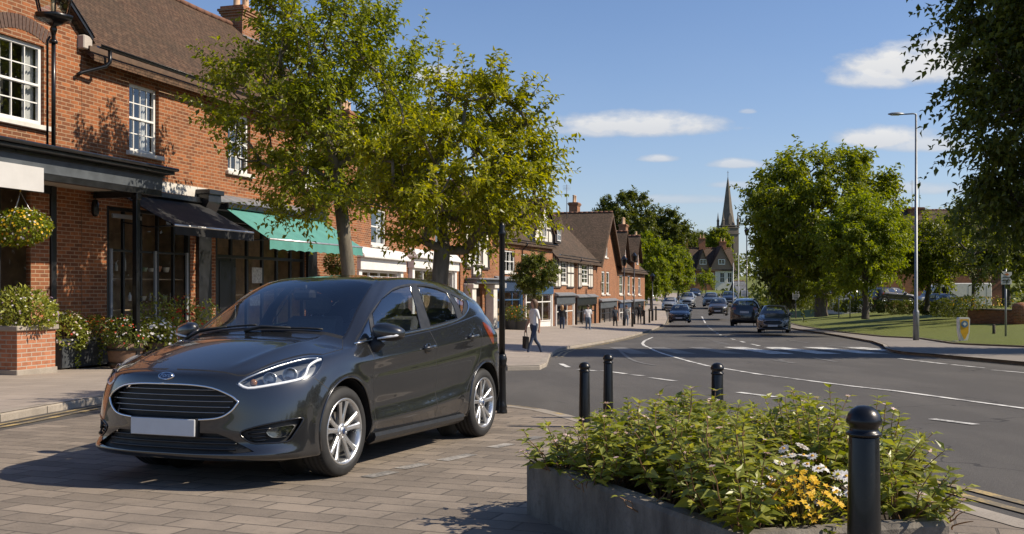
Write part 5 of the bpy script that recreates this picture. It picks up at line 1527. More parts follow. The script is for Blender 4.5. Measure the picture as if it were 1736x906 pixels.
    s1 = shopfront(B, q(-1.22), q(1.72), -.35, 3.10, ncols=5, trans=.27, stall=.45, shelves=3, bar=.05, label='dark shop window divided into tall panes under the black blind')
    mb = MB()
    for a, b, c, d in ((-1.13, -1.06, .12, 2.2), (.36, .43, .12, 2.2), (1.55, 1.62, .12, 2.2), (-1.05, -.10, 2.86, 2.95)):
        mb = MB(); mb.cbox(q(a), q(b), -.03, .02, c, d, .004); mb.build('frame_trim', mat('pale_trim', (.24, .25, .26), .5), s1)
    # right shop: dark front with door, pilasters and cornice
    s2 = shopfront(B, q(2.78), q(7.3), -.45, 3.0, ncols=6, trans=.24, stall=.45, shelves=2, bar=.08, label='black shop front under the green blind')
    mb = MB()
    for s in (1.95, 7.36):
        mb.cbox(q(s), q(s) + .52, -.10, -.003, ZB, 3.0, .01); mb.cbox(q(s) - .04, q(s) + .56, -.16, -.003, 2.7, 2.78, .01)
        mb.prism([(-.003, 3.0), (-.16, 3.0), (-.22, 3.2), (-.36, 3.45), (-.36, 3.62), (-.003, 3.62)], q(s), q(s) + .52, 'x')
        mb.cbox(q(s) - .06, q(s) + .58, -.42, -.003, 3.622, 3.74, .015); mb.build('pilaster', MATS['black_wood'], B); mb = MB()
    mb.cbox(q(2.47), q(7.36), -.16, -.003, 3.02, 3.45, .01); mb.build('shop_fascia', MATS['black_wood'], B)
    mb = MB(); mb.cbox(q(2.5), q(7.36), -.34, -.003, 3.47, 3.56, .015); mb.prism([(-.003, 3.565), (-.30, 3.565), (-.003, 3.72)], q(2.56), q(7.35), 'x'); mb.build('shop_cornice', MATS['lead'], B)
    mb = MB(); mb.cbox(q(2.9), q(3.75), .04, .10, -.5, 2.2, .006); mb.cbox(q(3.0), q(3.65), .02, .039, .5, 2.05, .006)
    dr = mb.build('shop_door', MATS['black_wood'], B); mb = MB(); mb.tube([(q(3.62), .0, .55), (q(3.62), -.03, .6), (q(3.62), -.03, .95), (q(3.62), 0, 1.0)], .012, 6); mb.build('handle', MATS['chrome'], dr)
    for z, s0, s1 in ((.9, 3.0, 3.4), (1.5, 3.1, 3.5)):
        mb = MB(); mb.cbox(q(s0 + 1.4), q(s1 + 1.5), .025, .030, z, z + .42, .001); p = mb.build('poster', mat('poster_c%.1f' % z, (.36, .36, .34), .8, var=.5, vscale=16)); p.location = B.location; p.rotation_euler = B.rotation_euler
        tag(p, {.9: 'lower grey poster behind the glass under the green blind', 1.5: 'upper grey poster behind the glass under the green blind'}[z], 'poster')
    awning('black_awning', fac(-.98, .05), TH_A, 3.05, 3.42, 1.45, 2.68, 'awning_black', 'plain black shop blind with a white front rail', .20)
    awning('green_awning', fac(2.62, .36), TH_A, 5.15, 3.36, 1.25, 2.56, 'awning_green', 'green shop blind over the dark shop front', .26, True)
    # goods on the shelves: jars, boxes and small pots
    cols = [(.70, .68, .60), (.5, .5, .48), (.6, .42, .18), (.28, .36, .22), (.75, .74, .7), (.45, .2, .12)]
    gi = 0
    for z, ss in ((.23, [-.95 + .21 * k for k in range(12)]), (1.06, [-.9 + .25 * k for k in range(10)]), (1.72, [-.8 + .29 * k for k in range(8)])):
        for s in ss:
            if rng.random() < .12: continue
            h = rng.uniform(.12, .30); r = rng.uniform(.04, .075); mb = MB(); kind = rng.choice(('jar', 'bottle', 'pot'))
            zz = z + .017
            if kind == 'jar': mb.lathe([(r, 0), (r * 1.03, h * .1), (r, h * .75), (r * .8, h * .84), (r * .82, h), (.0001, h)], 12)
            elif kind == 'bottle': mb.lathe([(r * .7, 0), (r * .7, h * .8), (r * .3, h * 1.05), (r * .26, h * 1.35), (.0001, h * 1.35)], 12)
            else:
                mb.lathe([(r * .8, 0), (r * 1.2, h * .5), (r * 1.25, h * .55), (.0001, h * .55)], 12)
            p = fac(s, -.24 - .10 * rng.random())
            o_ = mb.build(kind, mat('goods_%d' % (gi % 6), cols[gi % 6], .35, var=.1)); o_.location = (p.x, p.y, zz); gi += 1
            tag(o_, {'jar': 'lidded storage jar standing on a shelf in the window under the black blind', 'bottle': 'slim bottle standing on a shelf in the window under the black blind', 'pot': 'small round pot standing on a shelf in the window under the black blind'}[kind], kind, {'jar': 'jars in the shop window', 'bottle': 'bottles in the shop window', 'pot': 'pots in the shop window'}[kind])
    # wall lamp near the black blind
    mb = MB(); x = fac(-1.72, .12); mb.lathe([(.05, 0), (.075, -.1), (.075, -.28), (.05, -.34), (.0001, -.35)], 12); mb.tube([(0, 0, 0), (0, 0, .1), (-.1, .03, .14)], .012, 6)
    o_ = mb.build('wall_lamp', MATS['black_iron']); o_.location = (x.x, x.y, 3.18); tag(o_, 'small black cylinder lamp on the brick pier beside the black blind', 'lamp')

def build_lantern():
    """big street lantern bracketed out above the canopy"""
    p = fac(-4.18, 1.25); r = empty('street_lantern', (p.x, p.y, 3.80), 0, 'large black glazed lantern on a slim pole standing on the canopy', 'lantern')
    mb = MB(); mb.tube([(0, 0, 0), (0, 0, 2.15)], .038, 10); mb.tube([(-.11, .0, 0.0), (-.11, 0, 2.0), (-.06, 0, 2.08)], .022, 8)
    for z in (.0, 1.95): mb.lathe([(.07, z), (.075, z + .04), (.045, z + .08)], 12)
    mb.build('pole', MATS['black_iron'], r)
    mb = MB(); mb.lathe([(.04, 2.10), (.07, 2.20), (.05, 2.26), (.22, 2.34), (.34, 2.38), (.36, 2.44), (.30, 2.46)], 6); mb.build('tray', MATS['black_iron'], r)
    mb = MB()
    for k in range(6):
        a = 2 * math.pi * k / 6; mb.tube([(.25 * math.cos(a), .25 * math.sin(a), 2.44), (.38 * math.cos(a), .38 * math.sin(a), 3.0)], .016, 5)
    mb.build('cage', MATS['black_iron'], r)
    mb = MB(); mb.lathe([(.24, 2.45), (.365, 2.99)], 6, smooth=False, cap=False); mb.build('glass', MATS['lamp_glass'], r)
    mb = MB(); mb.lathe([(.42, 2.98), (.42, 3.02), (.22, 3.22), (.10, 3.30), (.05, 3.42), (.0001, 3.5)], 6, smooth=False); mb.build('cap', MATS['black_iron'], r)
    mb = MB(); mb.lathe([(.02, 2.46), (.04, 2.52), (.05, 2.62), (.03, 2.72), (.0001, 2.74)], 10); mb.build('bulb', mat('bulb', (.55, .42, .28), .3), r)

def build_white_shops():
    """C: brick terrace with white shop fronts, set back behind the street trees"""
    P0 = Vector((-5.85, 35.0)); P1 = Vector((-2.55, 53.0)); d = P1 - P0; th = math.atan2(d.x, d.y); L = d.length
    C = house('brick_terrace', P0, th, 'red brick terrace with two white shop fronts, behind the street trees')
    ZB = -1.3; t = lambda px: _along(P0, th, px)
    u = [(px0, px1) for px0, px1 in ((626, 652), (683, 700), (735, 756))]
    holes = [(t(629), t(655), 3.02, 4.45), (t(738), t(758), 3.32, 4.70)]
    sh = [(t(600), t(676), ZB, 2.05), (t(692), t(768), ZB, 2.25)]
    mb = wall_mb(L, ZB, 5.55, holes + sh, .16)
    mb.quad((L, 0, ZB), (L, 7, ZB), (L, 7, 5.55), (L, 0, 5.55)); mb.quad((0, 0, ZB), (0, 7, ZB), (0, 7, 5.55), (0, 0, 5.55)); mb.quad((0, 7, ZB), (L, 7, ZB), (L, 7, 5.55), (0, 7, 5.55))
    for x in (0, L): mb.add([(x, 0, 5.55), (x, 7, 5.55), (x, 3.5, 8.4)], [(0, 1, 2)])
    mb.build('wall', MATS['brick_red'], C)
    for h in holes: window(C, *h, y=.07, cols=2, rows=2, fr=.09, bar=.035)
    gable_roof(C, -.1, L + .1, 7, 5.5, 8.4); gutter(C, 0, L, 5.5, -.38, down=t(777), zbot=-1.0)
    chimney(C, L * .55, 3.5, 7.6, 9.3, 1.2, .7, 3)
    for k, (a, b, c, d_) in enumerate(sh):
        zt = d_
        shopfront(C, a + .35, b - .35, -1.05, zt, ncols=4, trans=.30, frame='white_wood', stall=.6, shelves=0, bar=.07, y=-.02, depth=1.0)
        mb = MB()
        [MB().cbox(u, u + .33, -.20, -.003, ZB, zt, .01).build('pilaster', MATS['white_wood'], C) for u in (a, b - .33)]
        mb.cbox(a - .1, b + .1, -.30, -.003, zt + .002, zt + .42, .01)
        mb.cbox(a - .2, b + .2, -.48, -.003, zt + .43, zt + .52, .02)
        mb.prism([(-.003, zt + .525), (-.44, zt + .525), (-.20, zt + .80), (-.003, zt + .86)], a - .1, b + .1, 'x')
        mb.build('shop_surround', MATS['white_wood'], C)
    mb = MB(); mb.cbox(t(683), t(690), -.05, .05, ZB, 1.6, .01); mb.build('door', MATS['black_wood'], C)
def _along(P0, th, px):
    k = (px - PCX) / FPX; a = (math.sin(th), math.cos(th))
    return (P0.x - P0.y * k) / (a[1] * k - a[0])
def quad_brace(mb, x0, z0, x1, z1, bow, w, y0, y1):
    """a curved timber brace from (x0, z0) to (x1, z1)"""
    n = 8; L_ = []; R_ = []
    dx, dz = x1 - x0, z1 - z0; l = math.hypot(dx, dz); nx, nz = -dz / l, dx / l
    for k in range(n + 1):
        t = k / n; o_ = bow * math.sin(math.pi * t)
        x, z = x0 + dx * t + nx * o_, z0 + dz * t + nz * o_
        L_.append((x + nx * w / 2, z + nz * w / 2)); R_.append((x - nx * w / 2, z - nz * w / 2))
    for k in range(n): mb.prism([L_[k], L_[k + 1], R_[k + 1], R_[k]], y0, y1, 'y')
def half_timber(parent, x0, x1, z0, z1, y=-.06, posts=4, mids=(.5,), braces=True):
    """plastered panel with dark timbers on it"""
    mb = MB(); mb.box(x0, x1, y, -.002, z0, z1); p = mb.build('plaster_panel', MATS['plaster'], parent)
    mb = MB(); yt, yb = y - .03, y + .01
    for k in range(posts):
        x = x0 + (x1 - x0 - .10) * k / (posts - 1); mb.box(x, x + .10, yt, yb, z0, z1)
    for zz in (z0, z1 - .12): mb.box(x0, x1, yt - .004, yb, zz, zz + .12)
    for f_ in mids: z = z0 + (z1 - z0) * f_; mb.box(x0, x1, yt - .002, yb, z - .04, z + .04)
    if braces:
        h = z1 - z0
        quad_brace(mb, x0 + .1, z0 + .1, x0 + h * .45, z1 - .1, .18, .09, yt + .003, yb); quad_brace(mb, x1 - .1, z0 + .1, x1 - h * .45, z1 - .1, -.18, .09, yt + .003, yb)
    mb.build('timber_frame', MATS['timber'], p)
    return p
def small_shop(parent, a, b, zb, zt, frame, fascia, fz=.5, ncols=3, cloth=None):
    sw = shopfront(parent, a + .15, b - .15, zb, zt, ncols=ncols, trans=.22, frame=frame, stall=.5, shelves=1, bar=.07, y=.0, depth=1.0)
    [MB().cbox(u, u + .14, -.14, -.003, zb - .3, zt, .01).build('pilaster', MATS[frame], parent) for u in (a, b - .14)]
    mb = MB(); mb.cbox(a - .05, b + .05, -.18, -.003, zt + .002, zt + fz, .01); f_ = mb.build('shop_fascia', MATS[fascia], parent)
    mb = MB(); mb.cbox(a - .12, b + .12, -.34, -.003, zt + fz + .003, zt + fz + .10, .02); mb.prism([(-.003, zt + fz + .105), (-.30, zt + fz + .105), (-.003, zt + fz + .25)], a - .05, b + .05, 'x'); mb.build('shop_cornice', MATS['lead'], parent)
    return f_

def build_far_row():
    # D: half-timbered entry bay and brick house with blue shops
    P0 = Vector((-2.55, 53.3)); P1 = Vector((2.7, 67.6)); d = P1 - P0; th = math.atan2(d.x, d.y); t = lambda px: _along(P0, th, px)
    L = d.length; xs = t(836)
    D1 = house('timbered_house', P0, th, 'narrow white half-timbered bay over a stone-framed shop entrance')
    ZB = -1.6
    mb = wall_mb(xs, ZB, 4.9, [(t(797), t(818), ZB, 1.45), (t(799), t(815), 2.75, 4.15)], .2)
    mb.quad((xs, 0, ZB), (xs, 6, ZB), (xs, 6, 4.9), (xs, 0, 4.9)); mb.quad((0, 0, ZB), (0, 6, ZB), (0, 6, 4.9), (0, 0, 4.9)); xm = xs / 2
    mb.add([(0, 0, 4.9), (xs, 0, 4.9), (xm, 0, 7.2)], [(0, 1, 2)]); mb.build('wall', MATS['brick_red'], D1)
    gable_front_roof(D1, 0, xs, 6, 4.9, 7.2)
    half_timber(D1, t(787), t(799) - .03, 2.45, 4.85, posts=2, mids=(), braces=False); half_timber(D1, t(815) + .03, t(828), 2.45, 4.85, posts=2, mids=(), braces=False)
    mb = MB()
    quad_brace(mb, t(789), 2.6, t(797), 4.7, .25, .12, -.10, -.05); mb.build('curved_brace', MATS['timber'], D1); mb = MB(); quad_brace(mb, t(826), 2.6, t(817), 4.7, -.25, .12, -.10, -.05); mb.build('curved_brace', MATS['timber'], D1)
    half_timber(D1, t(799), t(815), 2.05, 2.68, posts=3, mids=(), braces=False)
    window(D1, t(799), t(815), 2.75, 4.15, y=.02, cols=2, rows=2, bar=.05, fr=.10)
    mb = MB(); mb.cbox(t(787), t(832), -.9, -.003, 1.86, 1.96, .03); mb.cbox(t(788), t(831), -.7, -.003, 1.66, 1.857, .03); mb.build('entrance_canopy', MATS['lead'], D1)
    mb = MB()
    for px in (786, 823): mb = MB(); mb.cbox(t(px), t(px) + .55, -.5, -.003, ZB, 1.55, .02); mb.cbox(t(px) - .05, t(px) + .6, -.6, -.003, 1.40, 1.655, .03); mb.build('stone_pier', MATS['white_stone'], D1)
    mb = MB(); mb.cbox(t(799), t(817), .12, .18, ZB, 1.4, .01); mb.build('door', mat('door_brown', (.05, .03, .02), .5), D1)
    D2 = house('brick_house', P0, th, 'brick house with two blue shop fronts and a timbered gable dormer')
    mb = wall_mb(L, ZB, 4.35, [(t(853), t(873), 2.35, 3.65), (t(884), t(894), 2.35, 3.55), (t(840), t(882), ZB, 1.25), (t(888), t(932), ZB, 1.05)], .2, x0=xs + .01)
    mb.quad((L, 0, ZB), (L, 6, ZB), (L, 6, 4.35), (L, 0, 4.35)); mb.add([(L, 0, 4.35), (L, 6, 4.35), (L, 3, 6.9)], [(0, 1, 2)]); mb.build('wall', MATS['brick_far'], D2)
    gable_roof(D2, xs + .01, L + .1, 6, 4.3, 6.9, mats='roof_tiles_far'); gutter(D2, xs, L, 4.3, -.38, down=t(884), zbot=-1.2)
    window(D2, t(853), t(873), 2.35, 3.65, cols=3, rows=2, bar=.05, fr=.09, y=.05); window(D2, t(884), t(894), 2.35, 3.55, cols=2, rows=2, bar=.05, fr=.09, y=.05)
    # timbered gable dormer
    a, b = t(903), t(934)
    half_timber(D2, a, b, 4.35, 5.3, y=-.12, posts=5, mids=()); mb = MB(); xm = (a + b) / 2
    mb.add([(a, -.12, 5.3), (b, -.12, 5.3), (xm, -.12, 7.0), (a, 3, 5.3), (b, 3, 5.3), (xm, 3, 7.0)], [(0, 1, 2), (3, 5, 4)]); mb.quad((a, -.12, 4.35), (a, 3, 4.35), (a, 3, 5.3), (a, -.12, 5.3)); mb.build('gable_panel', MATS['plaster'], D2)
    mb = MB()
    for s, x in ((1, a - .25), (-1, b + .25)): mb.prism([(x, 5.02), (x + s * .22, 5.0), (xm + s * .0, 7.02), (xm, 7.3)], -.26, -.18, 'y')
    for x in (xm - .5, xm + .42): mb.box(x, x + .09, -.16, -.11, 5.3, 6.3)
    mb.box(a + .3, b - .3, -.165, -.11, 5.75, 5.85)
    mb.build('barge_board', MATS['timber_brown'], D2)
    gable_front_roof(D2, a, b, 3, 5.3, 7.05, name='dormer_roof', yf=-.12, mats='roof_tiles_far')
    window(D2, xm - .38, xm + .38, 4.7, 6.0, y=-.2, cols=2, rows=2, sill=False, curtain=False, depth=.06, bar=.05)
    f1 = small_shop(D2, t(838), t(882), -1.05, 1.25, 'blue_wood', 'dark_blue', .62)
    mb = MB()                                            # white emblem with four dots on the fascia
    x = t(842.5)
    mb.prism([(x + .0, 1.42), (x + .42, 1.42), (x + .42, 1.74), (x, 1.74)], -.192, -.185, 'y'); e = mb.build('shop_emblem', MATS['white_wood'], f1)
    mb = MB()
    for i in (0, 1):
        for j in (0, 1): mb.box(x + .06 + i * .17, x + .18 + i * .17, -.199, -.193, 1.46 + j * .14, 1.56 + j * .14)
    mb.build('emblem_mark', MATS['dark_blue'], e)
    mb = MB(); mb.box(x + .62, x + .80, -.19, -.185, 1.44, 1.72); mb.box(x + .90, x + 1.0, -.19, -.185, 1.44, 1.72); mb.build('shop_lettering', MATS['white_wood'], f1)
    small_shop(D2, t(888), t(934), -1.2, 1.05, 'white_wood', 'blue_wood', .60)
    # E: the row running up the street
    Q0 = Vector((2.85, 68.0)); Q1 = Vector((14.0, 108.0)); d = Q1 - Q0; th = math.atan2(d.x, d.y); t = lambda px: _along(Q0, th, px); L = d.length
    ZB = -2.4; ti = lambda px, dd: _along(Vector((Q0.x - math.cos(th) * dd, Q0.y + math.sin(th) * dd)), th, px)
    def base(nm, lab, px0, px1, ze, holes, brick='brick_far', depth=7.):
        H = house(nm, Q0, th, lab); x0, x1 = t(px0), t(px1)
        mb = wall_mb(x1, ZB, ze, holes, .2, x0=x0)
        for x in (x0, x1): mb.quad((x, 0, ZB), (x, depth, ZB), (x, depth, ze), (x, 0, ze))
        return H, mb, x0, x1
    # E1 white upper floor under one big roof with a dark dormer
    hs = [(t(950), t(960), 1.75, 3.3), (t(985), t(996), 1.75, 3.3), (t(943), t(962), ZB, .35), (t(976), t(1004), ZB, .2)]
    H, mb, x0, x1 = base('timbered_house', 'white-panelled upper floor under a long brown roof with one dark dormer', 938, 1012, 3.75, hs)
    for x in (x0, x1): mb.add([(x, 0, 3.75), (x, 7, 3.75), (x, 3.5, 7.3)], [(0, 1, 2)])
    mb.build('wall', MATS['brick_far'], H); gable_roof(H, x0, x1, 7, 3.7, 7.3, mats='roof_tiles_far', over=.4); gutter(H, x0, x1, 3.7, -.48, down=t(975), zbot=-2)
    for a, b, c, d_ in ((t(939), t(950) - .03, 1.45, 3.6), (t(960) + .03, t(972), 1.45, 3.6), (t(979), t(985) - .03, 1.45, 3.6), (t(996) + .03, t(1004), 1.45, 3.6)): half_timber(H, a, b, c, d_, posts=3, mids=(.5,), braces=False)
    for h in hs[:2]: window(H, *h, y=.0, cols=2, rows=4, bar=.05, fr=.12)
    small_shop(H, t(940), t(971), -2.0, .35, 'white_wood', 'grey_wood', .55); small_shop(H, t(975), t(1008), -2.1, .2, 'black_wood', 'black_wood', .55)
    x = t(958); mb = MB(); mb.box(x - .9, x + .9, .5, 3.0, 4.6, 5.7); dm = mb.build('dormer', MATS['timber'], H)
    mb = MB(); mb.prism([(x - 1.15, 5.65), (x, 6.5), (x + 1.15, 5.65)], .3, 3.4, 'y'); mb.build('dormer_roof', MATS['roof_tiles_far'], dm); window(H, x - .55, x + .55, 4.75, 5.6, y=.42, cols=2, rows=2, sill=False, curtain=False, depth=.02, bar=.06)
    chimney(H, ti(974, 4.4), 4.4, 5.8, 9.5, 1.3, .8, 2, .7)
    # E2 brick gable
    hs = [(t(1020), t(1025), .95, 2.9), (t(1028), t(1033), .95, 2.9), (t(1022.5), t(1030), 4.1, 5.7), (t(1016), t(1042), ZB, -.2)]
    H, mb, x0, x1 = base('brick_house', 'tall brick house turning its pointed gable to the street', 1012.3, 1046, 3.6, hs)
    xm = (x0 + x1) / 2; zr = 7.9
    mb2 = wall_mb(x1, 3.6, 5.9, [hs[2]], .2, x0=x0)
    mb.f = mb.f; mb.build('wall', MATS['brick_far'], H)
    # gable triangle cut around its window
    g_ = MB(); wz = hs[2]
    def gx(z): return (x1 - x0) / 2 * (zr - z) / (zr - 3.6)
    for s, w_ in ((1, wz[0]), (-1, wz[1])):
        g_.add([(xm - s * gx(3.6), 0, 3.6), (xm, 0, 3.6), (xm, 0, wz[2]), (w_, 0, wz[2]), (w_, 0, wz[3]), (xm, 0, wz[3]), (xm, 0, zr - .02)], [(0, 1, 2, 3, 4, 5, 6)])
    g_.build('gable', MATS['brick_far'], H, weld=True)
    gable_front_roof(H, x0, x1, 9, 3.6, zr, mats='roof_tiles_far', over=.45)
    for h in hs[:3]: window(H, *h, y=.04, cols=1, rows=2, bar=.06, fr=.12)
    mb = MB()
    for s, x in ((1, x0 - .45), (-1, x1 + .45)): mb.prism([(x, 3.12), (x + s * .25, 3.10), (xm, zr - .28), (xm, zr + .02)], -.50, -.42, 'y')
    mb.build('barge_board', MATS['timber_brown'], H)
    small_shop(H, t(1015), t(1043), -2.2, -.2, 'black_wood', 'grey_wood', .55)
    # E3 last houses with small gables
    hs = [(t(1050), t(1056), .9, 2.7), (t(1064), t(1068), .9, 2.7), (t(1072), t(1076), .8, 2.6), (t(1082), t(1086), .8, 2.6), (t(1049), t(1066), ZB, -.3), (t(1070), t(1088), ZB, -.35)]
    H, mb, x0, x1 = base('brick_house', 'farthest brick house of the left row with two small roof gables', 1046.3, 1093, 3.4, hs)
    for x in (x0, x1): mb.add([(x, 0, 3.4), (x, 7, 3.4), (x, 3.5, 6.6)], [(0, 1, 2)])
    mb.build('wall', MATS['brick_far'], H); gable_roof(H, x0, x1, 7, 3.35, 6.6, mats='roof_tiles_far', over=.4); gutter(H, x0, x1, 3.35, -.48)
    for h in hs[:4]: window(H, *h, y=.04, cols=1, rows=2, bar=.06, fr=.12)
    for px in (1056, 1078):
        x = t(px); a, b = x - 1.6, x + 1.6; mb = MB(); mb.add([(a, -.1, 3.4), (b, -.1, 3.4), (b, -.1, 4.6), (x, -.1, 6.6), (a, -.1, 4.6), (a, 3, 3.4), (b, 3, 3.4), (b, 3, 4.6), (a, 3, 4.6)], [(0, 1, 2, 3, 4), (0, 4, 8, 5), (1, 6, 7, 2)])
        dm = mb.build('dormer', MATS['brick_far'], H); gable_front_roof(dm, a, b, 3, 4.55, 6.7, name='dormer_roof', yf=-.1, mats='roof_tiles_far', over=.35); window(H, x - .5, x + .5, 3.9, 5.2, y=-.18, cols=2, rows=1, sill=False, curtain=False, depth=.05, bar=.07)
    small_shop(H, t(1048), t(1067), -2.25, -.35, 'white_wood', 'dark_blue', .5); small_shop(H, t(1070), t(1089), -2.25, -.35, 'black_wood', 'black_wood', .5)
    chimney(H, ti(1057, 3.6), 3.6, 5.4, 8.9, 1.6, .8, 3, .8); chimney(H, ti(1078, 3.6), 3.6, 5.4, 8.0, 1.0, .8, 2, .6)
    # aerial on the roof
    p = at(961, 372, 76); mb = MB(); mb.tube([(0, 0, 0), (0, 0, 2.6)], .03, 6)
    for k in range(4): mb.tube([(-.3, 0, 2.2 + .1 * k), (.3, 0, 2.2 + .1 * k)], .012, 4)
    o = mb.build('roof_aerial', MATS['lead']); o.location = p; tag(o, 'thin television aerial above the white-panelled house', 'aerial')

def build_distance():
    # gabled house closing the street
    Y = 205.; P0 = at(1160, 500, Y); z0 = gs(Y) - 1.5; m = lambda px: (px - 1160) / FPX * Y
    H = empty('gabled_house', (P0.x, Y, 0), 0, 'big gabled house closing the end of the street, half brick half white', 'building')
    Z = lambda py: CAMH - (py - HZ) / FPX * Y
    L = m(1244); hs = []
    for px in (1172, 1186, 1203): hs.append((m(px), m(px) + .9, Z(477), Z(463)))
    for px in (1220, 1233): hs.append((m(px), m(px) + 1.0, Z(480), Z(462)))
    mb = wall_mb(L, z0, Z(455), hs, .2); mb.quad((L, 0, z0), (L, 9, z0), (L, 9, Z(455)), (L, 0, Z(455))); mb.quad((0, 0, z0), (0, 9, z0), (0, 9, Z(455)), (0, 0, Z(455))); mb.build('wall', MATS['brick_far'], H)
    mb = wall_mb(L, z0, Z(452), [h for h in hs if h[0] > m(1215)], .2, y0=-.06, x0=m(1212)); mb.build('white_wall', MATS['plaster'], H)
    gable_roof(H, -.4, L + .4, 9, Z(457), Z(420), mats='roof_tiles_far')
    for h in hs: window(H, *h, y=.03, cols=2, rows=2, curtain=False, sill=False, bar=.08, fr=.14)
    for px0, px1, top in ((1180, 1203, 424), (1203, 1243, 418)):
        a, b = m(px0), m(px1); x = (a + b) / 2; mb = MB(); mb.add([(a, -.15, Z(457)), (b, -.15, Z(457)), (x, -.15, Z(top))], [(0, 1, 2)]); g_ = mb.build('gable', mat('render_brown', (.22, .16, .12), .8), H)
        gable_front_roof(H, a, b, 4.5, Z(457), Z(top), mats='roof_tiles_far', yf=-.15, over=.3)
        window(H, x - .7, x + .7, Z(449), Z(440), y=-.24, cols=2, rows=1, curtain=False, sill=False, depth=.05, bar=.1, fr=.14)
    for px, top in ((1167, 404), (1197, 402), (1233, 408)): chimney(H, m(px), 4.5, Z(425), Z(top), 1.3, .8, 2, .7)
    # low wing in front right with white boards
    # church
    Y = 340.; P = at(1234, 400, Y); k = Y / FPX; Zc = lambda py: CAMH - (py - HZ) / FPX * Y
    C = empty('church', (P.x, Y, 0), R(8), 'pale stone church tower with a tall pointed spire on the hill', 'church')
    w = 14 * k; zt = Zc(386); zb = gs(Y) - 1
    mb = wall_mb(w, zb, zt, [(-.9, .9, Zc(425), Zc(402))], .4, y0=-w, x0=-w)
    for s in (-1, 1): mb.quad((s * w, -w, zb), (s * w, w, zb), (s * w, w, zt), (s * w, -w, zt))
    mb.quad((-w, w, zb), (w, w, zb), (w, w, zt), (-w, w, zt)); mb.quad((-w, -w, zt), (w, -w, zt), (w, w, zt), (-w, w, zt)); tw = mb.build('tower', MATS['limestone'], C)
    mb = MB()
    for z in (Zc(398), zt - .3, zt + .3): mb.box(-w - .25, w + .25, -w - .25, w + .25, z, z + .3)
    mb.build('string_course', MATS['limestone'], tw)
    mb = MB(); mb.box(-.9, .9, -w + .5, -w + .6, Zc(425), Zc(402)); bl = mb.build('belfry_window', mat('louvre', (.05, .048, .045), .8), tw)
    mb = MB()
    for kx in (-.35, .35): mb.box(kx - .1, kx + .1, -w + .02, -w + .2, Zc(425), Zc(402))
    mb.build('mullion', MATS['limestone'], bl)
    sp = MB(); sp.lathe([(w * .98, zt + .3), (w * .80, zt + 2.2), (w * .52, zt + 7.5), (w * .26, zt + 13), (.08, Zc(300))], 8, smooth=False); sp.build('spire', MATS['limestone'], C)
    for sx in (-1, 1):
        for sy in (-1, 1):
            mb = MB(); mb.lathe([(.42, zt), (.42, zt + 2.2), (.55, zt + 2.3), (.30, zt + 2.9), (.03, zt + 5.2)], 6, (sx * w * .92, sy * w * .92, 0), smooth=False); mb.build('pinnacle', MATS['limestone'], C)
    for s in (0, 1):
        mb = MB(); a = zt + 1.0; mb.prism([(-.6, a), (.6, a), (.6, a + 2.2), (0, a + 3.6), (-.6, a + 2.2)], -w * .9, -w * .3, 'y'); lu = mb.build('spire_light', MATS['limestone'], C)
        break
    mb = MB(); zz = Zc(300); mb.tube([(0, 0, zz - .3), (0, 0, zz + 2.0)], .07, 6); mb.tube([(-.35, 0, zz + 1.4), (.35, 0, zz + 1.4)], .05, 5); mb.build('cross', MATS['black_iron'], C)
    # brick house with a chimney behind the trees on the right
    Y = 105.; P = at(1500, 480, Y); mm = lambda px: (px - 1500) / FPX * Y; Zr = lambda py: CAMH - (py - HZ) / FPX * Y
    H = empty('brick_house', (P.x, Y, 0), 0, 'brown roofed house with one tall chimney behind the trees on the right', 'building')
    L = mm(1700); zb = -1.2; hs = [(mm(1600) + k * 2.6, mm(1600) + k * 2.6 + 1.1, Zr(455), Zr(430)) for k in range(2)]
    mb = wall_mb(L, zb, Zr(410), hs, .2); mb.quad((0, 0, zb), (0, 10, zb), (0, 10, Zr(410)), (0, 0, Zr(410))); mb.quad((L, 0, zb), (L, 10, zb), (L, 10, Zr(410)), (L, 0, Zr(410)))
    for x in (0, L): mb.add([(x, 0, Zr(410)), (x, 10, Zr(410)), (x, 5, Zr(352))], [(0, 1, 2)])
    mb.build('wall', MATS['brick_far'], H); gable_roof(H, -.3, L + .3, 10, Zr(412), Zr(352), mats='roof_tiles_far')
    for h in hs: window(H, *h, cols=2, rows=2, bar=.06, fr=.12)
    chimney(H, mm(1582), 4.6, Zr(372), Zr(346), 1.5, .9, 1, .7)
    for px in (1576, 1589):
        mb = MB(); mb.tube([(0, 0, 0), (0, 0, 3.2)], .025, 5)
        for k in range(3): mb.tube([(-.25, 0, 2.7 + .15 * k), (.25, 0, 2.7 + .15 * k)], .012, 4)
        o = mb.build('roof_aerial', MATS['lead']); o.location = (P.x + mm(px), Y + 4.6, Zr(350)); tag(o, {1576: 'left thin aerial beside the chimney of the right-hand roof', 1589: 'right thin aerial beside the chimney of the right-hand roof'}[px], 'aerial')
    # white low houses behind the hedge
    for (px0, px1, Y, pe, pr, lab) in ((1428, 1478, 100., 487, 468, 'low white house behind the hedge left of the van'), (1252, 1268, 150., 497, 478, 'small white house seen under the big dark tree')):
        P = at(px0, 480, Y); L = (px1 - px0) / FPX * Y; Zq = lambda py: CAMH - (py - HZ) / FPX * Y
        H = empty('white_house', (P.x, Y, 0), 0, lab, 'building'); z0 = -2.0; hs = [(L * .15, L * .15 + .9, Zq(pe + 16), Zq(pe + 3)), (L * .6, L * .6 + .9, Zq(pe + 16), Zq(pe + 3))]
        mb = wall_mb(L, z0, Zq(pe), hs, .2); mb.quad((0, 0, z0), (0, 6, z0), (0, 6, Zq(pe)), (0, 0, Zq(pe))); mb.quad((L, 0, z0), (L, 6, z0), (L, 6, Zq(pe)), (L, 0, Zq(pe)))
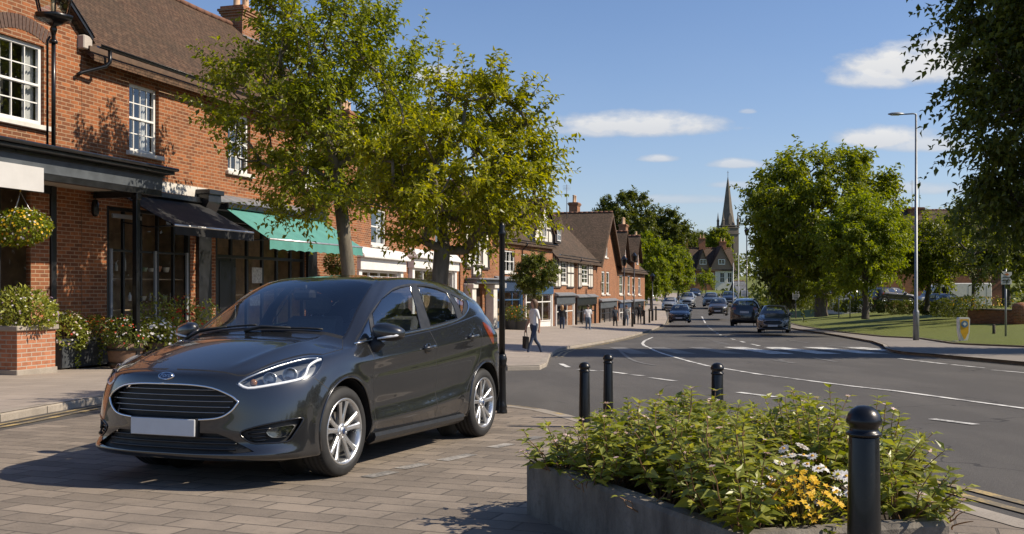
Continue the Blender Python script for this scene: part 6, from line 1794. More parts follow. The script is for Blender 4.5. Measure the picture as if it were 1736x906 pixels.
        for x in (0, L): mb.add([(x, 0, Zq(pe)), (x, 6, Zq(pe)), (x, 3, Zq(pr))], [(0, 1, 2)])
        mb.build('wall', MATS['plaster'], H); gable_roof(H, -.2, L + .2, 6, Zq(pe), Zq(pr), mats='slate'); [window(H, *h, cols=2, rows=2, bar=.06, fr=.1, curtain=False) for h in hs]
m_tiles('slate', (.17, .18, .20), (.12, .125, .14), .3, .2)
# ------------------------------------------------------------------ leaves, trees, shrubs, flowers
def m_leaf(name, a, b, trans=.35, rough=.45, tip=None):
    """leaf: two greens mixed leaf by leaf, light passing through"""
    m = bpy.data.materials.new(name); m.use_nodes = True; nt = m.node_tree; nt.nodes.clear(); N = nt.nodes.new; L = nt.links.new
    out = N('ShaderNodeOutputMaterial'); ge = N('ShaderNodeNewGeometry')
    r = N('ShaderNodeValToRGB'); e = r.color_ramp.elements; e[0].color = (*a, 1); e[1].color = (*b, 1)
    if tip: k = e.new(.9); k.color = (*b, 1); e[2].color = (*tip, 1)
    L(ge.outputs['Random Per Island'], r.inputs[0])
    pr = N('ShaderNodeBsdfPrincipled'); L(r.outputs[0], pr.inputs['Base Color']); pr.inputs['Roughness'].default_value = rough; pr.inputs['Specular IOR Level'].default_value = .4
    hs = N('ShaderNodeHueSaturation'); hs.inputs['Hue'].default_value = .489; hs.inputs['Saturation'].default_value = 1.15; hs.inputs['Value'].default_value = 1.5; L(r.outputs[0], hs.inputs['Color'])
    tr = N('ShaderNodeBsdfTranslucent'); L(hs.outputs[0], tr.inputs[0])
    mx = N('ShaderNodeMixShader'); mx.inputs[0].default_value = trans; L(pr.outputs[0], mx.inputs[1]); L(tr.outputs[0], mx.inputs[2]); L(mx.outputs[0], out.inputs['Surface'])
    MATS[name] = m; return m
m_leaf('leaf_street', (.100, .140, .012), (.285, .312, .030), .50, .38, (.34, .34, .05))
m_leaf('leaf_street_yellow', (.134, .166, .010), (.345, .342, .022), .52, .38, (.38, .36, .045))
m_leaf('leaf_lime', (.090, .122, .013), (.245, .275, .031), .5)
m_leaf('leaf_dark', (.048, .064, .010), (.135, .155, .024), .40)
m_leaf('leaf_yellow', (.108, .152, .015), (.25, .29, .032), .5)
m_leaf('leaf_shrub', (.115, .150, .020), (.35, .36, .07), .38, .35, (.27, .27, .06))
m_leaf('leaf_box', (.055, .080, .012), (.15, .17, .028), .36)
m_leaf('petal_white', (.70, .68, .66), (.80, .78, .78), .3, .6); m_leaf('petal_pink', (.55, .38, .36), (.70, .55, .52), .3, .6)
m_leaf('petal_yellow', (.62, .36, .01), (.75, .50, .03), .3, .6); m_leaf('petal_orange', (.55, .16, .02), (.62, .28, .02), .3, .6)
m_leaf('petal_red', (.45, .035, .02), (.58, .09, .03), .3, .6); m_leaf('petal_mauve', (.30, .20, .34), (.48, .36, .48), .3, .6)
def m_bark(name, a, b):
    m, nt, bs = _nodes(name); c = coord(nt); n = noise(nt, rotated(nt, c, 0, (1, 1, .25)), 14, 5, .7); n2 = noise(nt, c, 2.5, 3)
    k = mixcol(nt, ramp(nt, n, .3, .7), a, b); k = mixcol(nt, math_(nt, 'MULTIPLY', ramp(nt, n2, .4, .7), .5), k, (.10, .10, .065))
    nt.links.new(k, bs.inputs['Base Color']); bs.inputs['Roughness'].default_value = .9; bump(nt, bs, n, .6, .02); MATS[name] = m
m_bark('bark', (.085, .070, .052), (.20, .165, .125)); m_bark('bark_dark', (.035, .028, .022), (.08, .065, .05))
mat('soil', (.035, .026, .019), .95, var=.4, vscale=25, bmp=.6); mat('stem', (.10, .085, .03), .7, var=.2); mat('stem_red', (.20, .11, .055), .7, var=.3)

def leaf_arrays(base, direc, nrm, length, width, droop=.25, fold=.25):
    """folded pointed leaves; arrays of n -> vertices (n*6, 3), triangles"""
    base = np.asarray(base); n = len(base)
    d = direc / (np.linalg.norm(direc, axis=1, keepdims=True) + 1e-9)
    s = np.cross(d, nrm); s /= (np.linalg.norm(s, axis=1, keepdims=True) + 1e-9); u = np.cross(s, d)
    L = np.asarray(length)[:, None]; Wd = np.asarray(width)[:, None]
    mid = base + d * L * .45 - u * L * droop * .10
    tip = base + d * L - u * L * droop * .55
    l = mid + s * Wd * .5 + u * Wd * fold; r = mid - s * Wd * .5 + u * Wd * fold
    V = np.stack([base, l, mid, r, tip], 1).reshape(-1, 3)
    o = np.arange(n)[:, None] * 5
    F = np.concatenate([o + np.array([[0, 2, 1]]), o + np.array([[0, 3, 2]]), o + np.array([[1, 2, 4]]), o + np.array([[2, 3, 4]])], 0)
    return V, F
def rand_dirs(rs, n):
    v = rs.normal(size=(n, 3)); return v / np.linalg.norm(v, axis=1, keepdims=True)

class Lumpy:
    """an uneven crown outline: ellipsoid with lumps"""
    def __init__(self, rs, c, r, n=16, amp=.28):
        self.c = np.array(c, float); self.r = np.array(r, float); self.dirs = rand_dirs(rs, n); self.amp = rs.uniform(-amp, amp, n); self.k = 5.0
    def radius(self, d):
        w = np.exp(self.k * (d @ self.dirs.T - 1)); return 1 + (w * self.amp).sum(1) / (w.sum(1) * .6 + .25)
    def sample(self, rs, n, lo=.25, power=.55, zmin=None):
        d = rand_dirs(rs, n); t = lo + (1 - lo) * rs.uniform(size=n) ** power
        return self.c + d * (t * self.radius(d))[:, None] * self.r, d, t

def grow(rs, trunk, ends, r_end, expo=.42, wob=.06, pull=.35):
    """join every end point to the growing skeleton; returns branch polylines with radii"""
    nodes = [np.array(p, float) for p in trunk]; par = [-1] + list(range(len(trunk) - 1))
    top = nodes[-1]
    order = np.argsort(np.linalg.norm(np.asarray(ends) - top, axis=1)); tips = []
    base_d = np.linalg.norm(np.asarray(ends) - top, axis=1)
    first_ok = max(0, len(trunk) - 3)
    N_ = np.array(nodes)
    depth = [0.0] * len(nodes)
    for e in order:
        p = np.asarray(ends[e]); arr = np.array(nodes[first_ok:])
        v = p - arr; dist = np.linalg.norm(v, axis=1)
        dep = np.array(depth[first_ok:])
        upw = np.clip(-v[:, 2], 0, None)                     # avoid growing downwards
        cost = dist + .22 * dep + .6 * upw
        i = int(np.argmin(cost)) + first_ok; a = nodes[i]; Lg = dist[i - first_ok]
        k = max(2, int(Lg / max(.25, .18 * base_d.max()))) + 1
        prev = i
        out = (p - a)
        side = rs.normal(size=3) * wob * Lg
        for q in range(1, k + 1):
            t = q / k; bow = math.sin(math.pi * t)
            pt = a + out * t + side * bow + np.array([0, 0, -pull * .25 * Lg * bow * (1 if out[2] < .6 * Lg else .3)])
            nodes.append(pt); par.append(prev); depth.append(depth[prev] + Lg / k); prev = len(nodes) - 1
        tips.append((prev, e))
    cnt = [0.] * len(nodes)
    for t, _ in tips:
        j = t
        while j >= 0: cnt[j] += 1; j = par[j]
    rad = [r_end * max(1, c) ** expo for c in cnt]
    return np.array(nodes), par, rad, tips
def skeleton_mesh(nodes, par, rad, seg=6, r_min=0.0, trunk_flare=None):
    """tubes along the skeleton, one chain after another"""
    ch = {}
    for i, p in enumerate(par):
        if p >= 0: ch.setdefault(p, []).append(i)
    mb = MB(); stack = [(0, None)]
    while stack:
        i, start = stack.pop(); pts = [] if start is None else [start]; rr = [] if start is None else [None]
        chain = [i]
        while True:
            k = ch.get(chain[-1], [])
            if not k: break
            k = sorted(k, key=lambda q: -rad[q])
            for q in k[1:]: stack.append((q, chain[-1]))
            chain.append(k[0])
        P = [nodes[c] for c in chain]; Rr = [rad[c] for c in chain]
        if start is not None: P = [nodes[start]] + P; Rr = [min(rad[start], Rr[0] * 1.15)] + Rr
        if len(P) > 1 and max(Rr) > r_min:
            if start is None and trunk_flare: Rr = [r * (1 + trunk_flare * max(0, 1 - q / 1.5)) for q, r in enumerate(Rr)]
            mb.tube(P, Rr, seg if Rr[0] > .04 else 4, 0, cap=False)
    return mb

def tree(name, label, base, crown_c, crown_r, trunk_r, leafm, nb=110, shoots=9, leaves=10, leaf=.10, shoot_len=.5, seed=1, group=None, bark='bark', up=.35, fork=None, lo=.35, amp=.28, cat='tree', droop=.2, trunk_top=None, wid=.55, min_r=0., detail=1., power=.55):
    rs = np.random.RandomState(seed)
    root = empty(name, base, 0, label, cat, group); b = Vector(base)
    cc = Vector(crown_c) - b; L = Lumpy(rs, cc, crown_r, amp=amp)
    ends, dirs, t = L.sample(rs, nb, lo, power)
    fz = fork if fork is not None else max(.5, cc.z - crown_r[2] * .75)
    top = Vector((cc.x * .4, cc.y * .4, fz)); n = 5
    trunk = [(top.x * (k / n) ** 1.5 + .04 * math.sin(k * 2 + seed), top.y * (k / n) ** 1.5 + .03 * math.cos(k * 1.7 + seed), fz * k / n) for k in range(n + 1)]
    trunk.append((top.x + (cc.x - top.x) * .3, top.y + (cc.y - top.y) * .3, fz + (cc.z - fz) * .4))
    nodes, par, rad, tips = grow(rs, trunk, ends, 1.0)
    s = trunk_r / rad[0]; rad = [r * s for r in rad]
    mb = skeleton_mesh(nodes, par, rad, 8, min_r, .35)
    # shoots round every branch end, with leaves alternate along them
    Bs, Ds, Ns, Ls = [], [], [], []
    sh = MB()
    tipdirs = []
    for (ti, e) in tips:
        p = nodes[ti]; od = dirs[e] * np.array([1, 1, .8])
        prev = nodes[par[ti]]; bd = p - prev; bd = bd / (np.linalg.norm(bd) + 1e-9)
        m_ = max(2, int(shoots * rs.uniform(.6, 1.4)))
        for q in range(m_):
            dv = od * .7 + bd * .4 + rs.normal(size=3) * .75 + np.array([0, 0, up]); dv /= np.linalg.norm(dv)
            st = p + (prev - p) * rs.uniform(0, .9); ln = shoot_len * rs.uniform(.5, 1.35)
            if t[e] > .80 and q < 2: ln *= 1.75; dv = od * .8 + rs.normal(size=3) * .22 + np.array([0, 0, up * 1.5]); dv /= np.linalg.norm(dv)
            k = max(3, int(leaves * ln / shoot_len)); tt = np.linspace(.12, 1, k)
            bend = np.array([0, 0, -droop * ln]) + rs.normal(size=3) * .06 * ln
            P_ = st + dv * ln * tt[:, None] + bend * (tt ** 2)[:, None]
            if sh is not None and q < 3 and detail > .5: sh.tube([st, st + dv * ln * .5 + bend * .25, st + dv * ln + bend], [.006 * detail, .004 * detail, .002], 3, 0, cap=False)
            ang = np.arange(k) * 2.4 + rs.uniform(0, 6)
            a = np.cross(dv, [0, 0, 1.0]); a /= (np.linalg.norm(a) + 1e-9); c = np.cross(dv, a)
            side = a * np.cos(ang)[:, None] + c * np.sin(ang)[:, None]
            Bs.append(P_); Ds.append(side * .9 + dv * .55 + rs.normal(size=(k, 3)) * .25 + np.array([0, 0, -.25])); Ns.append(np.array([[0, 0, 1.0]]) + rs.normal(size=(k, 3)) * .5 + side * .3); Ls.append(leaf * rs.uniform(.6, 1.2, k))
    trunk_o = mb.build('trunk', MATS[bark], root, fix=False)
    if sh.v: sh.build('twigs', MATS[bark], root, fix=False)['kind'] = 'stuff'
    B_, D_, N_, L_ = np.concatenate(Bs), np.concatenate(Ds), np.concatenate(Ns), np.concatenate(Ls)
    V, F = leaf_arrays(B_, D_, N_, L_, L_ * wid, droop=.5)
    np_mesh('crown', V, F, MATS[leafm], root)
    return root
def bush(name, label, base, r, leafm, n=700, leaf=.06, seed=1, group=None, cat='bush', flowers=(), amp=.25, up=.35, flat=False, parent=None, lo=.55, wid=.5):
    """a rounded mass of leaves standing on base, with flowers scattered over it"""
    rs = np.random.RandomState(seed); root = empty(name, base, 0, label, cat, group) if parent is None else parent
    L = Lumpy(rs, (0, 0, r[2] * .55), r, amp=amp, n=22)
    P, d, t = L.sample(rs, n, lo, .6); keep = P[:, 2] > .0; P, d = P[keep], d[keep]; k = len(P)
    ln = leaf * rs.uniform(.6, 1.3, k)
    V, F = leaf_arrays(P, d * .8 + rs.normal(size=(k, 3)) * .6 + np.array([0, 0, up * .5]), rs.normal(size=(k, 3)) * .5 + d + np.array([0, 0, .6]), ln, ln * wid)
    # stems from the foot to some of the leaves
    fo = np_mesh('foliage', V, F, MATS[leafm], root)
    mb = MB()
    for i in range(min(14, k)):
        q = P[i * (k // 14 or 1) % k]; mb.tube([(q[0] * .15, q[1] * .15, 0), (q[0] * .5, q[1] * .5, q[2] * .6), tuple(q * .95)], [.008, .006, .003], 4, 0, cap=False)
    mb.build('stem', MATS['stem'], root, fix=False)['kind'] = 'stuff'
    for (m, cnt, size) in flowers:
        P, d, t = L.sample(rs, cnt * 2, .97, 1); kp = P[:, 2] > r[2] * .25; P, d = P[kp][:cnt], d[kp][:cnt]; P = P + d * leaf * .5
        o = flower_heads('blossom', P, d + np.array([0, 0, .4]), size, m, rs, root); o['kind'] = 'stuff'
    return root
def flower_heads(name, P, D, size, m, rs, parent, petals=6, centre=None):
    Bs, Ds, Ns, Ls = [], [], [], []
    for p, d in zip(P, D):
        d = d / (np.linalg.norm(d) + 1e-9); a = np.cross(d, [.3, .9, .2]); a /= np.linalg.norm(a) + 1e-9; b = np.cross(d, a); s = size * rs.uniform(.7, 1.25); o = rs.uniform(0, 6)
        for k in range(petals):
            an = o + 2 * math.pi * k / petals; v = a * math.cos(an) + b * math.sin(an); Bs.append(p); Ds.append(v + d * .25); Ns.append(d); Ls.append(s * .5)
    Ls = np.array(Ls); V, F = leaf_arrays(np.array(Bs), np.array(Ds), np.array(Ns), Ls, Ls * .62, droop=.3, fold=.05)
    return np_mesh(name, V, F, MATS[m], parent)

def build_street_trees():
    def gz(x, y): return z_left(x, y)
    x, y = -3.37, 21.8
    tree('street_tree', 'tall leafy street tree with the straight trunk, growing beside the green blind', (x, y, gz(x, y)), (-3.92, 21.6, 5.2), (2.25, 2.1, 2.75), .145, 'leaf_street', nb=230, shoots=11, leaves=11, leaf=.135, shoot_len=.58, seed=5, up=.70, fork=2.5, amp=.22, lo=.22)
    x, y = -1.19, 13.0
    tree('street_tree', 'spreading yellow-green street tree whose trunk forks low, behind the parked hatchback', (x, y, gs(y)), (-.66, 12.75, 2.86), (1.20, 1.20, 1.04), .105, 'leaf_street_yellow', nb=200, shoots=11, leaves=11, leaf=.082, shoot_len=.32, seed=11, up=.40, fork=1.30, amp=.22, lo=.22, droop=.25)
    p = Vector((.92, 41.0)); z = z_left(p.x, p.y)
    tree('round_tree', 'small round-headed tree on a thin stem standing on the pavement near the blue shops', (p.x, p.y, z), (p.x, p.y, 1.98), (.80, .80, .72), .05, 'leaf_box', nb=130, shoots=11, leaves=10, leaf=.10, shoot_len=.22, seed=3, up=.1, amp=.10, lo=.5, fork=2.0)
def build_far_trees():
    T = tree
    def loc(px, y, py): q = at(px, py, y); return (q.x, q.y, q.z)
    T('lime_tree', 'broad green lime tree on the lawn, the tallest crown right of the church', loc(1390, 66, 537), loc(1394, 66, 372), (4.35, 4.4, 4.7), .30, 'leaf_lime', nb=360, shoots=14, leaves=8, leaf=.32, shoot_len=.8, seed=21, up=.25, amp=.14, detail=.3, fork=3.2, lo=.35)
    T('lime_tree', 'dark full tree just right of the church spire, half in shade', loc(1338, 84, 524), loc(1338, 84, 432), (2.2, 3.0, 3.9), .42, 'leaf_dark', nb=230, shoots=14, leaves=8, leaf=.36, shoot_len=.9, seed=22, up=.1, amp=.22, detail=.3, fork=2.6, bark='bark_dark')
    T('young_tree', 'yellow-green young tree with a slim dark trunk on the grass bank', loc(1468, 55, 541), loc(1464, 55, 408), (2.15, 2.1, 2.35), .17, 'leaf_yellow', nb=200, shoots=11, leaves=9, leaf=.22, shoot_len=.62, seed=23, up=.4, amp=.26, detail=.4, bark='bark_dark', fork=2.2)
    T('bushy_tree', 'mid-green bushy tree standing right of the tall lamp post', loc(1571, 68, 527), loc(1578, 68, 428), (2.3, 2.2, 2.1), .16, 'leaf_lime', nb=170, shoots=11, leaves=9, leaf=.24, shoot_len=.6, seed=24, up=.2, amp=.24, detail=.3, bark='bark_dark', fork=1.5)
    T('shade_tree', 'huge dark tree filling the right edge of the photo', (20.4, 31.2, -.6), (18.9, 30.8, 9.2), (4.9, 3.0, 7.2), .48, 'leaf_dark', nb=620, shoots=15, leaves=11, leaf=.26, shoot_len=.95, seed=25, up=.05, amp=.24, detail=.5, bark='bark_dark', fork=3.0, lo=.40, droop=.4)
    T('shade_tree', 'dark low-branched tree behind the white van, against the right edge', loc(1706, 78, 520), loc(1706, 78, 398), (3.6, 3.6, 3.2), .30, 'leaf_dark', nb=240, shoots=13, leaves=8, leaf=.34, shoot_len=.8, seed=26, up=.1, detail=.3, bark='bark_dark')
    T('round_tree', 'small clipped ball tree on a short stem, on the lawn left of the young tree', loc(1401, 58, 536), loc(1401, 58, 489), (.82, .8, .62), .06, 'leaf_yellow', nb=50, shoots=8, leaves=8, leaf=.13, shoot_len=.24, seed=27, up=.1, amp=.10, lo=.5, detail=.4)
    T('lawn_tree', 'thin dark-stemmed tree in front of the white van', loc(1650, 62, 528), loc(1650, 62, 405), (2.3, 2.2, 2.6), .11, 'leaf_dark', nb=70, shoots=8, leaves=8, leaf=.24, shoot_len=.6, seed=28, up=.2, detail=.3, bark='bark_dark', fork=2.7)
    # beyond the left row
    for k, (px, y, cy, ry, rz, lab) in enumerate(((1104, 122, 447, 2.5, 3.6, 'nearest bright green street tree beyond the left row of shops'), (1128, 138, 452, 2.3, 3.3, 'middle bright green street tree beyond the left row of shops'), (1150, 152, 462, 1.9, 2.7, 'farthest bright green street tree beyond the left row of shops'))):
        q = at(px, cy, y); T('street_tree', lab, (q.x, q.y, gs(y)), tuple(q), (ry, ry, rz), .16, 'leaf_yellow' if k != 1 else 'leaf_lime', nb=130, shoots=12, leaves=8, leaf=.36, shoot_len=.6, seed=31 + k, up=.2, detail=.2, amp=.2, group='street trees beyond the left row')
    for k, (px, y, cy, rx, rz, lab) in enumerate(((1056, 190, 386, 6.2, 6.6, 'great dark tree rising behind the left row of roofs'), (1128, 196, 400, 4.3, 5.4, 'second dark tree behind the left row, lower and further right'), (1188, 262, 412, 2.2, 2.6, 'small dark tree on the skyline left of the church'), (1218, 250, 410, 2.2, 2.8, 'rounded green tree at the foot of the church tower'), (1162, 225, 415, 2.6, 2.8, 'low dark tree on the skyline behind the gabled house'))):
        q = at(px, cy, y); T('hill_tree', lab, (q.x, q.y, gs(y)), tuple(q), (rx, rx, rz), .35, 'leaf_dark' if k != 3 else 'leaf_lime', nb=int(50 + rx * 30), shoots=13, leaves=7, leaf=.6, shoot_len=.9, seed=41 + k, up=.15, detail=.1, amp=.2)
    q = at(1197, 474, 176); T('street_tree', 'small pale green tree standing in front of the gabled house', (q.x, q.y, gs(176)), tuple(q), (1.7, 1.6, 1.8), .10, 'leaf_yellow', nb=50, shoots=8, leaves=7, leaf=.3, shoot_len=.5, seed=51, up=.2, detail=.2)
    # clipped bushes behind the lawn
    spots = [(1440, 517, 80, .62), (1425, 519, 82, .5), (1457, 518, 80, .6), (1486, 517, 78, .6), (1500, 519, 76, .55), (1520, 519, 74, .62), (1537, 519, 73, .62), (1556, 519, 72, .6), (1575, 521, 70, .55), (1598, 519, 66, .75), (1618, 518, 64, .8), (1640, 518, 62, .8), (1378, 512, 95, .8), (1395, 512, 95, .7), (1410, 514, 92, .7), (1362, 511, 98, .8), (1345, 510, 100, .8)]
    for k, (px, py, y, r) in enumerate(spots):
        q = at(px, py, y); zb = q.z - r * .9
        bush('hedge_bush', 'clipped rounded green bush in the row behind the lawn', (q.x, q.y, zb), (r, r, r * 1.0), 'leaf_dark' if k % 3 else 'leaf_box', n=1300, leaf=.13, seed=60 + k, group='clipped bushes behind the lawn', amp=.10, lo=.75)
    # distant woods
    rs = np.random.RandomState(4); n = 9000
    V0 = []
    xs = rs.uniform(30, 140, n); ys = rs.uniform(118, 150, n); hh = 3.4 + 1.9 * np.sin(xs * .33) + 1.2 * np.sin(xs * .9 + 1) + rs.uniform(-.6, .6, n); zz = -.8 + rs.uniform(0, 1, n) ** .6 * hh
    P = np.stack([xs, ys, zz], 1); ln = rs.uniform(.5, 1.0, n); V, F = leaf_arrays(P, rand_dirs(rs, n) + [0, -.2, .3], rand_dirs(rs, n) + [0, -.6, .7], ln, ln * .7)
    o = np_mesh('woods', V, F, MATS['leaf_dark']); tag(o, 'dark belt of trees far behind the lawn and the van', 'woods', kind='stuff')
    n = 14000; xs = rs.uniform(58, 74, n); ys = rs.uniform(-20, 118, n); hh = 10.5 + 2.5 * np.sin(ys * .21) + 1.5 * np.sin(ys * .6 + 1); zz = -.8 + rs.uniform(0, 1, n) ** .6 * hh  # unseen tree belt, added to cover the bright sky mirrored in the shop glass
    P = np.stack([xs, ys, zz], 1); ln = rs.uniform(.9, 1.6, n); V, F = leaf_arrays(P, rand_dirs(rs, n) + [-.2, 0, .3], rand_dirs(rs, n) + [-.6, 0, .7], ln, ln * .7)
    o = np_mesh('woods', V, F, MATS['leaf_dark']); tag(o, 'unseen belt of trees added across the green to darken the shop window reflections', 'woods', kind='stuff')
    n = 7000; xs = rs.uniform(-60, 150, n); ys = rs.uniform(270, 330, n); hh = 4.5 + 2.2 * np.sin(xs * .12) + 1.5 * np.sin(xs * .37 + 1); zz = np.array([gs(t) for t in ys]) + rs.uniform(0, 1, n) ** .6 * hh
    P = np.stack([xs, ys, zz], 1); ln = rs.uniform(.9, 1.6, n); V, F = leaf_arrays(P, rand_dirs(rs, n) + [0, -.2, .3], rand_dirs(rs, n) + [0, -.6, .7], ln, ln * .7)
    o = np_mesh('woods', V, F, MATS['leaf_dark']); tag(o, 'wooded hillside behind the end of the street', 'woods', kind='stuff')

def build_shop_planters():
    # brick planter
    def on(px, py): p = G(px, py, .1); return p
    a = TH_A
    def place(o, p): o.location = p; o.rotation_euler = (0, 0, math.atan2(math.cos(a), math.sin(a)))
    p = on(62, 634); p.z = z_left(p.x, p.y)
    mb = MB(); w = .46; h = .78
    mb.box(-w, w, -.0, .55, 0, h); r = empty('brick_planter', p, 0, 'square brick planter with a stone coping, full of pale mauve flowers', 'planter'); place(r, p)
    mb.build('brickwork', MATS['brick_planter'], r); mb = MB(); mb.cbox(-w - .05, w + .05, -.05, .60, h + .002, h + .09, .012); mb.build('coping', MATS['kerb_stone'], r)
    mb = MB(); mb.cbox(-w - .03, w + .03, -.03, .58, -.12, .10, .01); mb.build('footing', MATS['kerb_stone'], r)
    b = fac  # direction helpers
    ux = Vector((math.sin(a), math.cos(a), 0)); uy = Vector((-math.cos(a), math.sin(a), 0))
    def off(p, dx, dy, dz): return p + ux * dx + uy * dy + Vector((0, 0, dz))
    q = off(p, 0, .28, h + .05)
    bush('flowering_plant', 'bushy pale mauve and white flowers overflowing the brick planter', q, (.62, .50, .42), 'leaf_shrub', n=1900, leaf=.09, seed=71, cat='flowers', flowers=(('petal_mauve', 70, .04), ('petal_white', 30, .04), ('petal_pink', 30, .035)), amp=.3)
    # dark trough
    p2 = on(152, 624); p2.z = z_left(p2.x, p2.y); r = empty('planter_trough', p2, 0, 'long dark metal trough of red and orange flowers beside the brick planter', 'planter'); place(r, p2)
    mb = MB(); L_ = .78; mb.cbox(-L_, L_, 0, .50, .04, .55, .01); 
    for x in (-L_ + .02, 0, L_ - .06): mb.cbox(x - .02, x + .04, -.018, -.001, .05, .54, .004)
    mb.build('box', MATS['grey_trough'], r); mb = MB(); mb.cbox(-L_ - .03, L_ + .03, -.03, .53, .552, .60, .01); mb.build('rim', MATS['grey_trough'], r)
    for x in (-L_ + .1, L_ - .1):
        mb = MB(); mb.cbox(x - .04, x + .04, .05, .45, -.02, .038, .004); mb.build('foot', MATS['black_iron'], r)
    bush('flowering_plant', 'trailing white and pink flowers hanging over the left half of the dark trough', off(p2, -.45, .15, .42), (.50, .42, .46), 'leaf_shrub', n=1300, leaf=.08, seed=72, cat='flowers', flowers=(('petal_white', 60, .045), ('petal_red', 45, .05), ('petal_pink', 60, .045)), amp=.35)
    bush('flowering_plant', 'bright orange and red flowers in the right half of the dark trough', off(p2, .30, .2, .50), (.48, .36, .36), 'leaf_shrub', n=1000, leaf=.075, seed=73, cat='flowers', flowers=(('petal_orange', 80, .055), ('petal_red', 80, .05), ('petal_yellow', 40, .045)), amp=.35)
    for k, (dx, dz, ln) in enumerate(((-.38, .5, .42), (.28, .52, .40))):
        rs = np.random.RandomState(80 + k); n = 70; t_ = rs.uniform(0, 1, n); base = np.array(off(p2, dx, -.02, dz)) + np.array([[.02, -.02, -1.0]]) * (t_ * ln)[:, None] + rs.normal(size=(n, 3)) * .035
        l_ = rs.uniform(.04, .08, n); V, F = leaf_arrays(base, rand_dirs(rs, n) + [0, 0, -.5], rand_dirs(rs, n) + [.5, -.5, .5], l_, l_ * .5); o = np_mesh('trailing_plant', V, F, MATS['leaf_yellow'])
        tag(o, ['left leafy trail hanging down the front of the dark trough', 'right leafy trail hanging down the front of the dark trough'][k], 'trailing plant')
    # half barrels
    def front(px, d):
        q_ = fac(_along(fac(0, d), TH_A, px), d); return Vector((q_.x, q_.y, z_left(q_.x, q_.y)))
    for k, (px, py, m, lab) in enumerate(((212, 612, 'barrel', 'brown half barrel with dark green plants, behind the dark trough'), (262, 604, 'barrel', 'brown half barrel under the white daisies, hidden behind the car bonnet'))):
        p3 = front(px, 1.25); r = empty('half_barrel', p3, 0, lab, 'barrel')
        mb = MB(); mb.lathe([(.27, 0), (.31, .18), (.335, .38), (.34, .50), (.31, .50), (.30, .42), (.0001, .42)], 24); mb.build('staves', MATS['barrel_wood'], r)
        for z in (.10, .38):
            mb = MB(); rr = .30 + .06 * z / .4 + .012; mb.lathe([(rr, z - .02), (rr + .006, z), (rr + .004, z + .03)], 24, cap=False); mb.build('hoop', MATS['black_iron'], r)
        if k == 0: bush('flowering_plant', 'dark green plant dotted with red and white, in the first half barrel', p3 + Vector((0, 0, .42)), (.52, .48, .42), 'leaf_box', n=1100, leaf=.085, seed=75, cat='flowers', flowers=(('petal_red', 40, .045), ('petal_white', 40, .04), ('petal_pink', 30, .04)), amp=.35)
        else:
            bush('flowering_plant', 'white daisies spilling from the half barrel towards the car bonnet', p3 + Vector((.05, -.1, .34)), (.52, .45, .48), 'leaf_shrub', n=1000, leaf=.08, seed=76, cat='flowers', flowers=(('petal_white', 150, .07),), amp=.35)
            bush('flowering_plant', 'green plant with a few yellow flowers rising above the white daisies', p3 + Vector((-.1, .25, .5)), (.5, .4, .55), 'leaf_shrub', n=900, leaf=.085, seed=77, cat='flowers', flowers=(('petal_yellow', 14, .05), ('petal_white', 30, .04)), amp=.4)
    p4 = front(312, 1.55)
    bush('flowering_plant', 'mass of scarlet flowers just above the far end of the car bonnet', p4 + Vector((0, .2, .15)), (.62, .5, .82), 'leaf_shrub', n=1100, leaf=.085, seed=78, cat='flowers', flowers=(('petal_red', 150, .075),), amp=.3)
    p5 = front(345, .7)
    bush('shrub', 'plain green shrub at the foot of the brick pier between the two blinds', p5 + Vector((0, .2, .0)), (.42, .4, .95), 'leaf_box', n=800, leaf=.09, seed=79, cat='shrub', amp=.35)
    # hanging baskets
    for k, (pos, r_, lab, fl, lm) in enumerate((((fac(-5.02, 1.30)), (.46, .46, .30), 'big round hanging basket of yellow and white flowers under the canopy', (('petal_yellow', 190, .05), ('petal_white', 90, .045), ('petal_orange', 20, .04)), 'leaf_yellow'), ((fac(8.0, .75)), (.42, .42, .34), 'dark hanging basket of trailing plants at the far end of the green blind', (('petal_red', 24, .05),), 'leaf_dark'))):
        zc = (2.38, 2.05)[k]; top = (3.2, 2.9)[k]
        h = empty('hanging_basket', (pos.x, pos.y, zc), 0, lab, 'hanging basket')
        mb = MB(); mb.lathe([(.0001, -.22), (.14, -.20), (.25, -.12), (.32, 0), (.30, .01)], 20, cap=False); mb.build('basket', MATS['barrel_wood'], h)
        mb = MB(); mb.tube([(0, 0, top - zc), (0, 0, .62)], .014, 6); mb.build('hook', MATS['brass'], h)
        for q_ in range(3):
            an = 2.1 * q_ + .4; mb = MB(); mb.tube([(0, 0, .62), (.30 * math.cos(an), .30 * math.sin(an), .02)], .006, 5); mb.build('chain', MATS['metal_bright'], h)
        rs = np.random.RandomState(90 + k)
        L = Lumpy(rs, (0, 0, .02), r_, amp=.16, n=24); n = 1900; P, d, t = L.sample(rs, n, .5, .5); ln = .075 * rs.uniform(.6, 1.3, n)
        V, F = leaf_arrays(P, d + rs.normal(size=(n, 3)) * .5 + [0, 0, -.2], d + rs.normal(size=(n, 3)) * .4 + [0, 0, .5], ln, ln * .5); np_mesh('foliage', V, F, MATS[lm], h)
        for (m, cnt, size) in fl:
            P, d, t = L.sample(rs, cnt, .98, 1); flower_heads('blossom', P + d * .03, d + np.array([0, 0, .3]), size, m, rs, h)['kind'] = 'stuff'
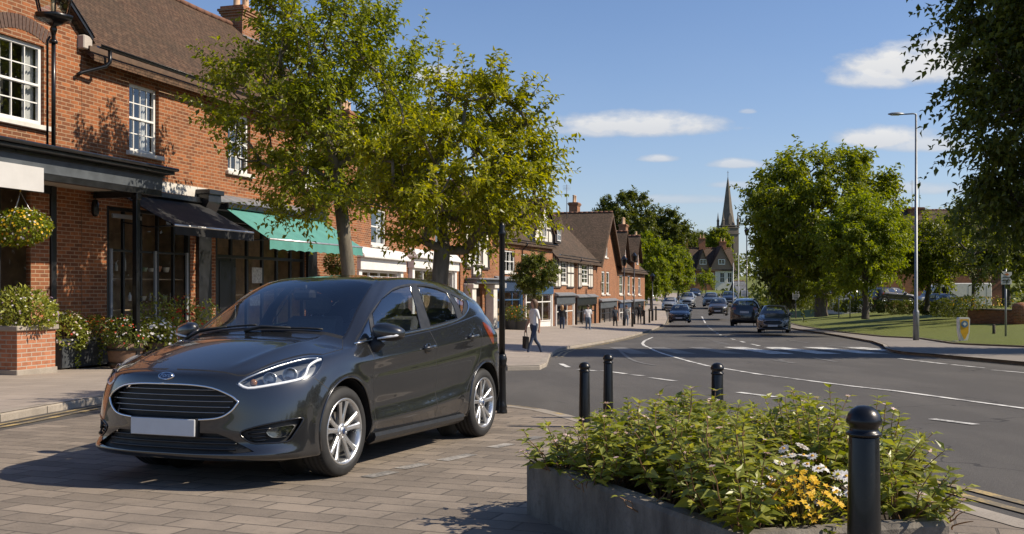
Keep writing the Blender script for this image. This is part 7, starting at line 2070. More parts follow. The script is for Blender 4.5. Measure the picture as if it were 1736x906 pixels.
    # pots by the blue shops
    for k, (px, py, lab) in enumerate(((868, 569, 'grey tub with a leafy plant beside the blue shop door'), (882, 568, 'second grey tub, right of the leafy one by the blue shop'))):
        p6 = at(px, py, 56); r = empty('plant_tub', p6, 0, lab, 'tub'); mb = MB(); mb.lathe([(.34, 0), (.42, .8), (.46, .82), (.46, .9), (.40, .9), (.38, .8), (.0001, .8)], 16); mb.build('tub', MATS['grey_trough'], r)
        bush('tub_plant', ['green and rust plant in the left grey tub', 'low green plant in the right grey tub'][k], p6 + Vector((0, 0, .8)), (.62, .6, .5), 'leaf_box', n=400, leaf=.14, seed=95 + k, cat='plant', flowers=(('petal_orange', 20 - 15 * k, .12),))
mat('grey_trough', (.045, .05, .056), .5, var=.2, vscale=6); mat('barrel_wood', (.13, .075, .045), .75, var=.3, vscale=8); mat('brass', (.55, .38, .12), .35, 1.0, var=.1)

def m_concrete():
    m, nt, b = _nodes('planter_concrete'); c = coord(nt); n1 = noise(nt, c, 34, 5, .7); n2 = noise(nt, rotated(nt, c, 0, (1, 1, .35)), 5, 5, .65)
    k = mixcol(nt, ramp(nt, n2, .32, .68), (.235, .21, .175), (.075, .066, .054)); k = mixcol(nt, math_(nt, 'MULTIPLY', ramp(nt, n1, .5, .75), .6), k, (.09, .08, .068))
    nt.links.new(k, b.inputs['Base Color']); b.inputs['Roughness'].default_value = .9; bump(nt, b, math_(nt, 'ADD', n1, math_(nt, 'MULTIPLY', n2, .7)), .7, .012); MATS['planter_concrete'] = m
m_concrete()
PL = [Vector((.085, 5.80)), Vector((.90, 4.03)), Vector((1.84, 4.27)), Vector((2.02, 5.15)), Vector((1.30, 6.75))]
def build_front_planter():
    n = len(PL); cen = sum(PL, Vector((0, 0))) / n; zt = .345; th = .10
    inner = []
    for i in range(n):
        a, b, c = PL[i - 1], PL[i], PL[(i + 1) % n]; d1 = (b - a).normalized(); d2 = (c - b).normalized()
        n1 = Vector((-d1.y, d1.x)); n2 = Vector((-d2.y, d2.x)); m_ = (n1 + n2).normalized(); inner.append(b + m_ * th / max(.35, m_.dot(n1)))
    r = empty('stone_planter', (cen.x, cen.y, gs(cen.y)), 0, 'low weathered concrete planter full of green shrubs at the paving edge', 'planter')
    O = Vector((cen.x, cen.y, gs(cen.y))); mb = MB(); c = .02
    rings = []
    for pts, z, sh in ((PL, -.20, 0), (PL, zt - c, 0), (PL, zt, c), (inner, zt, -c), (inner, zt - c, 0), (inner, .12, 0)):
        ring = []
        for i, p in enumerate(pts):
            v = (cen - p).normalized() * (sh if sh > 0 else sh); q = p + v; ring.append((q.x - O.x, q.y - O.y, z - O.z))
        rings.append(ring)
    vs = [p for ring in rings for p in ring]; mb.add(vs, [(k * n + i, k * n + (i + 1) % n, (k + 1) * n + (i + 1) % n, (k + 1) * n + i) for k in range(len(rings) - 1) for i in range(n)])
    o = mb.build('trough', MATS['planter_concrete'], r)
    mb = MB(); mb.add([(p.x - O.x, p.y - O.y, .27 - O.z) for p in inner], [tuple(range(n))]); mb.build('soil', MATS['soil'], r)
    # shrubs: leafy stems with pairs of leaves
    rs = np.random.RandomState(17)
    def inside(x, y): return _inside((x, y), [tuple(p) for p in inner])
    def shrub(x, y, h, nst, spread, seed, label, group, leafm='leaf_shrub', tipm='petal_pink', tipn=.3, leaf=.092):
        rr = np.random.RandomState(seed); root = empty('shrub', (x, y, .27), 0, label, 'shrub', group)
        Bs, Ds, Ns, Ls = [], [], [], []; mb = MB(); tips = []; tipd = []
        for s in range(nst):
            an = rr.uniform(0, 6.28); rad = spread * math.sqrt(rr.uniform(0, 1)); hh = h * rr.uniform(.55, 1.08) * (1 - .35 * rad / spread)
            foot = np.array([.35 * rad * math.cos(an), .35 * rad * math.sin(an), 0]); lean = np.array([math.cos(an), math.sin(an), 0]) * rad
            pts = [foot + lean * t ** 1.3 + np.array([.012 * math.sin(9 * t + s), .012 * math.cos(7 * t + s), hh * t]) for t in np.linspace(0, 1, 7)]
            mb.tube(pts, [.0045, .004, .0038, .0034, .003, .0024, .0016], 5, 0, cap=False)
            k = int(hh / .036); o_ = rr.uniform(0, 3)
            for q in range(2, k + 1):
                t = min(1, .12 + .88 * q / k); i = min(5, int(t * 6)); f_ = t * 6 - i; p = pts[i] * (1 - f_) + pts[i + 1] * f_; dv = pts[i + 1] - pts[i]; dv /= np.linalg.norm(dv)
                sc = 1.15 - .55 * max(0, t - .55) / .45
                for w_ in range(2 if t < .93 else 3):
                    a2 = o_ + q * 1.57 + w_ * math.pi * (1 if t < .93 else .667); sd = np.array([math.cos(a2), math.sin(a2), 0])
                    Bs.append(p); Ds.append(sd * (1 - .5 * max(0, t - .6)) + dv * (.25 + .75 * max(0, t - .6)) + rr.normal(size=3) * .16); Ns.append(np.array([0, 0, 1.]) + rr.normal(size=3) * .35 + sd * .1); Ls.append(leaf * sc * rr.uniform(.7, 1.25))
            if rr.uniform() < tipn: tips.append(pts[-1] + np.array([0, 0, .006])); tipd.append(np.array([rr.normal() * .3, rr.normal() * .3, 1.]))
        mb.build('stem', MATS['stem_red'], root, fix=False)['kind'] = 'stuff'
        Ls = np.array(Ls); V, F = leaf_arrays(np.array(Bs), np.array(Ds), np.array(Ns), Ls, Ls * .46, droop=.55, fold=.16); np_mesh('foliage', V, F, MATS[leafm], root)
        if tips: flower_heads('blossom', np.array(tips), np.array(tipd), .042, tipm, rr, root, 7)['kind'] = 'stuff'
        return root
    k = 0; G1 = 'leafy shrubs in the stone planter'
    pts = []
    tries = 0
    while len(pts) < 30 and tries < 4000:
        tries += 1; x, y = rs.uniform(.1, 2.0), rs.uniform(4.1, 6.7)
        if inside(x, y) and all((x - a) ** 2 + (y - b) ** 2 > .055 for a, b in pts): pts.append((x, y))
    for (x, y) in pts:
        near = (Vector((x, y)) - Vector((1.28, 4.42))).length
        if near < .20: continue
        pxx = PCX + x / y * FPX
        top = np.interp(pxx, [890, 960, 1080, 1160, 1230, 1300, 1400, 1470, 1560], [765, 705, 668, 655, 668, 672, 638, 668, 735])
        h = CAMH - (top - HZ) / FPX * y - .27; h = max(.2, min(.80, h)) * rs.uniform(.88, 1.12)
        if y < 4.75: h *= .80
        shrub(x, y, h, 20, .22, 100 + k, 'leafy green shrub with pointed leaves crowding the stone planter', G1, tipn=.6 if pxx < 1150 else .25); k += 1
    # tall shoots that stand clear of the mass
    for (px, py, y, lab) in ((1408, 634, 5.25, 'tallest leafy shoot of the planter, right of its middle'), (1158, 650, 5.75, 'tall shoot in the left half of the planter'), (1108, 664, 5.9, 'second tall shoot, left of the tallest one in the left half'), (960, 706, 5.95, 'small shoot at the far left corner of the planter'), (1372, 662, 5.3, 'leafy shoot just left of the tallest one'), (1232, 668, 5.9, 'shoot crossing in front of the third bollard'), (1550, 745, 4.95, 'loose shoot leaning out right of the big bollard'), (1030, 697, 6.0, 'shoot crossing in front of the second bollard')):
        q = at(px, py, y); h = q.z - .27; shrub(q.x, y, max(.2, h), 2, .03, 150 + k, lab, None, leaf=.08, tipn=.6); k += 1
    # sprays hanging over the rim
    for (x, y, lab) in ((.42, 5.20, 'low spray spilling over the near rim, left of the centre'), (.62, 4.72, 'second low spray spilling over the near rim'), (1.90, 4.50, 'low spray at the right corner of the planter')):
        shrub(x, y, .14, 7, .16, 170 + k, lab, None, leaf=.065, tipn=.1); k += 1
    # daisies and yellow flowers near the front
    def clump(x, y, r, h, m, cnt, size, seed, label, petals, lf):
        rr = np.random.RandomState(seed); root = empty('flowering_plant', (x, y, .27), 0, label, 'flowers'); P = []; D = []; mb = MB(); Bs, Ds, Ns, Ls = [], [], [], []
        for i in range(cnt):
            an = rr.uniform(0, 6.28); rad = r * math.sqrt(rr.uniform(0, 1)); hh = h * (1 - .5 * (rad / r) ** 2) * rr.uniform(.75, 1.1); p = np.array([rad * math.cos(an), rad * math.sin(an), hh]); P.append(p); D.append(np.array([p[0] * 2 + rr.normal() * .3, p[1] * 2 - .35 + rr.normal() * .3, 1.0]))
            mb.tube([p * [.3, .3, 0], p * [.7, .7, .6], p], [.003, .0025, .002], 4, 0, cap=False)
        for i in range(lf):
            an = rr.uniform(0, 6.28); rad = r * 1.05 * math.sqrt(rr.uniform(0, 1)); hh = h * (1 - .5 * (rad / r) ** 2) * rr.uniform(.1, .95); sd = np.array([math.cos(an), math.sin(an), .3]); Bs.append([rad * math.cos(an), rad * math.sin(an), hh]); Ds.append(sd + rr.normal(size=3) * .5); Ns.append(np.array([0, 0, 1.]) + rr.normal(size=3) * .4); Ls.append(.05 * rr.uniform(.7, 1.3))
        mb.build('stem', MATS['stem'], root, fix=False)['kind'] = 'stuff'; Ls = np.array(Ls); V, F = leaf_arrays(np.array(Bs), np.array(Ds), np.array(Ns), Ls, Ls * .4); np_mesh('foliage', V, F, MATS['leaf_shrub'], root)
        flower_heads('blossom', np.array(P), np.array(D), size, m, rr, root, petals)['kind'] = 'stuff'
        if size > .05:
            c = MB()
            for p, d in zip(P, D):
                d = d / np.linalg.norm(d); c.lathe([(.0075, 0), (.006, .005), (.0001, .007)], 7, tuple(p + d * .004), cap=False)
            c.build('flower_centre', MATS['petal_yellow'], root)['kind'] = 'stuff'
    clump(1.235, 4.33, .19, .27, 'petal_yellow', 130, .036, 201, 'dense clump of yellow flowers at the front of the stone planter', 5, 260)
    clump(1.32, 4.56, .26, .34, 'petal_white', 30, .060, 202, 'white daisies standing behind the yellow flowers', 11, 180)
    clump(1.05, 4.46, .10, .24, 'petal_white', 7, .058, 203, 'few white daisies left of the yellow flowers', 11, 50)
# ------------------------------------------------------------------ street furniture
def bollard(x, y, z, h, r, label):
    root = empty('bollard', (x, y, z), 0, label, 'bollard', None); k = r
    mb = MB(); mb.lathe([(k * 1.12, -.1), (k * 1.12, .05), (k * 1.02, .08), (k * 1.0, .10), (k * .86, h * .845), (k * .84, h * .85)], 32); mb.build('shaft', MATS['black_iron'], root)
    mb = MB(); a = h * .85; c = h - a
    mb.lathe([(k * .84, a), (k * 1.0, a + c * .04), (k * 1.02, a + c * .09), (k * .98, a + c * .13), (k * .86, a + c * .17), (k * .80, a + c * .26), (k * .84, a + c * .34), (k * 1.0, a + c * .43), (k * 1.03, a + c * .50), (k * 1.0, a + c * .57), (k * .90, a + c * .72), (k * .70, a + c * .87), (k * .40, a + c * .97), (.0001, h)], 32)
    mb.build('cap', MATS['black_iron'], root); return root
def build_furniture():
    bollard(1.36, 3.92, gs(3.92), .798, .066, 'nearest black bollard with a domed cap, in front of the planter')
    for px, y, pt, w, lab in ((991, 10.3, 614, 20, 'black bollard at the paving edge, first from the parked hatchback'), (1031, 11.2, 600, 18, 'black bollard between the first one and the planter shoots, slightly taller in view'), (1216, 9.2, 615, 23, 'black bollard rising behind the middle of the planter')):
        x = (px - PCX) / FPX * y; z = gs(y); ztop = CAMH - (pt - HZ) / FPX * y
        bollard(x, y, z, ztop - z, w / FPX * y / 2.06, lab)
    # cast-iron column by the car
    y = 11.75; x = (851 - PCX) / FPX * y; r = empty('street_column', (x, y, gs(y)), 0, 'slim black cast-iron column with a fluted foot behind the parked hatchback', 'column')
    mb = MB(); mb.lathe([(.062, -.05), (.062, .03), (.054, .06), (.060, .08), (.050, .11), (.048, .16), (.043, .53), (.046, .545), (.055, .56), (.050, .58), (.058, .615), (.058, .64), (.048, .67), (.042, .69)], 20); mb.build('foot', MATS['black_iron'], r)
    mb = MB(); mb.lathe([(.036, .69), (.034, 1.5), (.032, 2.05), (.046, 2.07), (.046, 2.10), (.03, 2.13), (.036, 2.17), (.02, 2.21), (.0001, 2.22)], 16); mb.build('shaft', MATS['black_iron'], r)
    # tall grey street lamp
    y = 44.5; p = at(1553, 577, y); k = y / FPX; r = empty('street_lamp', (p.x, y, p.z), 0, 'tall grey street lamp with a single arm pointing left', 'street lamp'); h = 382 * k
    mb = MB(); mb.lathe([(.13, -.1), (.13, 47 * k), (.12, 49 * k), (.075, 52 * k), (.045, h)], 14); mb.build('column', MATS['lamp_grey'], r)
    mb = MB(); mb.tube([(0, 0, h - .15), (0, 0, h + .02), (-.12, 0, h + .05), (-.62, 0, h + .02)], [.04, .038, .034, .03], 8); mb.build('arm', MATS['lamp_grey'], r)
    b = MB(); 
    rings = []; n = 12
    for t, w, hh in ((0, .03, .03), (.08, .09, .06), (.3, .15, .09), (.55, .14, .07), (.70, .05, .03)):
        rings.append([(-.52 - t, w * math.cos(2 * math.pi * q / n), h + .03 + hh * max(-.45, math.sin(2 * math.pi * q / n))) for q in range(n)])
    vs = [v for rg in rings for v in rg]; b.add(vs, [(i * n + q, i * n + (q + 1) % n, (i + 1) * n + (q + 1) % n, (i + 1) * n + q) for i in range(4) for q in range(n)] + [tuple(range(n)), tuple(range(4 * n, 5 * n))], 0, True)
    hd = b.build('lamp_head', MATS['lamp_grey'], r); b = MB(); b.cbox(-1.10, -.72, -.09, .09, h - .025, h + .0, .01); b.build('lens', MATS['lamp_white'], hd)
    # keep-left bollard with a yellow shield
    y = 40.5; p = at(1633, 586, y); k = y / FPX; r = empty('traffic_bollard', (p.x, y, z_right(p.x, y)), 0, 'white traffic bollard with a yellow face and a blue disc', 'traffic bollard'); h = 43 * k; w = 9.5 * k
    mb = MB(); mb.prism([(-w * .55, .06), (w * .55, .06), (w * .95, h * .45), (w, h * .95), (w * .8, h), (-w * .8, h), (-w, h * .95), (-w * .95, h * .45)], -.11, .11, 'y'); mb.build('shell', MATS['white_gloss'], r)
    mb = MB(); mb.prism([(-.02, h * .14), (.02, h * .14), (w * .72, h * .42), (w * .78, h * .93), (-w * .78, h * .93), (-w * .72, h * .42)], -.118, -.112, 'y'); mb.build('yellow_face', mat('yellow_face', (.72, .40, .02), .4), r)
    mb = MB(); mb.lathe([(w * .62, -.126), (w * .62, -.119), (.0001, -.119)], 24, (0, 0, h * .74), 0, 'y'); mb.lathe([(.0001, -.128), (w * .62, -.128)], 24, (0, 0, h * .74), 0, 'y', cap=False); mb.build('blue_disc', mat('disc_blue', (.10, .20, .34), .4), r)
    q = w * .34; mb = MB(); mb.prism([(0, h * .74 - q), (q, h * .74), (0, h * .74 + q), (-q, h * .74)], -.134, -.129, 'y'); mb.build('arrow_mark', MATS['white_gloss'], r)
    mb = MB(); mb.lathe([(.42, -.05), (.42, .05), (.36, .07), (.0001, .07)], 20); mb.build('plinth', MATS['kerb_stone'], r)
    # sign boards on posts
    for px, pb, pt, y, w, hh, lab, red in ((1705, 581, 461, 41.5, 9, 21.5, 'white notice board with three short lines on a grey post, on the lawn', True), (1349, 533, 495, 74, 6, 13, 'small white sign on a post beside the lawn, near the round tree', False), (1262, 517, 492, 118, 6, 11, 'small white sign on a post far up the right-hand pavement', False)):
        p = at(px, pb, y); k = y / FPX; r = empty('sign_post', (p.x, y, p.z), 0, lab, 'sign'); H = (pb - pt) * k
        mb = MB(); mb.tube([(0, 0, -.3), (0, 0, H + .12)], .04 if red else .05, 10); mb.build('post', MATS['lamp_grey'], r)
        mb = MB(); mb.cbox(-w * k, w * k, -.065, -.045, H - hh * k, H, .006); b = mb.build('board', MATS['sign_white'], r)
        mb = MB(); a = w * k
        for j, (z0, l0, l1) in enumerate(((.80, -.35, .35), (.52, -.7, .7), (.30, -.75, .75), (.14, -.6, .6))):
            if j == 0 and red: continue
            mb.box(l0 * a, l1 * a, -.071, -.066, H - hh * k * (1 - z0), H - hh * k * (1 - z0) + .045)
        mb.build('lettering', MATS['grey_wood'], b)
        if red: mb = MB(); mb.prism([(-.4 * a, H - .10), (.15 * a, H - .05), (.5 * a, H - .12), (.1 * a, H - .17)], -.072, -.066, 'y'); mb.build('emblem', mat('emblem_orange', (.5, .18, .05), .6), b)
    for k, (px, pb, y, h, lab) in enumerate(((1685, 572, 45, .55, 'short dark wooden post on the lawn beside the notice board'), (1441, 534, 66, 1.15, 'thin pale stake on the grass left of the young tree'), (1422, 534, 64, 1.15, 'second thin pale stake, nearer the ball tree'))):
        p = at(px, pb, y); mb = MB(); mb.lathe([(.07 if k == 0 else .04, -.2), (.07 if k == 0 else .035, h), (.0001, h + .03)], 8); o = mb.build('post', MATS['bark_dark' if k == 0 else 'lamp_grey']); o.location = p; tag(o, lab, 'post')
    # low stone wall at the right edge with yellow flowers
    p0, p1 = at(1640, 553, 58), at(1738, 556, 52); d = p1 - p0; r = empty('stone_wall', (p0.x, p0.y, p0.z - .3), math.atan2(d.y, d.x), 'low dark stone wall on the lawn at the right edge, flowers on top', 'wall'); Lw = Vector((d.x, d.y)).length
    mb = MB(); mb.box(0, Lw * .82, 0, .4, 0, 1.25); mb.build('stonework', MATS['brick_pier'], r); mb = MB(); mb.cbox(-.05, Lw * .82 + .05, -.05, .45, 1.252, 1.33, .02); mb.build('coping', MATS['limestone'], r)
    mb = MB(); mb.lathe([(.45, 0), (.45, 1.5), (.35, 1.66), (.0001, 1.72)], 10, (Lw * .88, .2, 0)); mb.build('end_pier', MATS['brick_pier'], r)
    bush('flowering_plant', 'yellow flowers growing over the low stone wall', p0.lerp(p1, .3) + Vector((0, .3, .95)), (1.6, .6, .45), 'leaf_box', n=500, leaf=.16, seed=301, cat='flowers', flowers=(('petal_yellow', 60, .10),))
    # black lamp columns up the left pavement, poles on the right
    for px, pb, pt, y, lab, lant in ((1058, 557, 452, 78, 'black lamp column among the people on the far pavement', 1), (1075, 553, 445, 84, 'second black lamp column, just right of the first among the people', 1), (1106, 541, 478, 96, 'shorter black column near the kerb at the end of the left row', 1), (1243, 520, 446, 110, 'pale grey pole right of the gabled house', 0), (1252, 521, 430, 106, 'taller grey pole beside the pale one', 0), (1266, 524, 400, 100, 'dark lamp column against the dark tree', 1)):
        p = at(px, pb, y); h = (pb - pt) * y / FPX; r = empty('lamp_column', (p.x, y, p.z), 0, lab, 'column'); m = 'black_iron' if lant else 'lamp_grey'
        mb = MB(); mb.lathe([(.11, -.5), (.11, .8), (.06, .9), (.05, h)], 10); mb.build('shaft', MATS[m], r)
        if lant: mb = MB(); mb.lathe([(.05, h), (.14, h + .08), (.24, h + .5), (.26, h + .54), (.10, h + .75), (.0001, h + .85)], 6, smooth=False); mb.build('lantern', MATS['black_iron'], r)
    for k, (px, pb, y) in enumerate(((1072, 556, 76), (1092, 549, 86), (1101, 546, 90), (1112, 540, 98))):
        p = at(px, pb, y); mb = MB(); mb.lathe([(.09, -.2), (.08, 1.0), (.11, 1.02), (.11, 1.1), (.0001, 1.2)], 10); o = mb.build('bollard', MATS['black_iron']); o.location = p; tag(o, 'small black bollard far along the left kerb', 'bollard', 'far bollards along the left kerb')
mat('lamp_grey', (.22, .235, .25), .45, .5, var=.12, vscale=4); mat('white_gloss', (.72, .71, .68), .3, var=.06); mat('sign_white', (.62, .62, .60), .5, var=.06)

# ------------------------------------------------------------------ vehicles in the street
def car_copy(src, keep, label, paint, px, pb, y, rz, scale=(1, 1, 1), group=None, glass=None):
    """another car of the parked one's build: own paint, size and heading"""
    p = at(px, pb, y); root = empty('car', (p.x, p.y, p.z), 0, label, 'car', group)
    base = Matrix.Translation(p) @ Matrix.Rotation(rz, 4, 'Z') @ Matrix.Diagonal((*scale, 1)) @ Matrix.Translation((1.2, 0, 0)); root.matrix_world = base
    def cp(o, parent):
        c = o.copy(); COL.objects.link(c); c.parent = parent; c.matrix_parent_inverse = Matrix()
        for s in c.material_slots:
            if s.material and s.material.name.startswith(('car_paint', 'mirror_paint')): s.link = 'OBJECT'; s.material = paint
        for ch in SRC[o.name]: 
            if not ch.name.startswith(('lamp_bowl', 'lamp_lens', 'badge')): cp(ch, c)
    for o in SRC[src.name]:
        if o.name.startswith(keep): cp(o, root)
    return root
SRC = {}
def build_cars():
    src = HATCH
    for o in bpy.data.objects:
        SRC.setdefault(o.name, [])
        if o.parent: SRC.setdefault(o.parent.name, []).append(o)
    keep = ('body', 'front_door', 'rear_door', 'windscreen', 'rear_window', 'window_surround', 'quarter_window', 'headlight', 'tail_light', 'grille', 'lower_grille', 'number_plate', 'wheel', 'door_mirror', 'underbody', 'seat_back', 'dashboard', 'rear_seat', 'sill_trim', 'fog_lamp', 'arch_liner')
    pn = lambda n, c, m=.4: MATS.get(n) or car_paint(n, c, m)
    dk, bl, sv, bk, wt = pn('paint_slate', (.05, .06, .075)), pn('paint_navy', (.018, .026, .05)), pn('paint_silver', (.32, .33, .34)), pn('paint_black', (.012, .012, .014)), pn('paint_white', (.60, .60, .60), 0)
    F = R(-90)
    for a in (('dark slate hatchback driving towards us beside the lawn, nearest car in the road', dk, 1313, 563, 59, F + R(-17), (1.06, 1.02, 1.06)),
              ('black people carrier seen from behind, left of the slate hatchback', bk, 1266, 552, 67, F + R(163), (1.08, 1.08, 1.22)),
              ('dark blue hatchback coming down the left lane with pale headlights', bl, 1153, 547, 86, F + R(-12), (1.02, 1.02, 1.05)),
              ('dark brown off-roader beyond the people carrier', pn('paint_brown', (.05, .04, .032)), 1218, 535, 104, F + R(-14), (1.10, 1.10, 1.22)),
              ('grey estate car parked by the left kerb under the green trees', sv, 1136, 526, 126, F + R(-14), (1.05, 1.02, 1.08)),
              ('silver van-like car behind the grey estate, with a bright headlight', sv, 1166, 521, 134, F + R(-14), (1.1, 1.12, 1.35)),
              ('small dark car far up the hill, in the middle of the road', bl, 1178, 506, 172, F + R(-10), (1.1, 1.1, 1.15)),
              ('dark car waiting behind the brown off-roader', dk, 1205, 520, 132, F + R(-14), (1.1, 1.1, 1.25)),
              ('navy car parked beside the grey poles on the right', bl, 1236, 516, 138, F + R(-10), (1.1, 1.1, 1.2)),
              ('pale car parked beyond the hedge, left of the young tree trunk', sv, 1418, 515, 96, R(185), (1.05, 1, 1)),
              ('dark blue car parked beyond the hedge behind the young tree trunk', bl, 1482, 516, 92, R(175), (1.05, 1, 1.05)),
              ('black car parked beyond the hedge, right of the young tree', bk, 1514, 517, 90, R(10), (1.0, 1, 1.05)),
              ('blue car parked in front of the white van', pn('paint_blue', (.03, .06, .12)), 1604, 531, 70, R(-82), (.95, .95, .92))):
        car_copy(src, keep, *a)
    # white van side-on
    y = 90; p = at(1613, 527, y); k = y / FPX; r = empty('van', (p.x, y, p.z), 0, 'white van parked side-on behind the hedge, cab to the left', 'van'); Lh = 3.15; H = 2.45
    prof = [(-Lh, .45), (-Lh, .95), (-Lh + .15, 1.15), (-Lh + .75, 1.32), (-Lh + 1.35, 2.15), (-Lh + 1.6, 2.3), (-Lh + 2.1, H - .02), (Lh - .1, H), (Lh, H - .15), (Lh, .45)]
    mb = MB(); mb.prism(prof, -.95, .95, 'y'); o = mb.build('body', MATS['white_gloss'], r); bv = o.modifiers.new('bevel', 'BEVEL'); bv.width = .06; bv.segments = 2
    for a in ([(-Lh + .95, 1.35), (-Lh + 1.42, 2.05), (-Lh + 1.72, 2.1), (-Lh + 1.72, 1.35)], [(-Lh + 1.86, 1.35), (-Lh + 1.86, 2.1), (-Lh + 2.5, 2.12), (-Lh + 2.5, 1.35)]):
        mb = MB(); mb.prism(a, -.965, -.953, 'y'); mb.build('side_window', MATS['gloss_black'], r)
    mb = MB(); mb.add([(-Lh + .78, -.8, 1.38), (-Lh + .78, .8, 1.38), (-Lh + 1.33, .72, 2.12), (-Lh + 1.33, -.72, 2.12)], [(0, 1, 2, 3)]); mb.v = [(x - .02, yy, z + .02) for x, yy, z in mb.v]; mb.build('windscreen', MATS['gloss_black'], r)
    for x in (-Lh + 2.62, -Lh + 4.2, Lh - .5): mb = MB(); mb.box(x, x + .02, -.956, -.951, .6, 2.2); mb.build('door_seam', MATS['dark_trim'], r)
    mb = MB(); mb.box(-Lh + 2.6, Lh - .02, -.966, -.952, 1.20, 1.27); mb.build('side_rail', MATS['satin_chrome'], r)
    mb = MB(); mb.cbox(-Lh - .02, -Lh + .06, -.85, -.5, .95, 1.12, .02); mb.build('headlight', MATS['lamp_glass'], r)
    for x in (-Lh + .95, Lh - 1.1):
        for yy in (-.82, .82):
            mb = MB(); mb.lathe([(.34, -.12), (.35, 0), (.34, .12)], 20, axis='y'); mb.lathe([(.22, -.125), (.20, -.13), (.0001, -.12)], 16, axis='y', mi=1); w = mb.build('wheel', [MATS['tyre'], MATS['alloy']], r); w.location = (x, yy, .35)

# ------------------------------------------------------------------ people
def person(px, pb, y, height, rz, label, top, legs, hair_c, pose, hair='short', shoes=(.30, .26, .22), sleeves='short', group=None, skin=(.42, .24, .17), seed=0):
    p = at(px, pb, y); root = empty('person', p, rz, label, 'person', group); s = height / 1.72
    st, sw, knee = pose                                  # stride, arm swing, knee lift
    J = {}
    def q(n, x, yy, z, r): J[n] = (Vector((x, yy, z)) * s, r * s)
    q('pel', 0, 0, .96, .135); q('wai', 0, .0, 1.10, .118); q('chs', 0, -.01, 1.30, .138); q('neb', 0, .01, 1.445, .062); q('nek', 0, .0, 1.50, .052); q('hd1', 0, -.015, 1.58, .082); q('hd2', 0, -.01, 1.655, .088); q('hd3', 0, .0, 1.70, .055)
    for sd, nm in ((1, 'l'), (-1, 'r')):
        a = st * sd; q('hip' + nm, .085 * sd, 0, .90, .098); q('thi' + nm, .092 * sd, -a * .25, .70, .084); q('kne' + nm, .095 * sd, -a * .5 - knee * (sd < 0), .49, .060); q('cal' + nm, .095 * sd, -a * .75 + (.05 if a < 0 else 0), .32, .055); q('ank' + nm, .095 * sd, -a + (.06 if a < 0 else 0), .095, .038); q('hee' + nm, .095 * sd, -a + .03 + (.06 if a < 0 else 0), .045, .036); q('toe' + nm, .105 * sd, -a - .15 + (.06 if a < 0 else 0), .028, .030)
        b = sw * sd; q('sho' + nm, .165 * sd, .01, 1.405, .060); q('upa' + nm, .205 * sd, .01 + b * .2, 1.27, .048); q('elb' + nm, .23 * sd, .03 + b * .4, 1.12, .039); q('for' + nm, .235 * sd, -.01 + b * .7, .99, .034); q('wri' + nm, .235 * sd, -.04 + b, .87, .026); q('plm' + nm, .235 * sd, -.05 + b, .80, .030)
        for f_, (dx, dz) in enumerate(((-.022, -.075), (-.008, -.085), (.008, -.082), (.022, -.068))): q('fi%d' % f_ + nm, .235 * sd + .012, -.055 + b + dx, .80 + dz, .0085)
        q('thu' + nm, .215 * sd, -.095 + b, .775, .010)
    E = [('pel', 'wai'), ('wai', 'chs'), ('chs', 'neb'), ('neb', 'nek'), ('nek', 'hd1'), ('hd1', 'hd2'), ('hd2', 'hd3')]
    for nm in 'lr':
        E += [(a + nm if a != 'pel' and a != 'chs' else a, b + nm) for a, b in (('pel', 'hip'), ('hip', 'thi'), ('thi', 'kne'), ('kne', 'cal'), ('cal', 'ank'), ('ank', 'hee'), ('hee', 'toe'), ('chs', 'sho'), ('sho', 'upa'), ('upa', 'elb'), ('elb', 'for'), ('for', 'wri'), ('wri', 'plm'), ('plm', 'fi0'), ('plm', 'fi1'), ('plm', 'fi2'), ('plm', 'fi3'), ('plm', 'thu'))]
    names = list(J); me = bpy.data.meshes.new('tmp'); me.from_pydata([J[n][0] for n in names], [(names.index(a), names.index(b)) for a, b in E], [])
    o = bpy.data.objects.new('tmp', me); COL.objects.link(o); sk = o.modifiers.new('s', 'SKIN'); sk.use_smooth_shade = True; sb = o.modifiers.new('u', 'SUBSURF'); sb.levels = 1
    for i, n in enumerate(names):
        v = me.skin_vertices[0].data[i]; r = J[n][1]; v.radius = (r * (1.25 if n in ('pel', 'chs', 'wai') else 1), r * (.85 if n in ('pel', 'chs', 'wai') else 1)); v.use_root = n == 'pel'
    bpy.context.view_layer.update(); ev = o.evaluated_get(bpy.context.evaluated_depsgraph_get()); m2 = bpy.data.meshes.new_from_object(ev); bpy.data.objects.remove(o)
    cl = [MATS[top], MATS[legs], mat('skin_%.2f' % skin[0], skin, .55), mat('shoe_%.2f' % shoes[0], shoes, .5)]
    for m in cl: m2.materials.append(m)
    for f in m2.polygons:
        c = f.center / s; arm = abs(c.x) > .18 and c.z < 1.42
        if c.z > 1.455: k = 2
        elif arm: k = (0 if (c.z > (1.17 if sleeves == 'short' else .88)) else 2) if c.z > .60 else 1
        elif c.z < .10: k = 3
        elif c.z < .99: k = 1
        else: k = 0
        f.material_index = k; f.use_smooth = True
    link('body', m2, root)
    # face: nose, eyes, mouth, ears
    hc = Vector((0, -.012, 1.625)) * s
    def ball(nm, c, r, m, sq=(1, 1, 1)):
        mb = MB(); mb.lathe([(max(1e-4, math.sin(t * math.pi / 8)), -math.cos(t * math.pi / 8)) for t in range(9)], 12, cap=False); mb.v = [(x * r * sq[0] + c.x, yy * r * sq[1] + c.y, z * r * sq[2] + c.z) for x, yy, z in mb.v]; return mb.build(nm, m, root)
    ball('nose', hc + Vector((0, -.092, -.012)) * s, .014 * s, cl[2], (.8, 1, 1.6)); ball('mouth', hc + Vector((0, -.080, -.052)) * s, .018 * s, mat('lips', (.30, .10, .08), .5), (1.2, .5, .35))
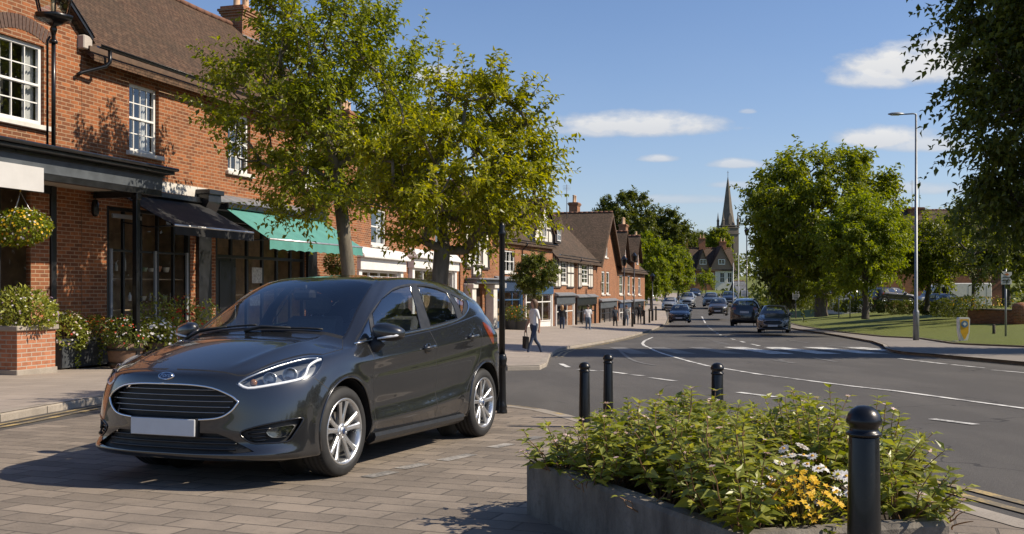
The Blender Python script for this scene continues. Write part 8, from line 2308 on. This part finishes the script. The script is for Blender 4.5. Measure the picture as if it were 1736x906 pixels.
    for sd in (-1, 1): ball('eye', hc + Vector((.032 * sd, -.078, .012)) * s, .010 * s, MATS['gloss_black'], (1.2, .7, .7)); ball('ear', hc + Vector((.086 * sd, .008, -.01)) * s, .020 * s, cl[2], (.4, .8, 1.3))
    hm = mat('hair_%.3f' % hair_c[0], hair_c, .6, var=.3, vscale=40)
    b = bmesh.new(); bmesh.ops.create_uvsphere(b, u_segments=20, v_segments=14, radius=1)
    for v in b.verts:
        x, yy, z = v.co; v.co = Vector((x * .102, yy * .112 + .022, z * .105 + .03))
        if yy < -.25 and z < .35: v.co.y = max(v.co.y, -.045)
        if hair == 'long' and z < .1 and yy > -.3: v.co.z -= .17 * min(1, (.1 - z)); v.co.x *= 1.05; v.co.y += .02
        if hair == 'short' and z < -.1: v.co.z = .03 + z * .07; v.co.x *= .9
    mb = MB(); b.verts.index_update(); mb.add([Vector(v.co) * s + hc for v in b.verts], [[v.index for v in f.verts] for f in b.faces], 0, True); b.free(); mb.build('hair', hm, root)
    return root
def build_people():
    mat('cloth_white', (.66, .66, .67), .85, var=.08, vscale=14, bmp=.3, bscale=25); mat('cloth_jeans', (.030, .045, .085), .85, var=.25, vscale=18, bmp=.3, bscale=30); mat('cloth_black', (.016, .017, .02), .85, var=.25, vscale=15); mat('cloth_navy', (.03, .04, .06), .85, var=.2); mat('cloth_grey', (.20, .21, .22), .85, var=.2); mat('cloth_pale_jeans', (.10, .14, .20), .85, var=.2)
    w = person(905, 604.5, 29.2, 1.62, R(-62), 'woman in a white top and dark jeans walking with a bag, nearest person', 'cloth_white', 'cloth_jeans', (.10, .055, .03), (.27, .10, .03), 'long')
    bpy.context.view_layer.update(); p = w.matrix_world @ Vector((-.235 * .94, -.16 * .94, .80 * .94)); mb = MB(); mb.prism([(-.10, .02), (.10, .0), (.13, .34), (-.09, .36)], -.05, .05, 'y'); b = empty('handbag', (p.x, p.y, p.z - .54), R(-62), 'dark handbag carried by the woman in white', 'bag'); mb.build('pouch', MATS['cloth_black'], b); mb = MB(); mb.tube([(-.07, 0, .35), (-.05, 0, .50), (0, 0, .56), (.06, 0, .50), (.10, 0, .34)], .010, 6); mb.build('strap', MATS['cloth_black'], b)
    person(953, 565, 62, 1.68, R(170), 'fair-haired woman in a dark jacket standing by the white-panelled house', 'cloth_black', 'cloth_jeans', (.32, .19, .09), (.05, .05, 0), 'long', sleeves='long')
    person(997, 564.5, 63, 1.72, R(185), 'man in a white T-shirt and pale jeans on the far pavement', 'cloth_white', 'cloth_pale_jeans', (.03, .02, .015), (.10, .05, 0), shoes=(.5, .5, .5))
    person(1043, 558.5, 76, 1.74, R(190), 'man in dark clothes walking, right of the white T-shirt', 'cloth_navy', 'cloth_black', (.03, .02, .015), (.10, .06, 0), sleeves='long', shoes=(.02, .02, .02))
    person(1062, 556, 79, 1.76, R(175), 'man in a grey jacket beside the black lamp columns', 'cloth_grey', 'cloth_pale_jeans', (.04, .03, .02), (.12, .06, 0), sleeves='long', shoes=(.03, .03, .03))
    person(1084, 550.5, 86, 1.78, R(180), 'person all in black, farthest of the people on the pavement', 'cloth_black', 'cloth_black', (.02, .015, .01), (.14, .06, 0), sleeves='long', shoes=(.02, .02, .02))
import time as _t; _t0 = _t.time()
def _run(f):
    t = _t.time(); f(); print('%-24s %.1f s' % (f.__name__, _t.time() - t))
for _f in (build_ground, build_near_shops, build_lantern, build_white_shops, build_far_row, build_distance, build_street_trees, build_far_trees, build_shop_planters, build_front_planter, build_furniture, build_people): _run(_f)
HATCH = build_hatchback(); bpy.context.view_layer.update(); _run(build_cars)
print('total %.1f' % (_t.time() - _t0))
